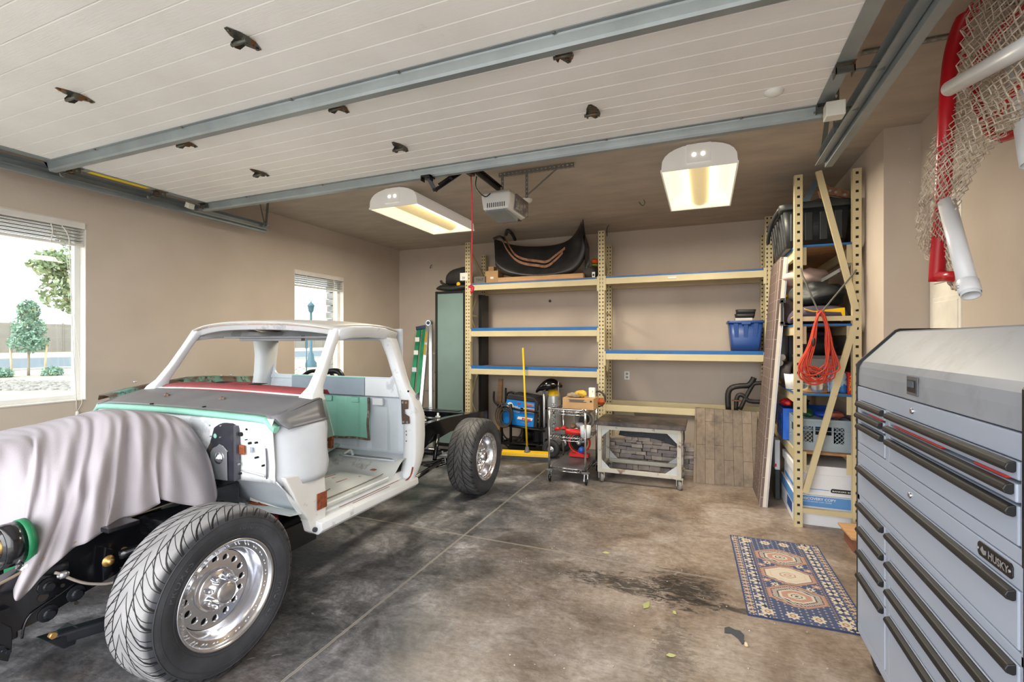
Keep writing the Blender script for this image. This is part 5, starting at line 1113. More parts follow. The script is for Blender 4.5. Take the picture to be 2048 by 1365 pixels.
LA = M('ladder_aluminium', (190, 192, 194), .3, .85, v=.06)
top_ = aY(859, 647, 6.62)
for i, (u, v) in enumerate(((843, 800), (862, 815))):
    b = aY(u, v, 6.25); a = top_+Vector((-.03+.06*i, -.01*i, -.03)); d_ = b-a; b = a+d_*((a.z-.02)/(a.z-b.z))
    MB().bar(a, b, .06, .03, (0, 1, 0)).build('side_rail', LA, t, bev=.004)
    if i == 0:
        for f0 in (.06, .17): p, q = a+(b-a)*f0, a+(b-a)*(f0+.09); MB().bar(p+Vector((-.0, -.034, 0)), q+Vector((0, -.034, 0)), .045, .002, (1, 0, 0)).build('warning_sticker', YEL, t)
MB().cyl(top_+Vector((0, -.04, .0)), top_+Vector((0, .04, 0)), .045, 18).build('hinge', LA, t); MB().cyl(top_+Vector((0, -.05, .0)), top_+Vector((0, -.035, 0)), .028, 14).build('hinge_lock', M('hinge_blue', (36, 58, 92), .4), t)
for k in range(5):
    z = 1.7-k*.3; y = 6.62-(1.9-z)*.1+.03; MB().bar((top_.x-.02, y, z), (top_.x+.12, y+.02, z), .02, .02).build('rung', LA, t)
one(MB().box((-3.05, 6.86, 0), (-2.98, 6.9, 1.0), rot=(-.06, .03, 0)), 'wood_board', WOOD, 'narrow pine board standing behind the left rack upright', 'board', (-3.02, 6.88, 0))
# ---- welder on its cart
t = thing('welding_machine', 'blue and black welding machine on the black cart', 'welder', (-2.43, 6.45, .38))
WB = M('welder_blue', (30, 130, 214), .35, v=.04)
P = [aY(u, v, 6.30) for u, v in ((1014, 799), (1070, 806), (1067, 857), (1005, 848), (1006, 825))]
mb = MB(); mb.prism(P, (0, .34, 0)); mb.build('side_cover', WB, t, bev=.008)
P = [aY(u, v, 6.29) for u, v in ((1014, 799), (1012, 795), (1020, 789), (1040, 792), (1068, 797), (1076, 806), (1073, 858), (1066, 858), (1070, 806))]
mb = MB(); mb.prism(P, (0, .36, 0)); mb.build('front_panel', M('welder_black', (40, 40, 42), .45), t, bev=.008)
mb = MB(); mb.tube([aY(1012, 797, 6.36), aY(1016, 787, 6.36), aY(1028, 786, 6.36), aY(1031, 792, 6.36)], .016, 8); mb.tube([aY(1036, 794, 6.5), aY(1038, 789, 6.5), aY(1062, 792, 6.5), aY(1064, 798, 6.5)], .012, 8); mb.build('handle', BLACKM, t)
MB().lathe([(0, 0), (.048, 0)], aY(1020, 812, 6.298), (0, -1, 0), 20).build('round_emblem', PAPER, t)
for k in range(2): MB().prism([aY(u+k*3.4, v, 6.296) for u, v in ((1017.5, 816), (1019, 809), (1020.5, 809.4), (1019, 816.3))], (0, -.001, 0)).build('emblem_stroke', WB, t)
sl = (1, 0, -.13)
text('Miller', aY(1026, 817.5, 6.296), sl, (0, 0, 1), .042, PAPER, t, width=.125, bold=.01)
text('DIESEL', aY(1027, 825, 6.296), sl, (0, 0, 1), .022, PAPER, t, width=.1, bold=.01)
text('AUTO', aY(1008, 823, 6.296), sl, (0, 0, 1), .018, PAPER, t, width=.065)
for pts, m_ in ((((1051, 807), (1068, 809), (1068, 815), (1053, 813)), M('badge_grey', (150, 156, 166), .4)), (((1036, 834), (1066, 838), (1064, 843), (1034, 839)), PAPER), (((1042, 816), (1069, 819), (1068, 828), (1043, 825)), M('badge_pale', (206, 204, 208), .5)), (((1041, 816), (1047, 817), (1047, 825), (1041, 824)), INK)):
    MB().prism([aY(u, v, 6.297) for u, v in pts], (0, -.002, 0)).build('badge', m_, t)
text('200', aY(1052, 813, 6.293), sl, (0, 0, 1), .03, REDP, t, width=.09, bold=.02)
text('PIPE', aY(1043, 841, 6.293), sl, (.3, 0, 1), .036, REDP, t, width=.13, bold=.03)
for k in range(2): MB().prism([aY(u, v+k*4, 6.292) for u, v in ((1050, 818.5), (1068, 820.5), (1068, 821.8), (1050, 819.8))], (0, -.001, 0)).build('badge_line', REDP, t)
text('MODEL SERIES', aY(1042, 846, 6.296), sl, (0, 0, 1), .008, YEL, t, width=.13)
MB().prism([aY(u, v, 6.296) for u, v in ((1034, 806), (1042, 807), (1041, 809), (1035, 808.5))], (0, -.001, 0)).build('badge', REDP, t)
for v in (824, 828, 838, 845): c = aY(1077, v, 6.30); MB().cyl(c, c+Vector((.02, -.03, 0)), .013, 10).build('brass_connector', GOLD, t)
t = thing('welding_cart', 'black steel welding cart with two wheels under the lowest shelf', 'cart', (-2.4, 6.45, 0))
def L(*pts, y=6.27): return [aY(u, v, y) for u, v in pts]
mb = MB()
zt = .80
q = aY(996, 818, 6.27).x; q2 = aY(1079, 825, 6.27).x; x3 = aY(1004, 0, 6.27).x
for x in (x3, q2): mb.cyl((x, 6.27, .12), (x, 6.27, .72), .016, 8)
for y in (6.27, 6.68):
    mb.cyl((q-.0, y, .66), (q2, y, .60), .014, 8); mb.cyl((x3, y, .40), (q2+.08, y, .35), .018, 8); mb.cyl((x3, y, .14), (q2+.1, y, .14), .018, 8)
mb.cyl((q, 6.27, .66), (q, 6.27, .72), .014, 8); mb.cyl((aY(1021, 0, 6.27).x, 6.28, .1), (aY(1021, 0, 6.27).x, 6.28, .7), .02, 8)
for x in (x3, q2): mb.cyl((x, 6.27, .14), (x, 6.68, .14), .016, 8); mb.cyl((x, 6.27, .38), (x, 6.68, .38), .016, 8)
mb.build('cart_frame', BLACKM, t)
MB().box((x3, 6.28, .375), (q2+.06, 6.66, .39)).build('deck', BLACKM, t); MB().box((x3+.02, 6.24, .12), (q2, 6.66, .15)).build('lower_tray', BLACKM, t)
MB().prism([aY(u, v, 6.24) for u, v in ((1018, 890), (1071, 892), (1071, 908), (1016, 905))], (0, .012, 0)).build('kick_plate', BLACKM, t)
for pts in (((988, 784), (988, 802), (994, 810), (1000, 817)), ((1011.5, 777), (1011.5, 800), (1012, 830))): MB().tube([aY(u, v, 6.5) for u, v in pts], .016, 8).build('push_handle', BLACKM, t)
for (u, v) in ((1102, 906), (1128, 896)):
    c = aY(u, v, 6.2 if u < 1110 else 6.65); c.z = .125; c.x = aY(u, v, c.y).x; MB().lathe([(.0, -.02), (.05, -.022), (.055, -.03), (.1, -.032), (.122, -.02), (.125, 0), (.122, .02), (.1, .032), (.055, .03), (.05, .022), (0, .02)], c, (0, 1, 0), 28).build('wheel', M('cart_rubber', (42, 42, 44), .6) if u < 1110 else bpy.data.materials['cart_rubber'], t); MB().lathe([(.045, -.03), (.03, -.034), (.02, -.045), (0, -.045)], c, (0, 1, 0), 16).build('hub', ALUB, t)
RC = M('cable_rubber', (58, 56, 54), .55)
t = thing('welding_cable', 'coiled dark welding cable hung on the left end of the cart', 'cable', aY(1005, 840, 6.22))
for k in range(4):
    mb = MB(); pts = []
    for j in range(12): a = 2*PI*j/12; cx, cy = 1008+k*1.2, 832+k*1.5; pts.append(aY(cx+(17-2.5*k)*math.cos(a), cy+(24-3.2*k)*math.sin(a), 6.215+.01*k))
    mb.tube(pts, .0085, 7, closed=True); mb.build('cable_loop', RC, t)
t = thing('ground_cable', 'long looped black cable hanging below the welding machine', 'cable', aY(1020, 880, 6.3))
for k, (r, w_) in enumerate(((24, 18), (28, 22), (20, 14))): MB().tube([aY(1024+r*math.cos(a), 858+w_*1.7*math.sin(a), 6.4+.02*k) for a in [PI*.02+PI*.96*j/10 for j in range(11)]], .013, 7).build('cable_loop', RC, t)
t = thing('cable_reel', 'black cable reel standing on the lower tray of the welding cart', 'cable reel', aY(1062, 880, 6.45))
c = Vector((-2.33, 6.45, .26))
MB().lathe([(.05, -.08), (.11, -.08), (.11, -.07), (.085, -.068), (.085, .068), (.11, .07), (.11, .08), (.05, .08)], c, (1, 0, 0), 24).build('spool', BLACKM, t); MB().box((c.x+.06, 6.38, .155), (c.x+.2, 6.52, .33)).build('motor_box', BLACKM, t, bev=.01)
mb = MB(); mb.cyl((-2.19, 6.42, .9), (-2.19, 6.42, .16), .014, 8)
# gas cylinder
t = thing('gas_cylinder', 'tall silver gas cylinder with black vertical lettering', 'gas cylinder', (-1.93, 6.45, 0))
c = aZ(1109, 907, 0); c = Vector((c.x-.02, 6.45, 0)); c.x = aY(1108, 900, 6.45).x; R_ = .098
MB().lathe([(0, .135), (R_*.9, .135), (R_, .15), (R_, .78), (R_*.95, .83), (R_*.78, .875), (R_*.5, .90), (.032, .91), (.032, .93)], c, n=32).build('cylinder_body', M('silver_paint', (168, 170, 172), .35, .5, v=.12), t)
MB().lathe([(R_*.96, .832), (R_*.80, .876), (R_*.52, .902)], c+Vector((0, 0, .002)), n=32).build('yellow_band', YEL, t)
mb = MB(); mb.lathe([(.016, .93), (.016, .98), (.03, .985), (.03, 1.0), (0, 1.0)], c, n=12); mb.cyl(c+Vector((.0, 0, .96)), c+Vector((.09, -.02, .96)), .012, 8); mb.lathe([(0, 0), (.028, 0), (.028, .03), (0, .03)], c+Vector((.1, -.04, .99)), (0, -1, 0), 14); mb.build('valve_regulator', GOLD, t)
tx = text('HUMPHRIES INC', (c.x-.0, c.y-R_-.001, .74), (0, 0, -1), (1, 0, 0), .052, INK, t, width=.56, bold=.01)
for v in tx.data.vertices:
    wv = WM[t.name] @ v.co; dx = wv.x-c.x; a = dx/R_; n_ = Vector((c.x+(R_+.0012)*math.sin(a), c.y-(R_+.0012)*math.cos(a), wv.z)); v.co = WM[t.name].inverted() @ n_
c0 = aY(1088, 0, 6.36); one(MB().cyl((c0.x, 6.36, .03), (c0.x, 6.36, 1.02), .017, 10), 'steel_pole', ALUB, 'thin steel pole beside the gas cylinder', 'pole', (c0.x, 6.36, .03))
# welding helmet
t = thing('welding_helmet', 'glossy black welding helmet hung on top of the gas cylinder', 'helmet', aY(1098, 785, 6.4))
GLB = M('gloss_black_plastic', (16, 16, 18), .12, v=.1, coat=.5)
mb = MB(); R = []
prf = [(1072, 789, 782), (1077, 783, 773), (1085, 783, 764), (1094, 784, 758), (1103, 784, 757), (1111, 782, 760), (1117, 776, 766), (1120, 772, 771)]
for u, vb, vt in prf:
    p, q = aY(u, vb, 6.36), aY(u, vt, 6.36); h = (q.z-p.z)/2; zc = (p.z+q.z)/2; w_ = .12*math.sin(PI*min(1, max(.12, (u-1068)/56)))+.03
    R.append([(p.x, 6.38+w_*math.cos(a), zc+h*math.sin(a)) for a in [2*PI*k/16 for k in range(16)]])
mb.loft(R, True, True); mb.build('shell', GLB, t, sub=1)
c = aY(1119, 773, 6.3); MB().cyl(c, c+Vector((.03, -.02, 0)), .022, 14).build('headgear_knob', BLACKM, t); MB().tube([aY(1117, 764, 6.32), aY(1117, 778, 6.32), aY(1118, 800, 6.34)], .008, 6).build('headgear_strap', ALUB, t)
# push broom
t = thing('push_broom', 'yellow push broom standing upright in front of the welding cart', 'broom', (-2.25, 6.0, 0))
a, b = aY(1003, 913, 5.98), aY(1096, 921, 6.03)
z0 = .03; A = Vector((-2.57, 5.97, 0)); B = Vector((-1.93, 6.08, 0)); dd = (B-A).normalized(); nn = Vector((-dd.y, dd.x, 0))
mb = MB(); mb.loft([[A+dd*s_+nn*o+Vector((0, 0, z)) for o, z in ((-.045, .045), (-.035, .095), (.02, .115), (.035, .05))] for s_ in (0, .015, (B-A).length-.015, (B-A).length)], True, True, False); mb.build('bristles_upper', YEL, t, bev=.004)
mb = MB(); mb.loft([[A+dd*s_+nn*o+Vector((0, 0, z)) for o, z in ((-.06, .002), (-.045, .046), (.035, .05), (.02, .002))] for s_ in (.0, (B-A).length)], True, True, False); mb.build('bristles_lower', M('dark_bristle', (64, 66, 70), .9, b=.5, bs=200), t)
mb = MB()
for k in range(34):
    p = A+dd*(.02+k*.0185)+nn*-.041; mb.bar(p+Vector((0, 0, .06)), p+Vector((.0, .012, .094)), .004, .004)
mb.build('bristle_gaps', M('broom_gap', (96, 70, 14), .8), t)
c = (A+B)/2; hb = Vector((c.x+.02, c.y+.01, .10)); ht = aY(1046, 697, 6.2)
MB().lathe([(.05, 0), (.03, .02), (.022, .07)], hb-Vector((0, 0, .0)), ht-hb, 12).build('socket', M('grey_plastic', (100, 102, 106), .5), t)
MB().cyl(hb+(ht-hb)*.03, ht, .0135, 12).build('handle', YEL, t)
# wire cart
t = thing('wire_cart', 'chrome wire utility cart on black casters', 'cart', (-1.45, 5.45, 0))
x0, x1, y0, y1 = -1.655, -1.235, 5.21, 5.80
mb = MB()
for x in (x0, x1):
    for y in (y0, y1): mb.cyl((x, y, .14), (x, y, .84 if y == y0 else .84), .0125, 10)
mb.build('corner_posts', CHROME, t)
for z in (.80, .505, .155):
    mb = MB()
    for zz in (z, z-.035):
        for a, b in (((x0, y0), (x1, y0)), ((x0, y1), (x1, y1)), ((x0, y0), (x0, y1)), ((x1, y0), (x1, y1))): mb.cyl((*a, zz), (*b, zz), .004, 6)
    for (a, b, n) in (((x0, y0), (x1, y0), 8), ((x1, y0), (x1, y1), 10), ((x0, y0), (x0, y1), 10), ((x0, y1), (x1, y1), 8)):
        a, b = Vector((*a, 0)), Vector((*b, 0)); pts = []
        for k in range(2*n+1): p = a+(b-a)*k/(2*n); p.z = z-(.035 if k % 2 else 0); pts.append(p)
        mb.tube(pts, .0025, 5, smooth=0)
    for k in range(14): x = x0+(x1-x0)*(k+.5)/14; mb.cyl((x, y0, z+.002), (x, y1, z+.002), .0022, 5)
    sh = mb.build('wire_shelf', CHROME, t)
    if z < .3: MB().box((x0+.01, y0+.01, z+.005), (x1-.01, y1-.01, z+.009)).build('shelf_liner', M('grey_liner', (92, 90, 92), .35, v=.1), sh)
mb = MB(); mb.tube([(x0, y0-.01, .82), (x0+.02, y0-.09, .84), (x0+.06, y0-.105, .84), (x1-.06, y0-.105, .84), (x1-.0, y0-.09, .84), (x1, y0-.0, .80), (x1, y0, .72)], .0125, 10); mb.build('push_bar', CHROME, t)
for x in (x0, x1):
    for y in (y0, y1):
        mb = MB(); mb.lathe([(0, -.016), (.028, -.016), (.038, -.012), (.042, 0), (.038, .012), (.028, .016), (0, .016)], (x+.012, y-.02, .042), (1, .3, 0), 20); cw_ = mb.build('caster', BLACKM, t)
        MB().lathe([(.015, -.018), (.0, -.02), (0, .02), (.015, .018)], (x+.012, y-.02, .042), (1, .3, 0), 12).build('caster_hub', ALUB, cw_)
        mb = MB(); mb.prism([(x-.008, y-.035, .04), (x-.008, y-.01, .04), (x-.008, y+.012, .115), (x-.008, y-.015, .115)], (.003, 0, 0)); mb.prism([(x+.03, y-.035, .04), (x+.03, y-.01, .04), (x+.03, y+.012, .115), (x+.03, y-.015, .115)], (.003, 0, 0)); mb.box((x-.02, y-.02, .112), (x+.03, y+.02, .118)); mb.build('caster_fork', CHROME, cw_)
        MB().lathe([(.014, 0), (.05, .004), (.05, .014), (.014, .022)], (x, y, .118), n=18).build('bumper_disc', M('bumper_grey', (86, 86, 88), .6) if 'bumper_grey' not in bpy.data.materials else bpy.data.materials['bumper_grey'], cw_)
# on the cart
t = thing('carton', 'open tan cardboard carton on top of the wire cart', 'box', (-1.4, 5.5, .81))
a, b = aY(1125, 0, 5.35), aY(1187, 0, 5.35); ax_, bx_ = a.x, b.x
MB().box((ax_, 5.35, .81), (bx_, 5.62, .94)).build('carton_body', CARD, t, bev=.003); MB().box((ax_+.08, 5.347, .895), (bx_-.08, 5.35, .90)).build('print_line', INK, t)
MB().box((bx_-.04, 5.347, .90), (bx_-.02, 5.35, .92)).build('print_block', INK, t); MB().prism([(ax_+.07, 5.347, .925), (bx_-.1, 5.347, .925), (bx_-.12, 5.347, .905), (ax_+.09, 5.347, .905)], (0, .003, 0)).build('hand_hole', M('carton_grey', (92, 88, 86), .7), t)
def rag(name, c, s, mat, label, cat, seed, n=12, group=None):
    r = random.Random(seed); mb = MB(); mb.blob((0, 0, 0), 1, 16, 9, .3, r, s); return one(mb, name, mat, label, cat, None, group, sub=1) if False else place(one(mb, name, mat, label, cat, None, group, sub=1), c)
def place(o, c): o.location = c; WM[o.name] = Matrix.Translation(Vector(c)); return o
rag('work_glove', (ax_+.12, 5.42, .968), (.09, .06, .03), M('glove_canvas', (150, 136, 112), .9, v=.3, vs=20, b=.3), 'grey canvas work glove on the left of the carton', 'glove', 1)
rag('work_glove', (ax_+.2, 5.42, .985), (.07, .05, .04), M('glove_yellow', (206, 166, 62), .8, v=.3, vs=20, b=.3), 'yellow leather work glove crumpled on the carton', 'glove', 2)
t = thing('small_carton', 'small white printed carton leaning on the wire cart box', 'box', (bx_-.04, 5.5, .94)); MB().box((bx_-.09, 5.5, .94), (bx_-.02, 5.56, 1.05)).build('carton_body', PAPER, t, bev=.002); text('2', (bx_-.05, 5.498, 1.0), (1, 0, 0), (0, 0, 1), .02, INK, t)
rag('orange_rag', (bx_+.03, 5.62, .88), (.05, .06, .04), M('rust_rag', (172, 82, 44), .9, v=.2), 'rust orange rag hanging over the cart edge', 'rag', 5)
t = thing('hose_coil', 'coil of black hose behind the carton on the wire cart', 'hose', (bx_, 5.7, .85))
for k in range(3): MB().tube([(bx_-.02+.08*math.cos(a), 5.70+.012*k, .90+.09*math.sin(a)) for a in [2*PI*j/12 for j in range(12)]], .01, 7, closed=True).build('hose_loop', RC, t)
t = thing('angle_grinder', 'red and black angle grinder on the middle cart shelf', 'power tool', (-1.4, 5.35, .55))
mb = MB(); mb.loft([[(x, 5.33+r*math.cos(q), .555+r*math.sin(q)) for q in [2*PI*k/12 for k in range(12)]] for x, r in ((-1.5, .02), (-1.48, .032), (-1.40, .034), (-1.33, .028), (-1.28, .03), (-1.26, .02))], True, True); mb.build('tool_body', REDP, t)
mb = MB(); mb.cyl((-1.26, 5.33, .555), (-1.2, 5.33, .555), .03, 12); mb.cyl((-1.54, 5.33, .55), (-1.5, 5.33, .555), .02, 10); mb.build('tool_grip', BLACKM, t); MB().cyl((-1.23, 5.33, .515), (-1.23, 5.33, .522), .05, 20).build('disc', ALUB, t)
t = thing('cutting_tool', 'flat grey and black cutting tool beside the red grinder', 'power tool', (-1.55, 5.4, .53)); mb = MB(); mb.prism([(-1.62, 5.32, .515), (-1.5, 5.30, .515), (-1.47, 5.36, .515), (-1.6, 5.4, .515)], (0, 0, .05)); mb.build('tool_body', M('tool_grey', (96, 94, 96), .5), t, bev=.01); MB().cyl((-1.62, 5.33, .57), (-1.56, 5.31, .585), .018, 10).build('trigger_grip', REDP, t)
for i, (x, y, z, s, c_, lb) in enumerate(((-1.56, 5.5, .57, (.05, .04, .03), (204, 48, 40), 'red plastic bottle cap tool at the left of the middle cart shelf'), (-1.45, 5.5, .61, (.04, .05, .03), (120, 92, 66), 'brown wooden handled tool on the middle cart shelf'), (-1.38, 5.55, .62, (.06, .04, .028), (176, 176, 180), 'silver metal fitting on the middle cart shelf'), (-1.30, 5.5, .62, (.03, .04, .03), (190, 70, 50), 'orange red air fitting on the middle cart shelf'))):
    rag('hand_tool', (x, y, z-.02), s, M('oddment_%d' % i, c_, .5, v=.2), lb, 'tool', 20+i)
t = thing('plastic_cup', 'translucent white plastic tub on the middle cart shelf', 'tub', (-1.2, 5.3, .51)); c = aY(1173, 0, 5.30).x-.03
c = -1.3+.0; cx_ = aY(1171, 860, 5.28).x; MB().lathe([(0, .0), (.055, .0), (.062, .13), (.058, .13), (.052, .005)], (cx_, 5.28, .513), n=24).build('tub_wall', M('milky_plastic', (216, 222, 226), .35), t)
t = thing('cord_reel', 'red cord reel with black spool standing between cart and cylinder', 'cord reel', (-1.5, 6.0, .0))
c = aY(1159, 886, 5.75); c.z = max(c.z, .33)
MB().lathe([(.12, -.03), (.135, -.03), (.135, .03), (.12, .03)], c, (0, 1, 0), 28, closed=True).build('reel_rim', REDP, t); MB().lathe([(0, -.035), (.09, -.035), (.1, -.02), (.1, .02), (0, .02)], c, (0, 1, 0), 24).build('spool', BLACKM, t); MB().lathe([(0, -.06), (.02, -.06), (.03, -.03)], c, (0, 1, 0), 12).build('hub', ALUB, t)
MB().box((c.x-.12, c.y-.05, c.z-.17), (c.x+.12, c.y+.05, c.z-.13)).build('stand', REDP, t)
place(one(MB().lathe([(0, -.05), (.03, -.05), (.036, 0), (.033, .05), (0, .05)], (0, 0, 0), (0, 1, 0), 18), 'spray_nozzle', BLUEP, 'blue round nozzle in front of the red cord reel', 'nozzle'), aY(1163, 901, 5.6))
t = thing('wire_spool', 'large grey spool of wire behind the wire cart', 'wire spool', (-1.5, 6.1, .6)); c = aY(1166, 842, 6.0)
for k in range(4): MB().tube([(c.x+(.13-.012*k)*math.cos(a), 6.05+.02*k, c.z+(.12-.01*k)*math.sin(a)) for a in [2*PI*j/14 for j in range(14)]], .012, 7, closed=True).build('wire_loop', M('grey_wire', (116, 114, 112), .5) if 'grey_wire' not in bpy.data.materials else bpy.data.materials['grey_wire'], t)
MB().cyl((c.x, 6.04, 0), (c.x, 6.04, c.z+.02), .02, 10).build('stand_post', BLACKM, t); MB().cyl((c.x, 6.02, c.z), (c.x, 6.13, c.z), .06, 18).build('spool_core', BLACKM, t); MB().box((c.x-.14, 5.98, 0), (c.x+.14, 6.18, .02)).build('stand_foot', BLACKM, t)
# ---- steel work table
t = thing('steel_work_table', 'worn steel welding table on casters with a scorched top', 'work table', (-.68, 5.6, 0))
OWH = M('chipped_offwhite_steel', (184, 180, 168), .6, v=.1, c2=(122, 96, 78), t=.62, s2=8, w=.04, c3=(90, 88, 86), t3=.68, s3=12)
SCO = M('scorched_table_top', (104, 88, 80), .4, .3, v=.3, vs=4, c2=(32, 31, 33), t=.47, s2=3, w=.1, c3=(158, 118, 92), t3=.66, s3=8)
GUS = M('gusset_plate', (186, 190, 190), .5, v=.06, c2=(150, 130, 110), t=.72, s2=10)
x0, x1, y0, y1 = -1.13, -.235, 5.37, 5.90
zt = aY(1300, 852, 5.37).z+.015
mb = MB(); mb.box((x0-.03, y0-.03, zt-.045), (x1+.045, y1+.02, zt)); mb.build('table_top', SCO, t, bev=.004)
for x in (x0+.02, x1-.02):
    for y in (y0+.02, y1-.02): MB().box((x-.022, y-.022, .12), (x+.022, y+.022, zt-.045)).build('leg', OWH, t, bev=.003)
for z, ys in ((.14, (y0+.02, y1-.02)), (zt-.07, (y0+.02, y1-.02)), ):
    for y in ys: MB().box((x0+.04, y-.02, z-.025), (x1-.04, y+.02, z+.02)).build('rail', OWH, t, bev=.003)
    for x in (x0+.02, x1-.02): MB().box((x-.02, y0+.04, z-.025), (x+.02, y1-.04, z+.02)).build('rail', OWH, t, bev=.003)
for xx, s in ((x0+.04, 1), (x1-.04, -1)):
    for y in (y0+.01, y1-.02):
        MB().prism([(xx, y, .16), (xx+(.10 if s > 0 else .13)*s, y, .16), (xx, y, .26)], (0, .004, 0)).build('gusset', GUS, t)
        MB().prism([(xx, y, zt-.09), (xx+(.10 if s > 0 else .11)*s, y, zt-.09), (xx, y, zt-(.18 if s > 0 else .20))], (0, .004, 0)).build('gusset', GUS, t)
for x in (x0+.03, x1-.03):
    for y in (y0+.03, y1-.03):
        cs_ = MB().lathe([(0, -.018), (.03, -.018), (.046, -.014), (.05, 0), (.046, .014), (.03, .018), (0, .018)], (x+.01, y, .05), (.9, .45, 0), 20).build('caster', M('grey_caster', (132, 130, 126), .6) if 'grey_caster' not in bpy.data.materials else bpy.data.materials['grey_caster'], t)
        mb = MB(); mb.box((x-.02, y-.03, .045), (x-.015, y+.02, .115)).box((x+.04, y-.03, .045), (x+.045, y+.02, .115)).box((x-.03, y-.03, .112), (x+.05, y+.03, .12)); mb.build('caster_fork', OWH, cs_)
# stones
STO = [M('ledge_stone_%d' % i, c_, .9, v=.16, vs=9, b=.5, bs=26) for i, c_ in enumerate(((158, 148, 141), (138, 130, 127), (172, 160, 149), (148, 138, 137)))]
rs = random.Random(11); z = 0.; yy = 6.02
tops = lambda x: .46-.16*abs((x+.62)/.5)**2+(.03 if x > -.55 else 0)
while z < .56:
    h = rs.choice((.035, .045, .055, .07)); x = -1.12
    while x < -.16:
        w_ = rs.uniform(.06, .24); d_ = rs.uniform(.16, .24)
        if z+h < tops(x+w_/2)+.02:
            mb = MB(); y_ = yy+rs.uniform(-.03, .03); j = lambda a: rs.uniform(-a, a)
            vs = [mb.v(p) for p in ((x+j(.006), y_+j(.01), z+.001), (x+w_-.004, y_+j(.01), z+.001), (x+w_-.004, y_+d_, z+.001), (x, y_+d_, z+.001), (x+j(.006), y_+j(.014), z+h-.003+j(.002)), (x+w_-.006, y_+j(.014), z+h-.003+j(.002)), (x+w_-.006, y_+d_, z+h-.003), (x, y_+d_, z+h-.003))]
            for q in ((3, 2, 1, 0), (4, 5, 6, 7), (0, 1, 5, 4), (1, 2, 6, 5), (2, 3, 7, 6), (3, 0, 4, 7)): mb.f([vs[i] for i in q])
            one(mb, 'ledge_stone', rs.choice(STO), 'rough flat ledge stone in the stack behind the steel work table', 'stone', (x+w_/2, y_+d_/2, z), 'ledge stones stacked behind the work table', bev=.004)
        x += w_
    z += h
one(MB().box((-1.2, 5.98, 0), (-1.13, 6.02, .46), rot=(.0, .06, 0)), 'grey_slab', STO[1], 'upright dark grey slab left of the stone stack', 'slab', (-1.16, 6.0, 0), bev=.01)
mb = MB(); rows = []
for j in range(9):
    f = j/8; rows.append([(-.99+.75*i/12+.02*math.sin(f*3), 5.97-.06*f+.02*math.sin(i*.8+f*2), .66-.20*f-.10*(i/12)*f-.02*math.cos(i*.5)) for i in range(13)])
mb.grid(rows); one(mb, 'rubber_mat', M('dark_textured_rubber', (64, 70, 76), .6, v=.25, vs=60, b=.8, bs=90), 'dark textured rubber mat draped over the stacked stones', 'mat', (-.6, 5.95, .55), solid=.006)
one(MB().box((-1.1, 6.3, .1), (-.85, 6.33, .72)), 'tan_board', M('tan_board', (176, 164, 136), .8), 'tan board standing behind the stone stack', 'board', (-1.0, 6.3, .1))
# wooden block panel
def block_mat():
    m, nt, b = newmat('worn_wood_blocks'); co = coords(nt)
    sp = nt.nodes.new('ShaderNodeSeparateXYZ'); nt.links.new(co, sp.inputs[0]); cb = nt.nodes.new('ShaderNodeCombineXYZ')
    nt.links.new(sp.outputs[2], cb.inputs[0]); nt.links.new(sp.outputs[0], cb.inputs[1])
    br = nt.nodes.new('ShaderNodeTexBrick'); nt.links.new(cb.outputs[0], br.inputs[0]); br.inputs['Scale'].default_value = 1; br.inputs['Brick Width'].default_value = .40; br.inputs['Row Height'].default_value = .098
    br.inputs['Mortar Size'].default_value = .0024; br.inputs['Color1'].default_value = lin((120, 106, 92)); br.inputs['Color2'].default_value = lin((136, 120, 105)); br.inputs['Mortar'].default_value = lin((62, 54, 46)); br.offset = .37; br.inputs['Mortar Smooth'].default_value = .4
    n = noise(nt, co, 5, 6, .65); k = ramp(nt, n, [(.48, (0, 0, 0)), (.72, (1, 1, 1))]); c = mix(nt, mth(nt, 'MULTIPLY', k, .8), br.outputs[0], lin((66, 60, 56)))
    n = noise(nt, coords(nt, (8, 8, 1)), 4, 6, .7); c = mix(nt, .4, c, ramp(nt, n, [(.3, (.3,)*3), (.7, (.8,)*3)]), 'SOFT_LIGHT')
    nt.links.new(c, b.inputs['Base Color']); b.inputs['Roughness'].default_value = .75; bump(nt, b, br.outputs[1], -.4, .004); return m
mb = MB(); mb.prism([(-.125, 5.74, 0), (.50, 5.79, 0), (.56, 6.12, .78), (-.11, 6.10, .80)], (0, .05, .0)); one(mb, 'wood_block_panel', block_mat(), 'worn wood block panel leaning under the rack right of the work table', 'wood panel', (.2, 5.8, 0), bev=.003)
# exhaust header
EXH = M('exhaust_black', (44, 42, 40), .5, .3, v=.3, c2=(104, 72, 52), t=.68, s2=10)
t = thing('exhaust_header', 'dark bent exhaust header pipes standing on the lowest right shelf beam', 'exhaust pipes', (.5, 6.5, .765))
for pts, r in ((((1457, 822), (1456, 790), (1463, 777), (1480, 773), (1496, 772), (1504, 764), (1508, 756)), .033), (((1472, 822), (1473, 800), (1478, 791), (1488, 793), (1498, 803), (1524, 805)), .026), (((1480, 820), (1492, 795), (1503, 775), (1510, 768), (1530, 767)), .024)): MB().tube([aY(u, v, 6.45) for u, v in pts], r, 12).build('bent_pipe', EXH, t)
c = aY(1473, 801, 6.45); MB().cyl(c-Vector((0, 0, .012)), c+Vector((0, 0, .0)), .055, 16).build('flange', M('rust_flange', (130, 76, 54), .8), t)
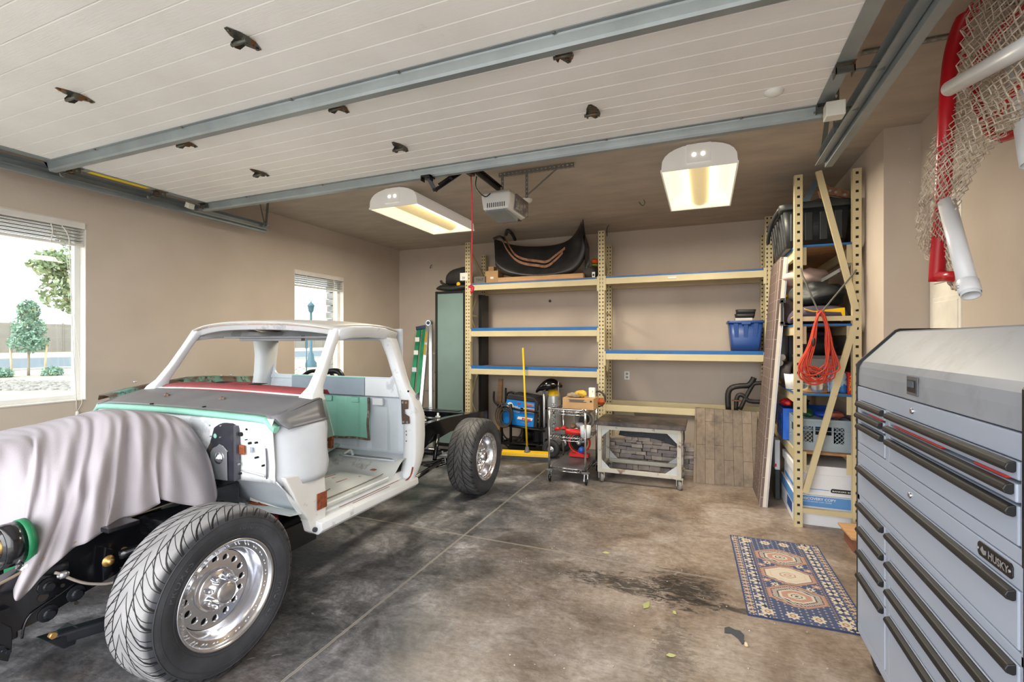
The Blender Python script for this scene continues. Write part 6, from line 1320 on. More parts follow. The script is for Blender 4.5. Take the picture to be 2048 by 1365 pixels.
# blue tote
BT = M('blue_tote_plastic', (38, 74, 140), .38, v=.06)
t = thing('storage_tote', 'blue plastic storage tote on the middle right shelf', 'tote', (.44, 6.5, 1.47))
cx_, cy_, zb = .452, 6.50, 1.468
def rr(cx, cy, hx, hy, z, r=.03, ribs=0):
    out = []
    for q, (sx, sy) in enumerate(((1, 1), (-1, 1), (-1, -1), (1, -1))):
        for k in range(4): a = PI/2*q+PI/2*k/3; out.append((cx+sx*(hx-r)+r*math.cos(a), cy+sy*(hy-r)+r*math.sin(a), z))
    return out
MB().loft([rr(cx_, cy_, .15, .17, zb), rr(cx_, cy_, .16, .19, zb+.1), rr(cx_, cy_, .185, .21, zb+.36), rr(cx_, cy_, .179, .204, zb+.36), rr(cx_, cy_, .13, .165, zb+.02)], True, True).build('tote_body', BT, t)
MB().loft([rr(cx_, cy_, .187, .215, zb+.345), rr(cx_, cy_, .2, .232, zb+.348), rr(cx_, cy_, .2, .232, zb+.375), rr(cx_, cy_, .178, .21, zb+.375)], True, False).build('tote_rim', BT, t, bev=.003)
for x in (-.09, 0, .09): MB().prism([(cx_+x-.022, cy_-.172, zb+.02), (cx_+x+.022, cy_-.172, zb+.02), (cx_+x*1.2+.026, cy_-.222, zb+.345), (cx_+x*1.2-.026, cy_-.222, zb+.345)], (0, .015, 0)).build('tote_rib', BT, t, bev=.004)
MB().box((cx_-.05, cy_-.236, zb+.33), (cx_+.05, cy_-.225, zb+.365)).build('tote_handle', BT, t, bev=.004)
place(one(MB().box((-.11, -.1, 0), (.08, .12, .035)), 'white_box', M('offwhite_box', (206, 202, 190), .6), 'flat off-white box lying across the blue tote', 'box', bev=.004), (cx_, cy_, zb+.378))
for k in range(2):
    mb = MB(); mb.loft([[(x, y+h*.0, z) for x, y, z in ring] for ring in (rr(cx_, cy_, .1, .1, 0), rr(cx_, cy_, .11, .11, .05), rr(cx_, cy_, .1, .1, .05), rr(cx_, cy_, .085, .085, .02))], True, True)
    o = one(mb, 'black_tray', FOAM, ['lower black plastic tray stacked on the blue tote', 'upper black plastic tray stacked on the blue tote'][k], 'tray', (cx_, cy_, 0)); o.location = (cx_-.0+.01*k, cy_, zb+.414+.052*k)
# leaning panel
def lath_mat():
    m, nt, b = newmat('stone_lath_face'); co = coords(nt); sp = nt.nodes.new('ShaderNodeSeparateXYZ'); nt.links.new(co, sp.inputs[0]); cb = nt.nodes.new('ShaderNodeCombineXYZ')
    nt.links.new(sp.outputs[2], cb.inputs[0]); nt.links.new(sp.outputs[1], cb.inputs[1])
    br = nt.nodes.new('ShaderNodeTexBrick'); nt.links.new(cb.outputs[0], br.inputs[0]); br.inputs['Scale'].default_value = 1; br.inputs['Brick Width'].default_value = .19; br.inputs['Row Height'].default_value = .06
    br.inputs['Mortar Size'].default_value = .0028; br.inputs['Color1'].default_value = lin((98, 80, 74)); br.inputs['Color2'].default_value = lin((118, 98, 92)); br.inputs['Mortar'].default_value = lin((178, 168, 160)); br.inputs['Mortar Smooth'].default_value = .3
    nt.links.new(br.outputs[0], b.inputs['Base Color']); b.inputs['Roughness'].default_value = .6; bump(nt, b, br.outputs[1], .5, .004); return m
t = thing('siding_panel', 'tall brick patterned panel leaning against the right rack', 'panel', (.58, 5.45, 0))
A = Vector((.492, 5.147, 0)); B = Vector((.482, 5.80, 0)); T = Vector((.18, 0, 2.40)); n = Vector((1, 0, -.08)).normalized()
MB().prism([A, B, B+T, A+T], n*.02).build('patterned_face', lath_mat(), t)
MB().prism([A+n*.021, B+n*.021, B+T+n*.021, A+T+n*.021], n*.03).build('foam_core', M('panel_core', (214, 204, 190), .7), t)
MB().prism([A+n*.052+Vector((0, -.002, 0)), B+n*.052, B+T+n*.052, A+T+n*.052+Vector((0, -.002, 0))], n*.012).build('metal_backing', ALUB, t)
mb = MB()
for k in range(3): mb.bar(A+Vector((-.001, .16*k+.03, 0)), A+Vector((-.001, .16*k+.03, 0))+T, .004, .012, (0, 1, 0))
mb.build('rib', M('panel_rib', (176, 164, 156), .5), t)
# ================================================================ right rack contents
BT2 = M('black_tote_plastic', (42, 45, 47), .45, v=.1)
t = thing('large_tote', 'large dented black storage tote on top of the right rack', 'tote', (.9, 5.3, 2.43))
cx_, cy_, zb = .90, 5.28, 2.428
MB().loft([rr(cx_, cy_, .22, .40, zb), rr(cx_, cy_, .235, .43, zb+.15), rr(cx_, cy_, .25, .46, zb+.33), rr(cx_, cy_, .24, .45, zb+.33)], True, True).build('tote_body', BT2, t)
MB().loft([rr(cx_, cy_, .26, .47, zb+.325, .05), rr(cx_, cy_, .28, .49, zb+.33, .05), rr(cx_-.01, cy_, .28, .49, zb+.38, .05), rr(cx_, cy_, .25, .46, zb+.395, .05)], True, True).build('tote_lid', BT2, t, bev=.006)
for k in range(4): MB().box((cx_-.2+.11*k, cy_-.468, zb+.05), (cx_-.14+.11*k, cy_-.44, zb+.30)).build('tote_rib', BT2, t, bev=.008)
for k in range(6): MB().prism([(cx_-.226, cy_-.38+.14*k, zb+.02), (cx_-.226, cy_-.33+.14*k, zb+.02), (cx_-.262, cy_-.33+.14*k, zb+.32), (cx_-.262, cy_-.38+.14*k, zb+.32)], (.02, 0, 0)).build('tote_rib', BT2, t, bev=.006)
MB().tube([(cx_-.27, cy_-.40, zb+.37), (cx_-.31, cy_-.2, zb+.30), (cx_-.32, cy_+.0, zb+.20), (cx_-.31, cy_+.14, zb+.16)], .018, 8).build('bent_lid_edge', BT2, t)
t = thing('rusty_bracket', 'brown rusty metal bracket with bolt holes lying on the black tote', 'bracket', (1.0, 5.0, 2.83))
P = [aY(u, v, 4.95) for u, v in ((1636, 366), (1646, 364), (1660, 374), (1680, 378), (1700, 383), (1697, 397), (1676, 393), (1654, 389), (1640, 382))]
mb = MB(); mb.prism(P, (0, .03, 0)); mb.build('bracket_plate', STRIP, t, bev=.004)
mb = MB()
for u, v in ((1660, 382), (1672, 385), (1690, 390)): c = aY(u, v, 4.947); mb.cyl(c, c+Vector((0, .004, 0)), .012, 10)
mb.build('bolt_holes', ALUB, t)
mb = MB(); mb.tube([P[8], aY(1648, 405, 5.0), (1.02, 5.05, 2.835)], .02, 8); mb.tube([P[5], (1.15, 5.0, 2.85)], .02, 8); mb.build('bracket_arm', STRIP, t)
one(MB().prism([(.80, 5.02, 2.83), (.86, 5.02, 2.83), (.98, 5.08, 3.08), (.93, 5.08, 3.08)], (0, .3, 0)), 'metal_sheet', M('blue_grey_sheet', (106, 122, 134), .5), 'blue grey metal sheet standing on the black tote', 'metal sheet', (.9, 5.2, 2.83))
rag('dark_cloth', (1.0, 5.02, 2.855), (.13, .08, .035), BAGM, 'dark crumpled cloth under the rusty bracket', 'cloth', 31)
# second shelf
t = thing('tool_bag', 'purple grey tool bag with yellow trim on the second rack shelf', 'tool bag', (.95, 4.95, 1.75))
TB = M('purple_grey_canvas', (74, 66, 84), .8, v=.15, b=.3, bs=80)
mb = MB(); R = []
for x, h, w_ in ((.70, .05, .10), (.73, .12, .15), (.82, .145, .17), (.95, .15, .17), (1.08, .15, .17), (1.13, .12, .15), (1.15, .05, .1)): R.append([(x, 4.95+w_*math.cos(a)*(1+.04*math.sin(a*4)), 1.755+h*.55+h*.55*math.sin(a)) for a in [2*PI*k/14 for k in range(14)]])
mb.loft(R, True, True); mb.build('bag_body', TB, t, sub=1)
mb = MB(); mb.prism([(.94, 4.79, 1.868), (1.10, 4.80, 1.885), (1.10, 4.785, 1.80), (1.085, 4.783, 1.80), (1.07, 4.79, 1.845), (.93, 4.79, 1.855)], (0, .006, 0)); mb.build('yellow_panel', YEL, t); MB().tube([(.80, 4.80, 1.88), (.87, 4.78, 1.855), (.95, 4.785, 1.86)], .006, 6).build('yellow_piping', YEL, t); MB().prism([(.70, 4.84, 1.80), (.76, 4.81, 1.85), (.79, 4.81, 1.80)], (0, .01, 0)).build('yellow_panel', YEL, t); MB().tube([(1.03, 4.785, 1.80), (1.05, 4.782, 1.78), (1.08, 4.785, 1.77)], .005, 6).build('yellow_piping', YEL, t)
rag('black_bag', (.96, 5.08, 2.02), (.22, .24, .115), M('black_nylon', (36, 40, 40), .55, v=.3, b=.5, bs=20), 'black nylon bag on top of the purple grey tool bag', 'bag', 41)
rag('red_strap_bag', (.80, 5.2, 2.05), (.07, .12, .04), REDP, 'small red strap bundle beside the black nylon bag', 'strap', 43)
rag('beige_cloth', (.88, 5.25, 2.20), (.21, .2, .09), M('pink_beige_cloth', (196, 172, 160), .9, v=.1, b=.3, bs=12), 'pinkish beige cloth heaped on the second rack shelf', 'cloth', 45)
rag('yellow_strap_bag', (.72, 5.25, 2.03), (.04, .07, .022), YEL, 'yellow strap beside the crate on the second rack shelf', 'strap', 46)
t = thing('slotted_crate', 'black slotted crate at the back of the second rack shelf', 'crate', (.72, 5.4, 1.76))
mb = MB()
for k in range(7): mb.box((.66, 5.05+.1*k, 1.76), (.675, 5.10+.1*k, 1.98))
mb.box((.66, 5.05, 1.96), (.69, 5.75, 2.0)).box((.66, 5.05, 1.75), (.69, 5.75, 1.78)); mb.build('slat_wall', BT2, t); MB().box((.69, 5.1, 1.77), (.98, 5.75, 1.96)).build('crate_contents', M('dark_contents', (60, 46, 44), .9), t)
one(MB().bar((.98, 5.15, 2.14), (1.2, 5.0, 2.28), .05, .03), 'metal_strip', OWH, 'grey metal strip propped on the second rack shelf', 'metal strip', (1.1, 5.1, 2.2))
# third shelf
t = thing('grey_case', 'light grey equipment case behind the orange cord', 'case', (.98, 5.1, 1.152)); MB().box((.79, 4.98, 1.152), (1.14, 5.3, 1.46)).build('case_body', M('case_grey', (166, 164, 160), .55), t, bev=.008); MB().box((.78, 4.97, 1.44), (1.15, 5.31, 1.47)).build('case_lid', M('case_lid_grey', (112, 112, 112), .5), t, bev=.006)
t = thing('stock_pot', 'shiny aluminium pot on the third rack shelf', 'pot', (.9, 4.87, 1.152)); c = Vector((.90, 4.87, 1.152))
MB().lathe([(0, 0), (.10, 0), (.106, .01), (.106, .13), (.11, .135), (.104, .135), (.1, .01)], c, n=32).build('pot_wall', ALU, t); MB().lathe([(.1065, .07), (.108, .072), (.1065, .074)], c, n=32).build('pot_band', ALUB, t)
mb = MB(); r9 = random.Random(9)
for k in range(12): a, b_ = c+Vector((r9.uniform(-.08, .08), r9.uniform(-.08, .08), .12)), c+Vector((r9.uniform(-.09, .09), r9.uniform(-.09, .09), .21)); mb.cyl(a, b_, .004, 5)
mb.build('pot_utensils', BLACKM, t)
t = thing('water_bottle_pack', 'shrink wrapped pack of water bottles with blue labels', 'bottles', (1.07, 4.87, 1.152))
WBT = M('wrapped_bottle', (170, 200, 220), .15, v=.2, vs=14, c2=(40, 120, 200), t=.5, s2=9, w=.03)
for i in range(2):
    for j in range(2): MB().lathe([(0, 0), (.03, .0), (.032, .02), (.032, .14), (.026, .17), (.012, .195), (.012, .21), (0, .21)], (1.03+.062*i, 4.84+.065*j, 1.152), n=14).build('bottle', WBT, t)
t = thing('red_carton', 'red and yellow printed box at the right post of the third rack shelf', 'box', (1.13, 4.85, 1.152)); MB().box((1.122, 4.80, 1.152), (1.158, 4.95, 1.33)).build('carton', REDP, t, bev=.002); text('MATCH', (1.127, 4.798, 1.165), (0, 0, 1), (-1, 0, 0), .02, YEL, t, width=.14, bold=.02) if False else (text('4', (1.133, 4.798, 1.285), (1, 0, 0), (0, 0, 1), .03, YEL, t, bold=.02), text('PACK', (1.131, 4.798, 1.275), (0, 0, -1), (1, 0, 0), .02, YEL, t, width=.10, bold=.02))
place(one(MB().lathe([(0, 0), (.06, 0), (.075, .14), (.07, .14), (.055, .01)], n=24), 'white_bucket', PAPER, 'small white bucket at the left side of the third rack shelf', 'bucket'), (.765, 5.12, 1.152))
place(one(MB().lathe([(.10, -.05), (.115, -.04), (.115, .04), (.10, .05), (.09, .03), (.09, -.03)], (0, 0, 0), (.9, -.45, 0), 26, closed=True), 'saw_blade_ring', M('dark_ring', (58, 52, 50), .6, .3), 'dark round ring standing behind the left post of the right rack', 'ring'), (.75, 5.25, 1.29))
t = thing('moving_blanket', 'rolled grey moving blanket in the right rack', 'blanket', (.72, 5.4, 1.4))
for k in range(2): MB().tube([(.66+.02*k, 5.15, 1.39+.055*k), (.68, 5.35, 1.40+.055*k), (.72, 5.6, 1.39+.055*k)], [.03, .035, .03], 10).build('blanket_fold', M('blanket_grey', (132, 126, 120), .95, v=.2, b=.4, bs=60) if 'blanket_grey' not in bpy.data.materials else bpy.data.materials['blanket_grey'], t)
one(MB().box((.76, 5.35, 1.16), (1.12, 6.3, 1.70)), 'black_case', BT2, 'tall black case deep inside the third rack shelf', 'case', (.94, 5.8, 1.16), bev=.02)
rag('dark_backpack', (.98, 5.13, 1.56), (.13, .12, .09), M('backpack_dark', (30, 28, 34), .8), 'dark backpack lying on the grey case', 'backpack', 51)
# crates on the fourth shelf
def crate(t, x0, x1, y0, y1, z0, h, mat):
    mb = MB(); th = .008
    for (o, a, L_, nrm) in (((x0, y0, z0), (1, 0, 0), x1-x0, (0, -1, 0)), ((x0, y0, z0), (0, 1, 0), y1-y0, (-1, 0, 0)), ((x1, y0, z0), (0, 1, 0), y1-y0, (1, 0, 0)), ((x0, y1, z0), (1, 0, 0), x1-x0, (0, 1, 0))):
        o, a = Vector(o), Vector(a); up = Vector((0, 0, 1))
        def quad(s0, s1, t0, t1): mb.poly([o+a*s0+up*t0, o+a*s1+up*t0, o+a*s1+up*t1, o+a*s0+up*t1])
        quad(0, L_, 0, h*.27); quad(0, L_, h*.78, h); quad(0, .05, h*.27, h*.78); quad(L_-.05, L_, h*.27, h*.78)
        n = max(4, int((L_-.1)/.032)); m_ = 4; dx = (L_-.1)/n; dz = (h*.51)/m_
        if L_ < .6:
            quad(L_/2-.075, L_/2-.06, h*.27, h*.78); quad(L_/2+.06, L_/2+.075, h*.27, h*.78); quad(L_/2-.06, L_/2+.06, h*.27, h*.52)
        for i in range(-m_, n):
            for sgn in (1, -1):
                for j in range(m_):
                    ii = i+j if sgn > 0 else i+m_-j-1
                    if 0 <= ii < n:
                        s0 = .05+dx*ii; p = o+a*(s0 if sgn > 0 else s0+dx)+up*(h*.27+dz*j); q = o+a*(s0+dx if sgn > 0 else s0)+up*(h*.27+dz*(j+1))
                        if L_ < .6 and abs(s0+dx/2-L_/2) < .07: continue
                        e = Vector((0, 0, .0035)); mb.poly([p-e, q-e, q+e, p+e])
    return mb.build('crate_wall', mat, t, solid=.004)
CG = M('pale_grey_crate', (148, 162, 170), .5, v=.06)
t = thing('milk_crate', 'pale grey plastic milk crate on the fourth rack shelf', 'crate', (.95, 4.95, .65)); crate(t, .745, 1.145, 4.80, 5.2, .648, .27, CG)
MB().box((.75, 4.805, .65), (1.14, 5.195, .655)).build('crate_floor', CG, t)
mb = MB(); mb.box((.738, 4.792, .90), (1.152, 4.80, .922)).box((.738, 4.792, .82), (1.152, 4.797, .826)); mb.build('crate_rim', CG, t, bev=.002)
t = thing('blue_crate', 'bright blue plastic crate behind the pale grey milk crate', 'crate', (.95, 5.45, .65)); crate(t, .70, 1.145, 5.25, 5.65, .648, .30, M('bright_blue_crate', (28, 104, 214), .45))
for i, (p, s, c_, lb) in enumerate((((.86, 5.0, .95), (.05, .14, .04), (36, 96, 58), 'green bottle in the pale grey crate'), ((1.0, 5.0, .945), (.13, .08, .035), (26, 70, 170), 'blue tool case in the pale grey crate'), ((1.06, 4.95, .95), (.07, .06, .03), (176, 96, 78), 'orange brown hose piece in the pale grey crate'), ((.84, 5.4, 1.0), (.1, .1, .06), (34, 70, 70), 'dark teal jacket bundle over the blue crate'), ((.74, 5.35, 1.0), (.06, .1, .035), (200, 30, 34), 'red handled tool over the blue crate'), ((.93, 4.93, .74), (.1, .09, .07), (70, 58, 46), 'brown tool handle inside the pale grey crate'), ((1.05, 5.0, .75), (.08, .1, .07), (28, 34, 56), 'navy tool inside the pale grey crate'), ((.98, 5.05, .72), (.05, .08, .06), (120, 128, 40), 'olive yellow tool inside the pale grey crate'))):
    rag('stored_tool', p, s, M('stored_%d' % i, c_, .5, v=.3, vs=12), lb, 'tool', 60+i)
# boxes on the floor
BXW = M('white_box_board', (226, 228, 232), .6, v=.03); BXB = M('blue_print', (92, 146, 206), .6, v=.06); BXN = M('navy_print', (40, 78, 146), .6)
t = thing('paper_box', 'white and blue copy paper box at the bottom of the right rack', 'box', (.95, 5.0, 0)); xa, xb, ya = .725, 1.19, 4.80
MB().box((xa, ya, 0), (xb, ya+.75, .26)).build('carton', BXW, t, bev=.003)
MB().box((xa+.0, ya-.002, .165), (xb, ya-.0005, .255)).build('blue_band', BXB, t); MB().box((xa-.002, ya, .165), (xa-.0005, ya+.75, .255)).build('blue_band', BXB, t); MB().box((xa-.003, ya+.1, .06), (xa-.0005, ya+.36, .15)).build('navy_band', BXN, t)
text('DISCOVERY COPY', (xa+.05, ya-.004, .222), (1, 0, 0), (0, 0, 1), .022, PAPER, t, width=.26, bold=.01); text('MULTIPURPOSE COPY PAPER', (xa+.06, ya-.004, .203), (1, 0, 0), (0, 0, 1), .009, PAPER, t, width=.22)
t = thing('file_box', 'white lidded file storage box stacked on the copy paper box', 'box', (.95, 5.0, .262))
MB().box((xa+.01, ya+.01, .262), (xb-.0, ya+.62, .47)).build('carton', BXW, t, bev=.003); MB().box((xa-.005, ya-.005, .445), (xb, ya+.64, .52)).build('box_lid', BXW, t, bev=.003)
MB().prism([(xb-.19, ya+.007, .30), (xb-.19, ya+.007, .318), (xb-.18, ya+.007, .33), (xb-.01, ya+.007, .33), (xb-.01, ya+.007, .295), (xb-.18, ya+.007, .295)], (0, .002, 0)).build('black_label', INK, t); text('BANKERS BOX', (xb-.18, ya+.004, .306), (1, 0, 0), (0, 0, 1), .012, PAPER, t, width=.16, bold=.015); MB().box((xa+.08, ya+.007, .31), (xb-.2, ya+.009, .315)).build('blue_line', BXB, t)
MB().box((xa+.006, ya+.1, .30), (xa+.009, ya+.55, .33)).build('blue_print_side', BXB, t)
t = thing('small_white_box', 'narrow white box standing beside the file box', 'box', (.6, 5.3, .3)); MB().box((.655, 5.45, .30), (.70, 5.6, .60)).build('carton', BXW, t, bev=.003); MB().box((.655, 5.449, .33), (.67, 5.45, .36)).build('red_mark', REDP, t)
one(MB().box((.66, 5.62, 0), (.71, 6.1, .55)), 'dark_case', BT2, 'dark flat case standing behind the leaning panel', 'case', (.68, 5.8, 0), bev=.01)
one(MB().box((.655, 5.44, 0), (.70, 5.6, .299)), 'dark_block', BT2, 'dark block under the narrow white box', 'block', (.68, 5.5, 0), bev=.005)
# cord and bungees
OC = M('orange_cord', (196, 58, 30), .45, v=.1)
t = thing('extension_cord', 'large hank of orange extension cord hanging on the end of the right rack', 'extension cord', aY(1640, 625, 4.62))
r5 = random.Random(5)
for k in range(11):
    cu = 1636+r5.uniform(-9, 9); hw = r5.uniform(16, 34); vb = r5.uniform(742, 772); y_ = 4.62+.006*(k % 4)-.012*(k % 3); lean = r5.uniform(-8, 8)
    pts = [(1640+r5.uniform(-4, 4), 623+r5.uniform(-3, 6)), (1640-hw*.35, 650), (1640-hw*.65+lean*.3, 690), (cu-hw, 730), (cu-hw*.8+lean, vb-8), (cu+lean, vb), (cu+hw*.8+lean, vb-10), (cu+hw, 725), (1640+hw*.68+lean*.3, 690), (1644+hw*.35, 650)]
    MB().tube([aY(u, v, y_) for u, v in pts], .0068, 7, closed=True).build('cord_loop', OC, t)
MB().blob(aY(1627, 685, 4.58), .018, 8, 6, .1, random, (.8, .8, 2)).build('cord_plug', M('cord_plug', (44, 30, 28), .5), t)
BG = M('grey_bungee', (98, 96, 88), .7)
for i, (u, v) in enumerate(((1601, 537), (1712, 541))):
    o = one(MB().tube([aY(u, v, 4.70), aY(u+(4 if i == 0 else -9), v+(14 if i == 0 else 12), 4.66), aY(1636+i*10, 622, 4.61), aY(1641+i*2, 628, 4.60)], .007, 7), 'bungee_cord', BG, ['grey bungee cord from the left rack post to the orange cord', 'grey bungee cord from the right rack post to the orange cord'][i], 'bungee cord', aY(u, v, 4.7))
# pine stool bit
t = thing('wooden_stool', 'small wooden step stool peeking out from behind the tool chest', 'stool', (1.05, 3.75, 0)); a = aZ(1694, 1088, .0)
c = aZ(1712, 1106, 0); MB().box((c.x-.02, c.y-.02, .0), (c.x+.03, c.y+.25, .10)).build('leg', M('red_wood', (128, 80, 62), .7), t); MB().box((c.x-.045, c.y-.03, .10), (c.x+.2, c.y+.3, .118), rot=(0, 0, .05)).build('seat', WOOD, t, bev=.003); MB().box((c.x+.15, c.y-.02, .0), (c.x+.19, c.y+.25, .10)).build('leg', bpy.data.materials['red_wood'], t)
# ================================================================ tool chest
CH = M('tool_chest_grey', (160, 170, 188), .34, v=.02, vs=2); CHD = M('tool_chest_edge', (120, 128, 142), .4); TOPG = M('scuffed_lid_grey', (146, 151, 161), .42, v=.08, vs=3, c2=(128, 132, 140), t=.62, s2=4, w=.08)
RUB = M('black_side_enamel', (24, 25, 27), .35, v=.1); HND = M('black_drawer_pull', (20, 20, 21), .5, v=.2, vs=8, c2=(104, 104, 106), t=.7, s2=30, w=.03)
XF = .722; Y0, Y1 = 1.535, 2.895; XB = 1.21
def bevp(x0, x1, y0, y1, z0, z1): return MB().box((x0, y0, z0), (x1, y1, z1))
lc = thing('tool_cabinet', 'grey rolling tool cabinet with black drawer pulls beside the rug', 'tool cabinet', (.96, 2.2, 0))
uc = thing('tool_chest', 'grey top tool chest with a sloped lid standing on the rolling cabinet', 'tool chest', (.96, 2.2, 1.05))
def drawer(root, y0, y1, z0, z1, pull=True, out=0.):
    d = MB().box((XF-.006-out, y0+.006, z0+.004), (XF+.02, y1-.006, z1-.004)).build('drawer', CH, root, bev=.004)
    if pull:
        zc = z1-.02; P = [(-.010, .016), (-.024, .012), (-.030, .0), (-.026, -.010), (-.012, -.014), (-.006, -.010), (-.006, .016)]
        MB().prism([(XF+a-out, y0+.012, zc+b) for a, b in P], (0, y1-y0-.024, 0)).build('drawer_pull', HND, d, bev=.003)
    return d
# lower cabinet carcass
mb = MB(); fz_ = 1.045
mb.box((XF+.02, Y0+.01, .13), (XB, Y1-.01, fz_)); lcb = mb.build('carcass', CHD, lc)
fx0, fx1 = XF-.004, XF+.021
YD = 2.472
for nm, (ya, yb, za, zb) in (('r', (Y0, Y1, .985, fz_)), ('b', (Y0, Y1, .13, .175)), ('m', (Y0, Y1, .80, .83)), ('l', (Y1-.035, Y1, .175, .985)), ('n', (Y0, Y0+.015, .175, .985)), ('d', (YD-.02, YD+.022, .175, .80))):
    MB().box((fx0, ya, za), (fx1, yb, zb)).build('front_frame', CH, lc, bev=.003)
drawer(lc, Y0+.015, Y1-.035, .83, .985)
zs = [.80, .68, .565, .45, .175]
for k in range(4): drawer(lc, YD+.022, Y1-.035, zs[k+1], zs[k]); drawer(lc, Y0+.015, YD-.02, zs[k+1], zs[k])
MB().box((XF-.007, Y1-.002, .12), (XB, Y1+.012, fz_+.003)).build('side_panel', RUB, lc, bev=.003); MB().box((XF-.007, Y0-.012, .12), (XB, Y0+.002, fz_+.003)).build('side_panel', RUB, lc, bev=.003)
def lock(root, p): MB().lathe([(0, 0), (.0, 0)], p, (-1, 0, 0), 6) if False else None; return MB().lathe([(.011, 0), (.011, .005), (.008, .007), (0, .006)], p, (-1, 0, 0), 18).build('lock', CHROME, root)
lock(lc, Vector((XF-.004, aX(1824, 998, XF).y, 1.018))); 
pl = aX(1957, 1092, XF-.005); pr = aX(2027, 1142, XF-.005); yA, yB = pl.y, pr.y; zc = 1.018
mb = MB(); mb.prism([(XF-.008, yA-.008, zc-.02), (XF-.008, yA, zc-.012), (XF-.008, yA, zc+.012), (XF-.008, yA-.008, zc+.02), (XF-.008, yB+.008, zc+.02), (XF-.008, yB, zc+.012), (XF-.008, yB, zc-.012), (XF-.008, yB+.008, zc-.02)], (.005, 0, 0)); bd = mb.build('badge_plate', M('badge_black', (38, 38, 40), .35, .4), lc, bev=.002)
BL = M('badge_silver', (168, 170, 172), .3, .5)
text('HUSKY', (XF-.0095, yA-.058, zc-.009), (0, -1, 0), (0, 0, 1), .02, BL, bd, width=.095, bold=.03)
MB().prism([(XF-.010, yA-.02, zc), (XF-.010, yA-.03, zc+.012), (XF-.010, yA-.036, zc+.004), (XF-.010, yA-.05, zc+.006), (XF-.010, yA-.048, zc-.006), (XF-.010, yA-.036, zc-.01), (XF-.010, yA-.028, zc-.006)], (.001, 0, 0)).build('badge_emblem', BL, bd)
mb = MB()
for y in (yA-.007, yB+.007): mb.cyl((XF-.011, y, zc), (XF-.008, y, zc), .004, 8)
mb.build('badge_rivet', BL, bd)
for y in (Y0+.1, Y1-.1, ):
    for x in (XF+.06, XB-.08):
        cs_ = MB().lathe([(0, -.02), (.035, -.02), (.055, -.016), (.06, 0), (.055, .016), (.035, .02), (0, .02)], (x, y-.02, .06), (1, .2, 0), 24).build('caster', RUB, lc); mb = MB(); mb.box((x-.03, y-.04, .05), (x-.025, y+.02, .13)).box((x+.025, y-.04, .05), (x+.03, y+.02, .13)).box((x-.03, y-.04, .122), (x+.03, y+.03, .13)); mb.build('caster_fork', RUB, cs_); MB().lathe([(.02, -.022), (0, -.024), (0, .024), (.02, .022)], (x, y-.02, .06), (1, .2, 0), 16).build('caster_hub', ALUB, cs_)
# upper chest
zb = 1.048; zt = 1.486
MB().box((XF+.02, Y0+.01, zb), (XB, Y1-.01, 1.37)).build('carcass', CHD, uc)
for (ya, yb, za, z1_) in ((Y0, Y1, zb, zb+.04), (Y0, Y1, 1.305, 1.372), (Y1-.035, Y1, zb+.04, 1.305), (Y0, Y0+.015, zb+.04, 1.305), (YD-.02, YD+.022, zb+.04, 1.305)): MB().box((fx0, ya, za), (fx1, yb, z1_)).build('front_frame', CH, uc, bev=.003)
zs = [1.305, 1.25, 1.195, 1.088]
for k in range(3): drawer(uc, YD+.022, Y1-.035, zs[k+1], zs[k], out=.004 if k == 1 else 0); drawer(uc, Y0+.015, YD-.02, zs[k+1], zs[k], out=.004 if k == 1 else 0)
mb = MB(); mb.box((XF-.012, YD+.05, 1.252), (XF+.0, Y1-.2, 1.256)).box((XF-.012, 1.95, 1.252), (XF+.0, YD-.1, 1.256)).box((XF-.012, Y0+.06, 1.252), (XF+.0, 1.75, 1.256)); mb.build('red_liner', REDP, uc)
mb = MB(); prof = [(XF, 1.376), (XF, zt-.05), (XF+.004, zt-.015), (XF+.018, zt+.012), (XF+.155, zt+.158), (XF+.17, zt+.164), (XB, zt+.164), (XB, 1.376)]
mb.prism([(x, Y0, z) for x, z in prof], (0, Y1-Y0, 0)); lid = mb.build('lid', TOPG, uc, bev=.003)
mb = MB(); prof2 = [(XF-.008, zb), (XF-.008, zt-.004), (XF+.0, zt+.01), (XF+.15, zt+.168), (XF+.17, zt+.176), (XB, zt+.176), (XB, zb)]
for y in (Y1, Y0-.01): mb = MB(); mb.prism([(x, y, z) for x, z in prof2], (0, .012, 0)); mb.build('side_panel', RUB, uc)
c = aX(1826, 773, XF); MB().box((XF-.004, c.y-.05, c.z-.035), (XF+.0, c.y+.05, c.z+.035)).build('lid_latch', M('latch_grey', (90, 92, 98), .35), lid, bev=.003); MB().box((XF-.006, c.y-.04, c.z-.024), (XF-.003, c.y+.04, c.z+.022)).build('latch_recess', RUB, lid, bev=.003); MB().box((XF-.009, c.y-.025, c.z-.006), (XF-.005, c.y+.03, c.z+.018)).build('latch_paddle', M('latch_blue', (76, 86, 104), .3), lid, bev=.003)
lock(uc, Vector((XF-.004, aX(1828, 820, XF).y, 1.338)))
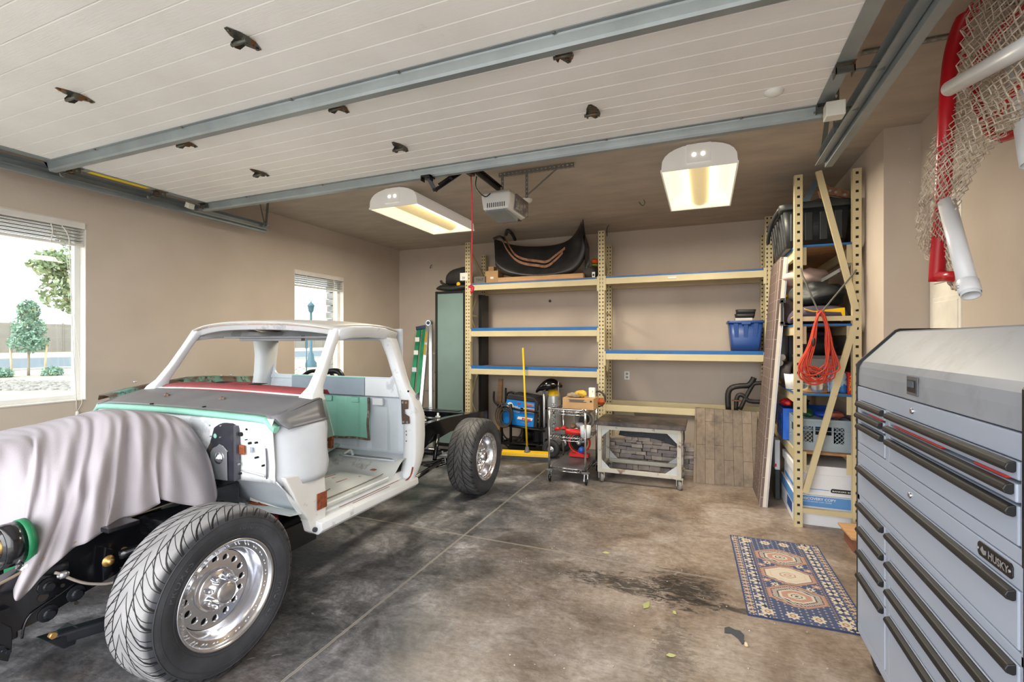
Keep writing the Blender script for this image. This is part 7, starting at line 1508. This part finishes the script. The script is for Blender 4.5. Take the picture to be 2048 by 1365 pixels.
# ================================================================ rug
def rug_mat():
    m, nt, b = newmat('woven_navy_rug'); tc = nt.nodes.new('ShaderNodeTexCoord'); sp = nt.nodes.new('ShaderNodeSeparateXYZ'); nt.links.new(tc.outputs['Object'], sp.inputs[0])
    X, Y = sp.outputs[0], sp.outputs[1]; N = lambda *a, **k: mth(nt, *a, **k)
    BLUE_, CR, TAN, PINK, NV = lin((70, 80, 112)), lin((200, 190, 174)), lin((160, 126, 102)), lin((176, 136, 124)), lin((46, 52, 74))
    col = nt.nodes.new('ShaderNodeRGB'); col.outputs[0].default_value = BLUE_; c = col.outputs[0]
    aX_, aY_ = N('ABSOLUTE', X), N('ABSOLUTE', Y)
    def cellmask(cx, cy, sx, sy, r, petals=0, amp=0.):
        fx = N('SUBTRACT', N('FRACT', N('DIVIDE', N('SUBTRACT', X, cx), sx)), .5); fy = N('SUBTRACT', N('FRACT', N('DIVIDE', N('SUBTRACT', Y, cy), sy)), .5)
        fx = N('MULTIPLY', fx, sx); fy = N('MULTIPLY', fy, sy); d_ = N('SQRT', N('ADD', N('MULTIPLY', fx, fx), N('MULTIPLY', fy, fy)))
        if petals: d_ = N('SUBTRACT', d_, N('MULTIPLY', N('COSINE', N('MULTIPLY', N('ARCTAN2', fy, fx), petals)), amp))
        return N('LESS_THAN', d_, r), d_
    # small dots everywhere
    k, _ = cellmask(0, 0, .035, .03, .006); c = mix(nt, N('MULTIPLY', k, .6), c, CR)
    # side border figures
    inb = N('MULTIPLY', N('GREATER_THAN', aX_, .19), N('LESS_THAN', aX_, .25)); k, _ = cellmask(.22-.035, 0, .07, .105, .036, 6, .012); kk = N('MULTIPLY', inb, k); c = mix(nt, kk, c, CR); k, _ = cellmask(.22-.035, 0, .07, .105, .016, 4, .005); c = mix(nt, N('MULTIPLY', inb, k), c, NV)
    ou = N('GREATER_THAN', aX_, .262); k, _ = cellmask(.28-.02, 0, .04, .045, .015, 5, .005); c = mix(nt, N('MULTIPLY', ou, k), c, lin((188, 160, 132)))
    ln = N('MULTIPLY', N('GREATER_THAN', aX_, .168), N('LESS_THAN', aX_, .176)); k, _ = cellmask(0, 0, 10, .022, .1); st = N('LESS_THAN', N('FRACT', N('DIVIDE', Y, .022)), .5); c = mix(nt, N('MULTIPLY', ln, st), c, TAN)
    # end border flowers
    en = N('GREATER_THAN', aY_, .47); 
    for yc in (.53,):
        fy = N('SUBTRACT', aY_, yc); fx = N('MULTIPLY', N('SUBTRACT', N('FRACT', N('DIVIDE', X, .13)), .5), .13); d_ = N('SQRT', N('ADD', N('MULTIPLY', fx, fx), N('MULTIPLY', fy, fy))); dd_ = N('SUBTRACT', d_, N('MULTIPLY', N('COSINE', N('MULTIPLY', N('ARCTAN2', fy, fx), 8)), .006))
        c = mix(nt, N('LESS_THAN', dd_, .034), c, CR); c = mix(nt, N('LESS_THAN', d_, .018), c, TAN); c = mix(nt, N('LESS_THAN', d_, .008), c, CR)
    # field rosettes beside medallions
    fld = N('LESS_THAN', aY_, .40)
    for yc, cc, oc in ((.165, CR, NV), (.115, PINK, CR)):
        for xc_ in ((.10,) if cc == CR else (.145,)):
            fy = N('SUBTRACT', aY_, yc); fx = N('SUBTRACT', aX_, xc_); d_ = N('SQRT', N('ADD', N('MULTIPLY', fx, fx), N('MULTIPLY', fy, fy))); dd_ = N('SUBTRACT', d_, N('MULTIPLY', N('COSINE', N('MULTIPLY', N('ARCTAN2', fy, fx), 8)), .005)); c = mix(nt, N('LESS_THAN', dd_, .022), c, cc); c = mix(nt, N('LESS_THAN', d_, .008), c, oc)
    # three stepped medallions
    stp = N('MULTIPLY', N('SUBTRACT', N('FRACT', N('DIVIDE', N('ADD', X, Y), .016)), .5), .006)
    for yc in (-.285, .0, .285):
        fy = N('ABSOLUTE', N('SUBTRACT', Y, yc))
        base_ = N('ADD', N('MAXIMUM', N('MULTIPLY', aX_, .95), N('ADD', N('MULTIPLY', aX_, .62), N('MULTIPLY', fy, .95))), stp)
        base_ = N('MAXIMUM', base_, N('MULTIPLY', fy, 1.12))
        lv = [(.155, TAN), (.146, PINK), (.132, NV), (.127, CR)]+([(.10, NV), (.093, CR), (.078, PINK), (.05, TAN), (.046, CR), (.03, NV), (.024, CR), (.010, NV)] if yc else [(.1, lin((190, 168, 148))), (.095, CR), (.045, TAN), (.038, CR), (.022, PINK), (.012, CR)])
        for r, cc in lv: c = mix(nt, N('LESS_THAN', base_, r), c, cc)
        ring = N('MULTIPLY', N('MULTIPLY', N('GREATER_THAN', base_, .093), N('LESS_THAN', base_, .127)), N('LESS_THAN', N('FRACT', N('DIVIDE', N('ADD', X, N('MULTIPLY', Y, 1)), .022)), .4))
        if yc: c = mix(nt, ring, c, NV)
    edge = N('MAXIMUM', N('GREATER_THAN', aX_, .302), N('GREATER_THAN', aY_, .597)); c = mix(nt, edge, c, lin((52, 66, 104)))
    co = coords(nt); n = noise(nt, co, 180, 2); c = mix(nt, .35, c, ramp(nt, n, [(.3, (.3,)*3), (.7, (.75,)*3)]), 'SOFT_LIGHT')
    nt.links.new(c, b.inputs['Base Color']); b.inputs['Roughness'].default_value = .95; bump(nt, b, n, .4, .002); return m
rc = [aZ(*p) for p in ((1457, 1074), (1668, 1098), (1712, 1264), (1490, 1228))]
A = Vector((.185, 4.275, 0)); B = Vector((.81, 4.335, 0)); 
ang = math.atan2(.02, .6); cxr, cyr = .52, 3.695
mb = MB(); n = 24; rows = []
for j in range(n+1): rows.append([((-.5+i/12)*.62, (-.5+j/n)*1.21, .007+.0012*math.sin(i*1.1)*math.sin(j*.6)) for i in range(13)])
mb.grid(rows); mb.box((-.31, -.605, .0005), (.31, .605, .005)); o = one(mb, 'patterned_rug', rug_mat(), 'navy rug with three cream and pink medallions lying on the concrete', 'rug'); o.location = (cxr, cyr, 0); o.rotation_euler = (0, 0, ang)
# ================================================================ floor bits
LF = M('yellow_green_leaf', (168, 170, 110), .7); LF2 = M('pale_brown_leaf', (190, 140, 104), .7)
for i, (u, v, s, m_, lb) in enumerate(((1212, 1108, .03, LF, 'yellow green leaf on the floor near the joint'), (1293, 1213, .045, LF, 'large yellow green leaf at the oil stain'), (1318, 1102, .016, LF, 'tiny pale leaf behind the oil stain'), (1243, 1146, .022, LF2, 'small orange brown leaf left of the oil stain'), (1349, 1228, .022, LF, 'small green leaf below the oil stain'), (1342, 1314, .025, LF, 'green leaf nearest the bottom edge of the photo'), (1414, 1060, .012, LF2, 'tiny brown leaf right of the big joint'))):
    mb = MB(); a = i*1.3; L_ = Vector((math.cos(a), math.sin(a), 0))*s; W_ = Vector((-math.sin(a), math.cos(a), 0))*s*.4
    z = Vector((0, 0, .004)); mb.grid([[-L_+z, -L_*.3-W_+z*.5, L_*.4-W_*.7+z*.5, L_+z*2], [-L_+z, -L_*.3+z*1.4, L_*.4+z*1.6, L_+z*2], [-L_+z, -L_*.3+W_+z*2.5, L_*.4+W_*.7+z*2.2, L_+z*2]]); place(one(mb, 'fallen_leaf', m_, lb, 'leaf'), aZ(u, v, .001))
P = [aZ(u, v, .002) for u, v in ((1449, 1258), (1458, 1256), (1470, 1262), (1480, 1264), (1488, 1272), (1487, 1280), (1490, 1288), (1484, 1290), (1476, 1278), (1462, 1268), (1449, 1267))]
one(MB().prism(P, (0, 0, .004)), 'rubber_scrap', M('slate_rubber', (62, 68, 74), .7), 'torn dark grey rubber strip on the floor in front of the rug', 'rubber scrap', P[3])
place(one(MB().blob((0, 0, .006), .012, 6, 4, .3), 'wood_chip', M('chip', (214, 186, 150), .8), 'tiny pale wood chip beside the torn rubber strip', 'wood chip'), aZ(1493, 1293))
mb = MB(); r8 = random.Random(8)
for _ in range(220):
    p = aZ(r8.uniform(1000, 1700), r8.uniform(1010, 1340)); s = r8.uniform(.0015, .005); mb.blob(p+Vector((0, 0, s*.4)), s, 5, 3, .3, r8, (1, 1, .5))
tag(mb.build('floor_debris', M('debris', (190, 180, 166), .9, v=.5, vs=30)), 'scattered crumbs of grit and chips on the concrete', 'debris', kind='stuff')
# ================================================================ hockey goal on the right wall
RG2 = M('goal_red_paint', (186, 20, 34), .3, v=.06, c2=(110, 20, 26), t=.72, s2=8); PVC = M('white_pvc', (226, 228, 232), .35, v=.03, c2=(150, 150, 154), t=.76, s2=12); NET = M('cream_net_cord', (206, 194, 178), .85, v=.15, vs=30)
t = thing('hockey_goal', 'red pipe hockey goal with cream netting hung on the right wall', 'hockey goal', (1.1, 2.8, 2.4))
GX = 1.12
MB().tube([aX(u, v, x) for u, v, x in ((1985, -60, 1.22), (1952, -5, 1.19), (1922, 50, 1.16), (1905, 105, 1.14), (1898, 160, 1.13), (1893, 230, GX), (1889, 320, GX), (1884, 420, GX), (1876, 520, GX), (1873, 564, GX))], .034, 14).build('outer_pipe', RG2, t)
MB().cyl(aX(1880, 554, GX), aX(1920, 553, GX), .026, 12).build('base_pipe', RG2, t)
MB().tube([aX(u, v, 1.3) for u, v in ((2075, -20), (2030, 30), (1990, 75), (1960, 115), (1948, 160), (1955, 210), (1975, 260), (2010, 275), (2050, 250), (2100, 200))], .022, 12).build('back_pipe', RG2, t)
MB().tube([aX(u, v, 1.26) for u, v in ((1965, 245), (1990, 235), (2030, 180), (2080, 100))], .018, 10).build('centre_bar', RG2, t)
for k, (u, v) in enumerate(((1950, 20), (1930, 75), (1918, 125), (1925, 55), (1932, 25))):
    c = aX(u, v, 1.14); MB().tube([c, c+Vector((.0, -.05, .01)), c+Vector((0, -.06, -.01)), c+Vector((0, -.01, -.02))], .004, 6).build('net_hook', RG2, t)
for i, (a, b, xa_, xb_, lb) in enumerate((((1900, 177), (2300, -45), 1.02, .99, ''), ((1893, 405), (1942, 592), 1.05, 1.03, ''), ((2026, 110), (2060, 330), 1.30, 1.28, ''))):
    A, B = aX(*a, xa_), aX(*b, xb_); d_ = (B-A).normalized(); r_ = .033
    mb = MB(); mb.lathe([(r_, 0), (r_, (B-A).length), (r_-.004, (B-A).length), (r_-.004, 0)], A, d_, 24, closed=True); p_ = mb.build('white_pipe', PVC, t)
    if i == 1: q = A+d_*((B-A).length*.86); mb = MB(); mb.lathe([(r_+.002, 0), (r_+.0045, .003), (r_+.0045, .06), (r_+.002, .062)], q, d_, 24); mb.build('pipe_coupler', PVC, p_); MB().cyl(q+d_*.03+Vector((-.045, -.01, 0)), q+d_*.03, .006, 8).build('coupler_bolt', ALUB, p_)
MB().tube([aX(u, v, 1.2) for u, v in ((1898, 315), (1894, 350), (1897, 375), (1892, 392), (1896, 405))], .004, 6).build('wire_tie', M('rusty_wire', (96, 66, 50), .7), t)
MB().tube([aX(u, v, 1.25) for u, v in ((2052, 5), (2020, 8), (1985, 20), (1976, 8), (1975, -5))], .006, 7).build('hanger_hook', M('hook_green', (122, 132, 118), .5, .4), t)
MB().tube([aX(u, v, 1.40) for u, v in ((2010, 268), (2008, 275), (2002, 285))], .008, 6).build('wall_hook', GALVD, t)
lf = [(1955, -20), (1925, 50), (1912, 120), (1905, 190), (1885, 240), (1862, 290), (1850, 345), (1838, 400), (1832, 450), (1838, 495), (1858, 525), (1890, 555), (1908, 580)]
rt = [(2120, -20), (2110, 60), (2100, 150), (2070, 210), (2030, 250), (1990, 290), (1962, 325), (1935, 370), (1915, 410), (1905, 455), (1905, 500), (1912, 545), (1922, 585)]
def netl(name, off, seed, nu, nv, xo, wob, th):
    r = random.Random(seed); Lc = resamp([Vector((u, v, 0)) for u, v in lf], nv//12+1); Rc = resamp([Vector((u, v, 0)) for u, v in rt], nv//12+1); n = len(Lc); nu2 = nu; V = {}
    mb = MB()
    def pt(i, j):
        if (i, j) in V: return V[(i, j)]
        f = i/nu2; p = Lc[j]*(1-f)+Rc[j]*f; w_ = (Rc[j]-Lc[j]).length
        x = xo+.06*math.sin(f*PI*1.0+j*.11)*(1 if j < n*.6 else .5)-.05*math.sin(j*.17)+r.uniform(-1, 1)*wob
        q = aX(p.x+r.uniform(-1, 1)*w_/nu2*.28+off, p.y+r.uniform(-1, 1)*2.6, x); V[(i, j)] = mb.v(q); return V[(i, j)]
    for i in range(1, nu2):
        for j in range(1, n-1):
            if (i+j) % 2 == 0: mb.f([pt(i-1, j), pt(i, j-1), pt(i+1, j), pt(i, j+1)])
    o = mb.build(name, NET, t); md = o.modifiers.new('w', 'WIREFRAME'); md.thickness = th; md.use_replace = True; md.use_even_offset = False
    return o
netl('netting', 0, 1, 18, 60, 1.08, .012, .006); netl('netting', 5, 2, 16, 60, 1.12, .014, .0055); netl('netting', -3, 6, 14, 48, 1.16, .014, .005)

# ---- repeats share a group phrase
GR = {'ceiling_light': 'fluorescent fixtures on the ceiling', 'window_blind': 'raised blinds of the left wall windows', 'door_track': 'tracks of the overhead door', 'storage_rack': 'cream pallet racks', 'fallen_leaf': 'leaves on the floor',
 'bungee_cord': 'bungee cords holding the orange cord', 'work_glove': 'work gloves on the carton', 'folded_glove': 'folded gloves beside the fender', 'shrub': 'shrubs outside the large window', 'hand_tool': 'small tools on the middle cart shelf',
 'stored_tool': 'tools and bundles in the crates', 'black_tray': 'black trays stacked on the blue tote'}
for o in list(sc.objects):
    if o.parent is None and 'category' in o.keys():
        k = o.name.split('.')[0]
        if k in GR: o['group'] = GR[k]
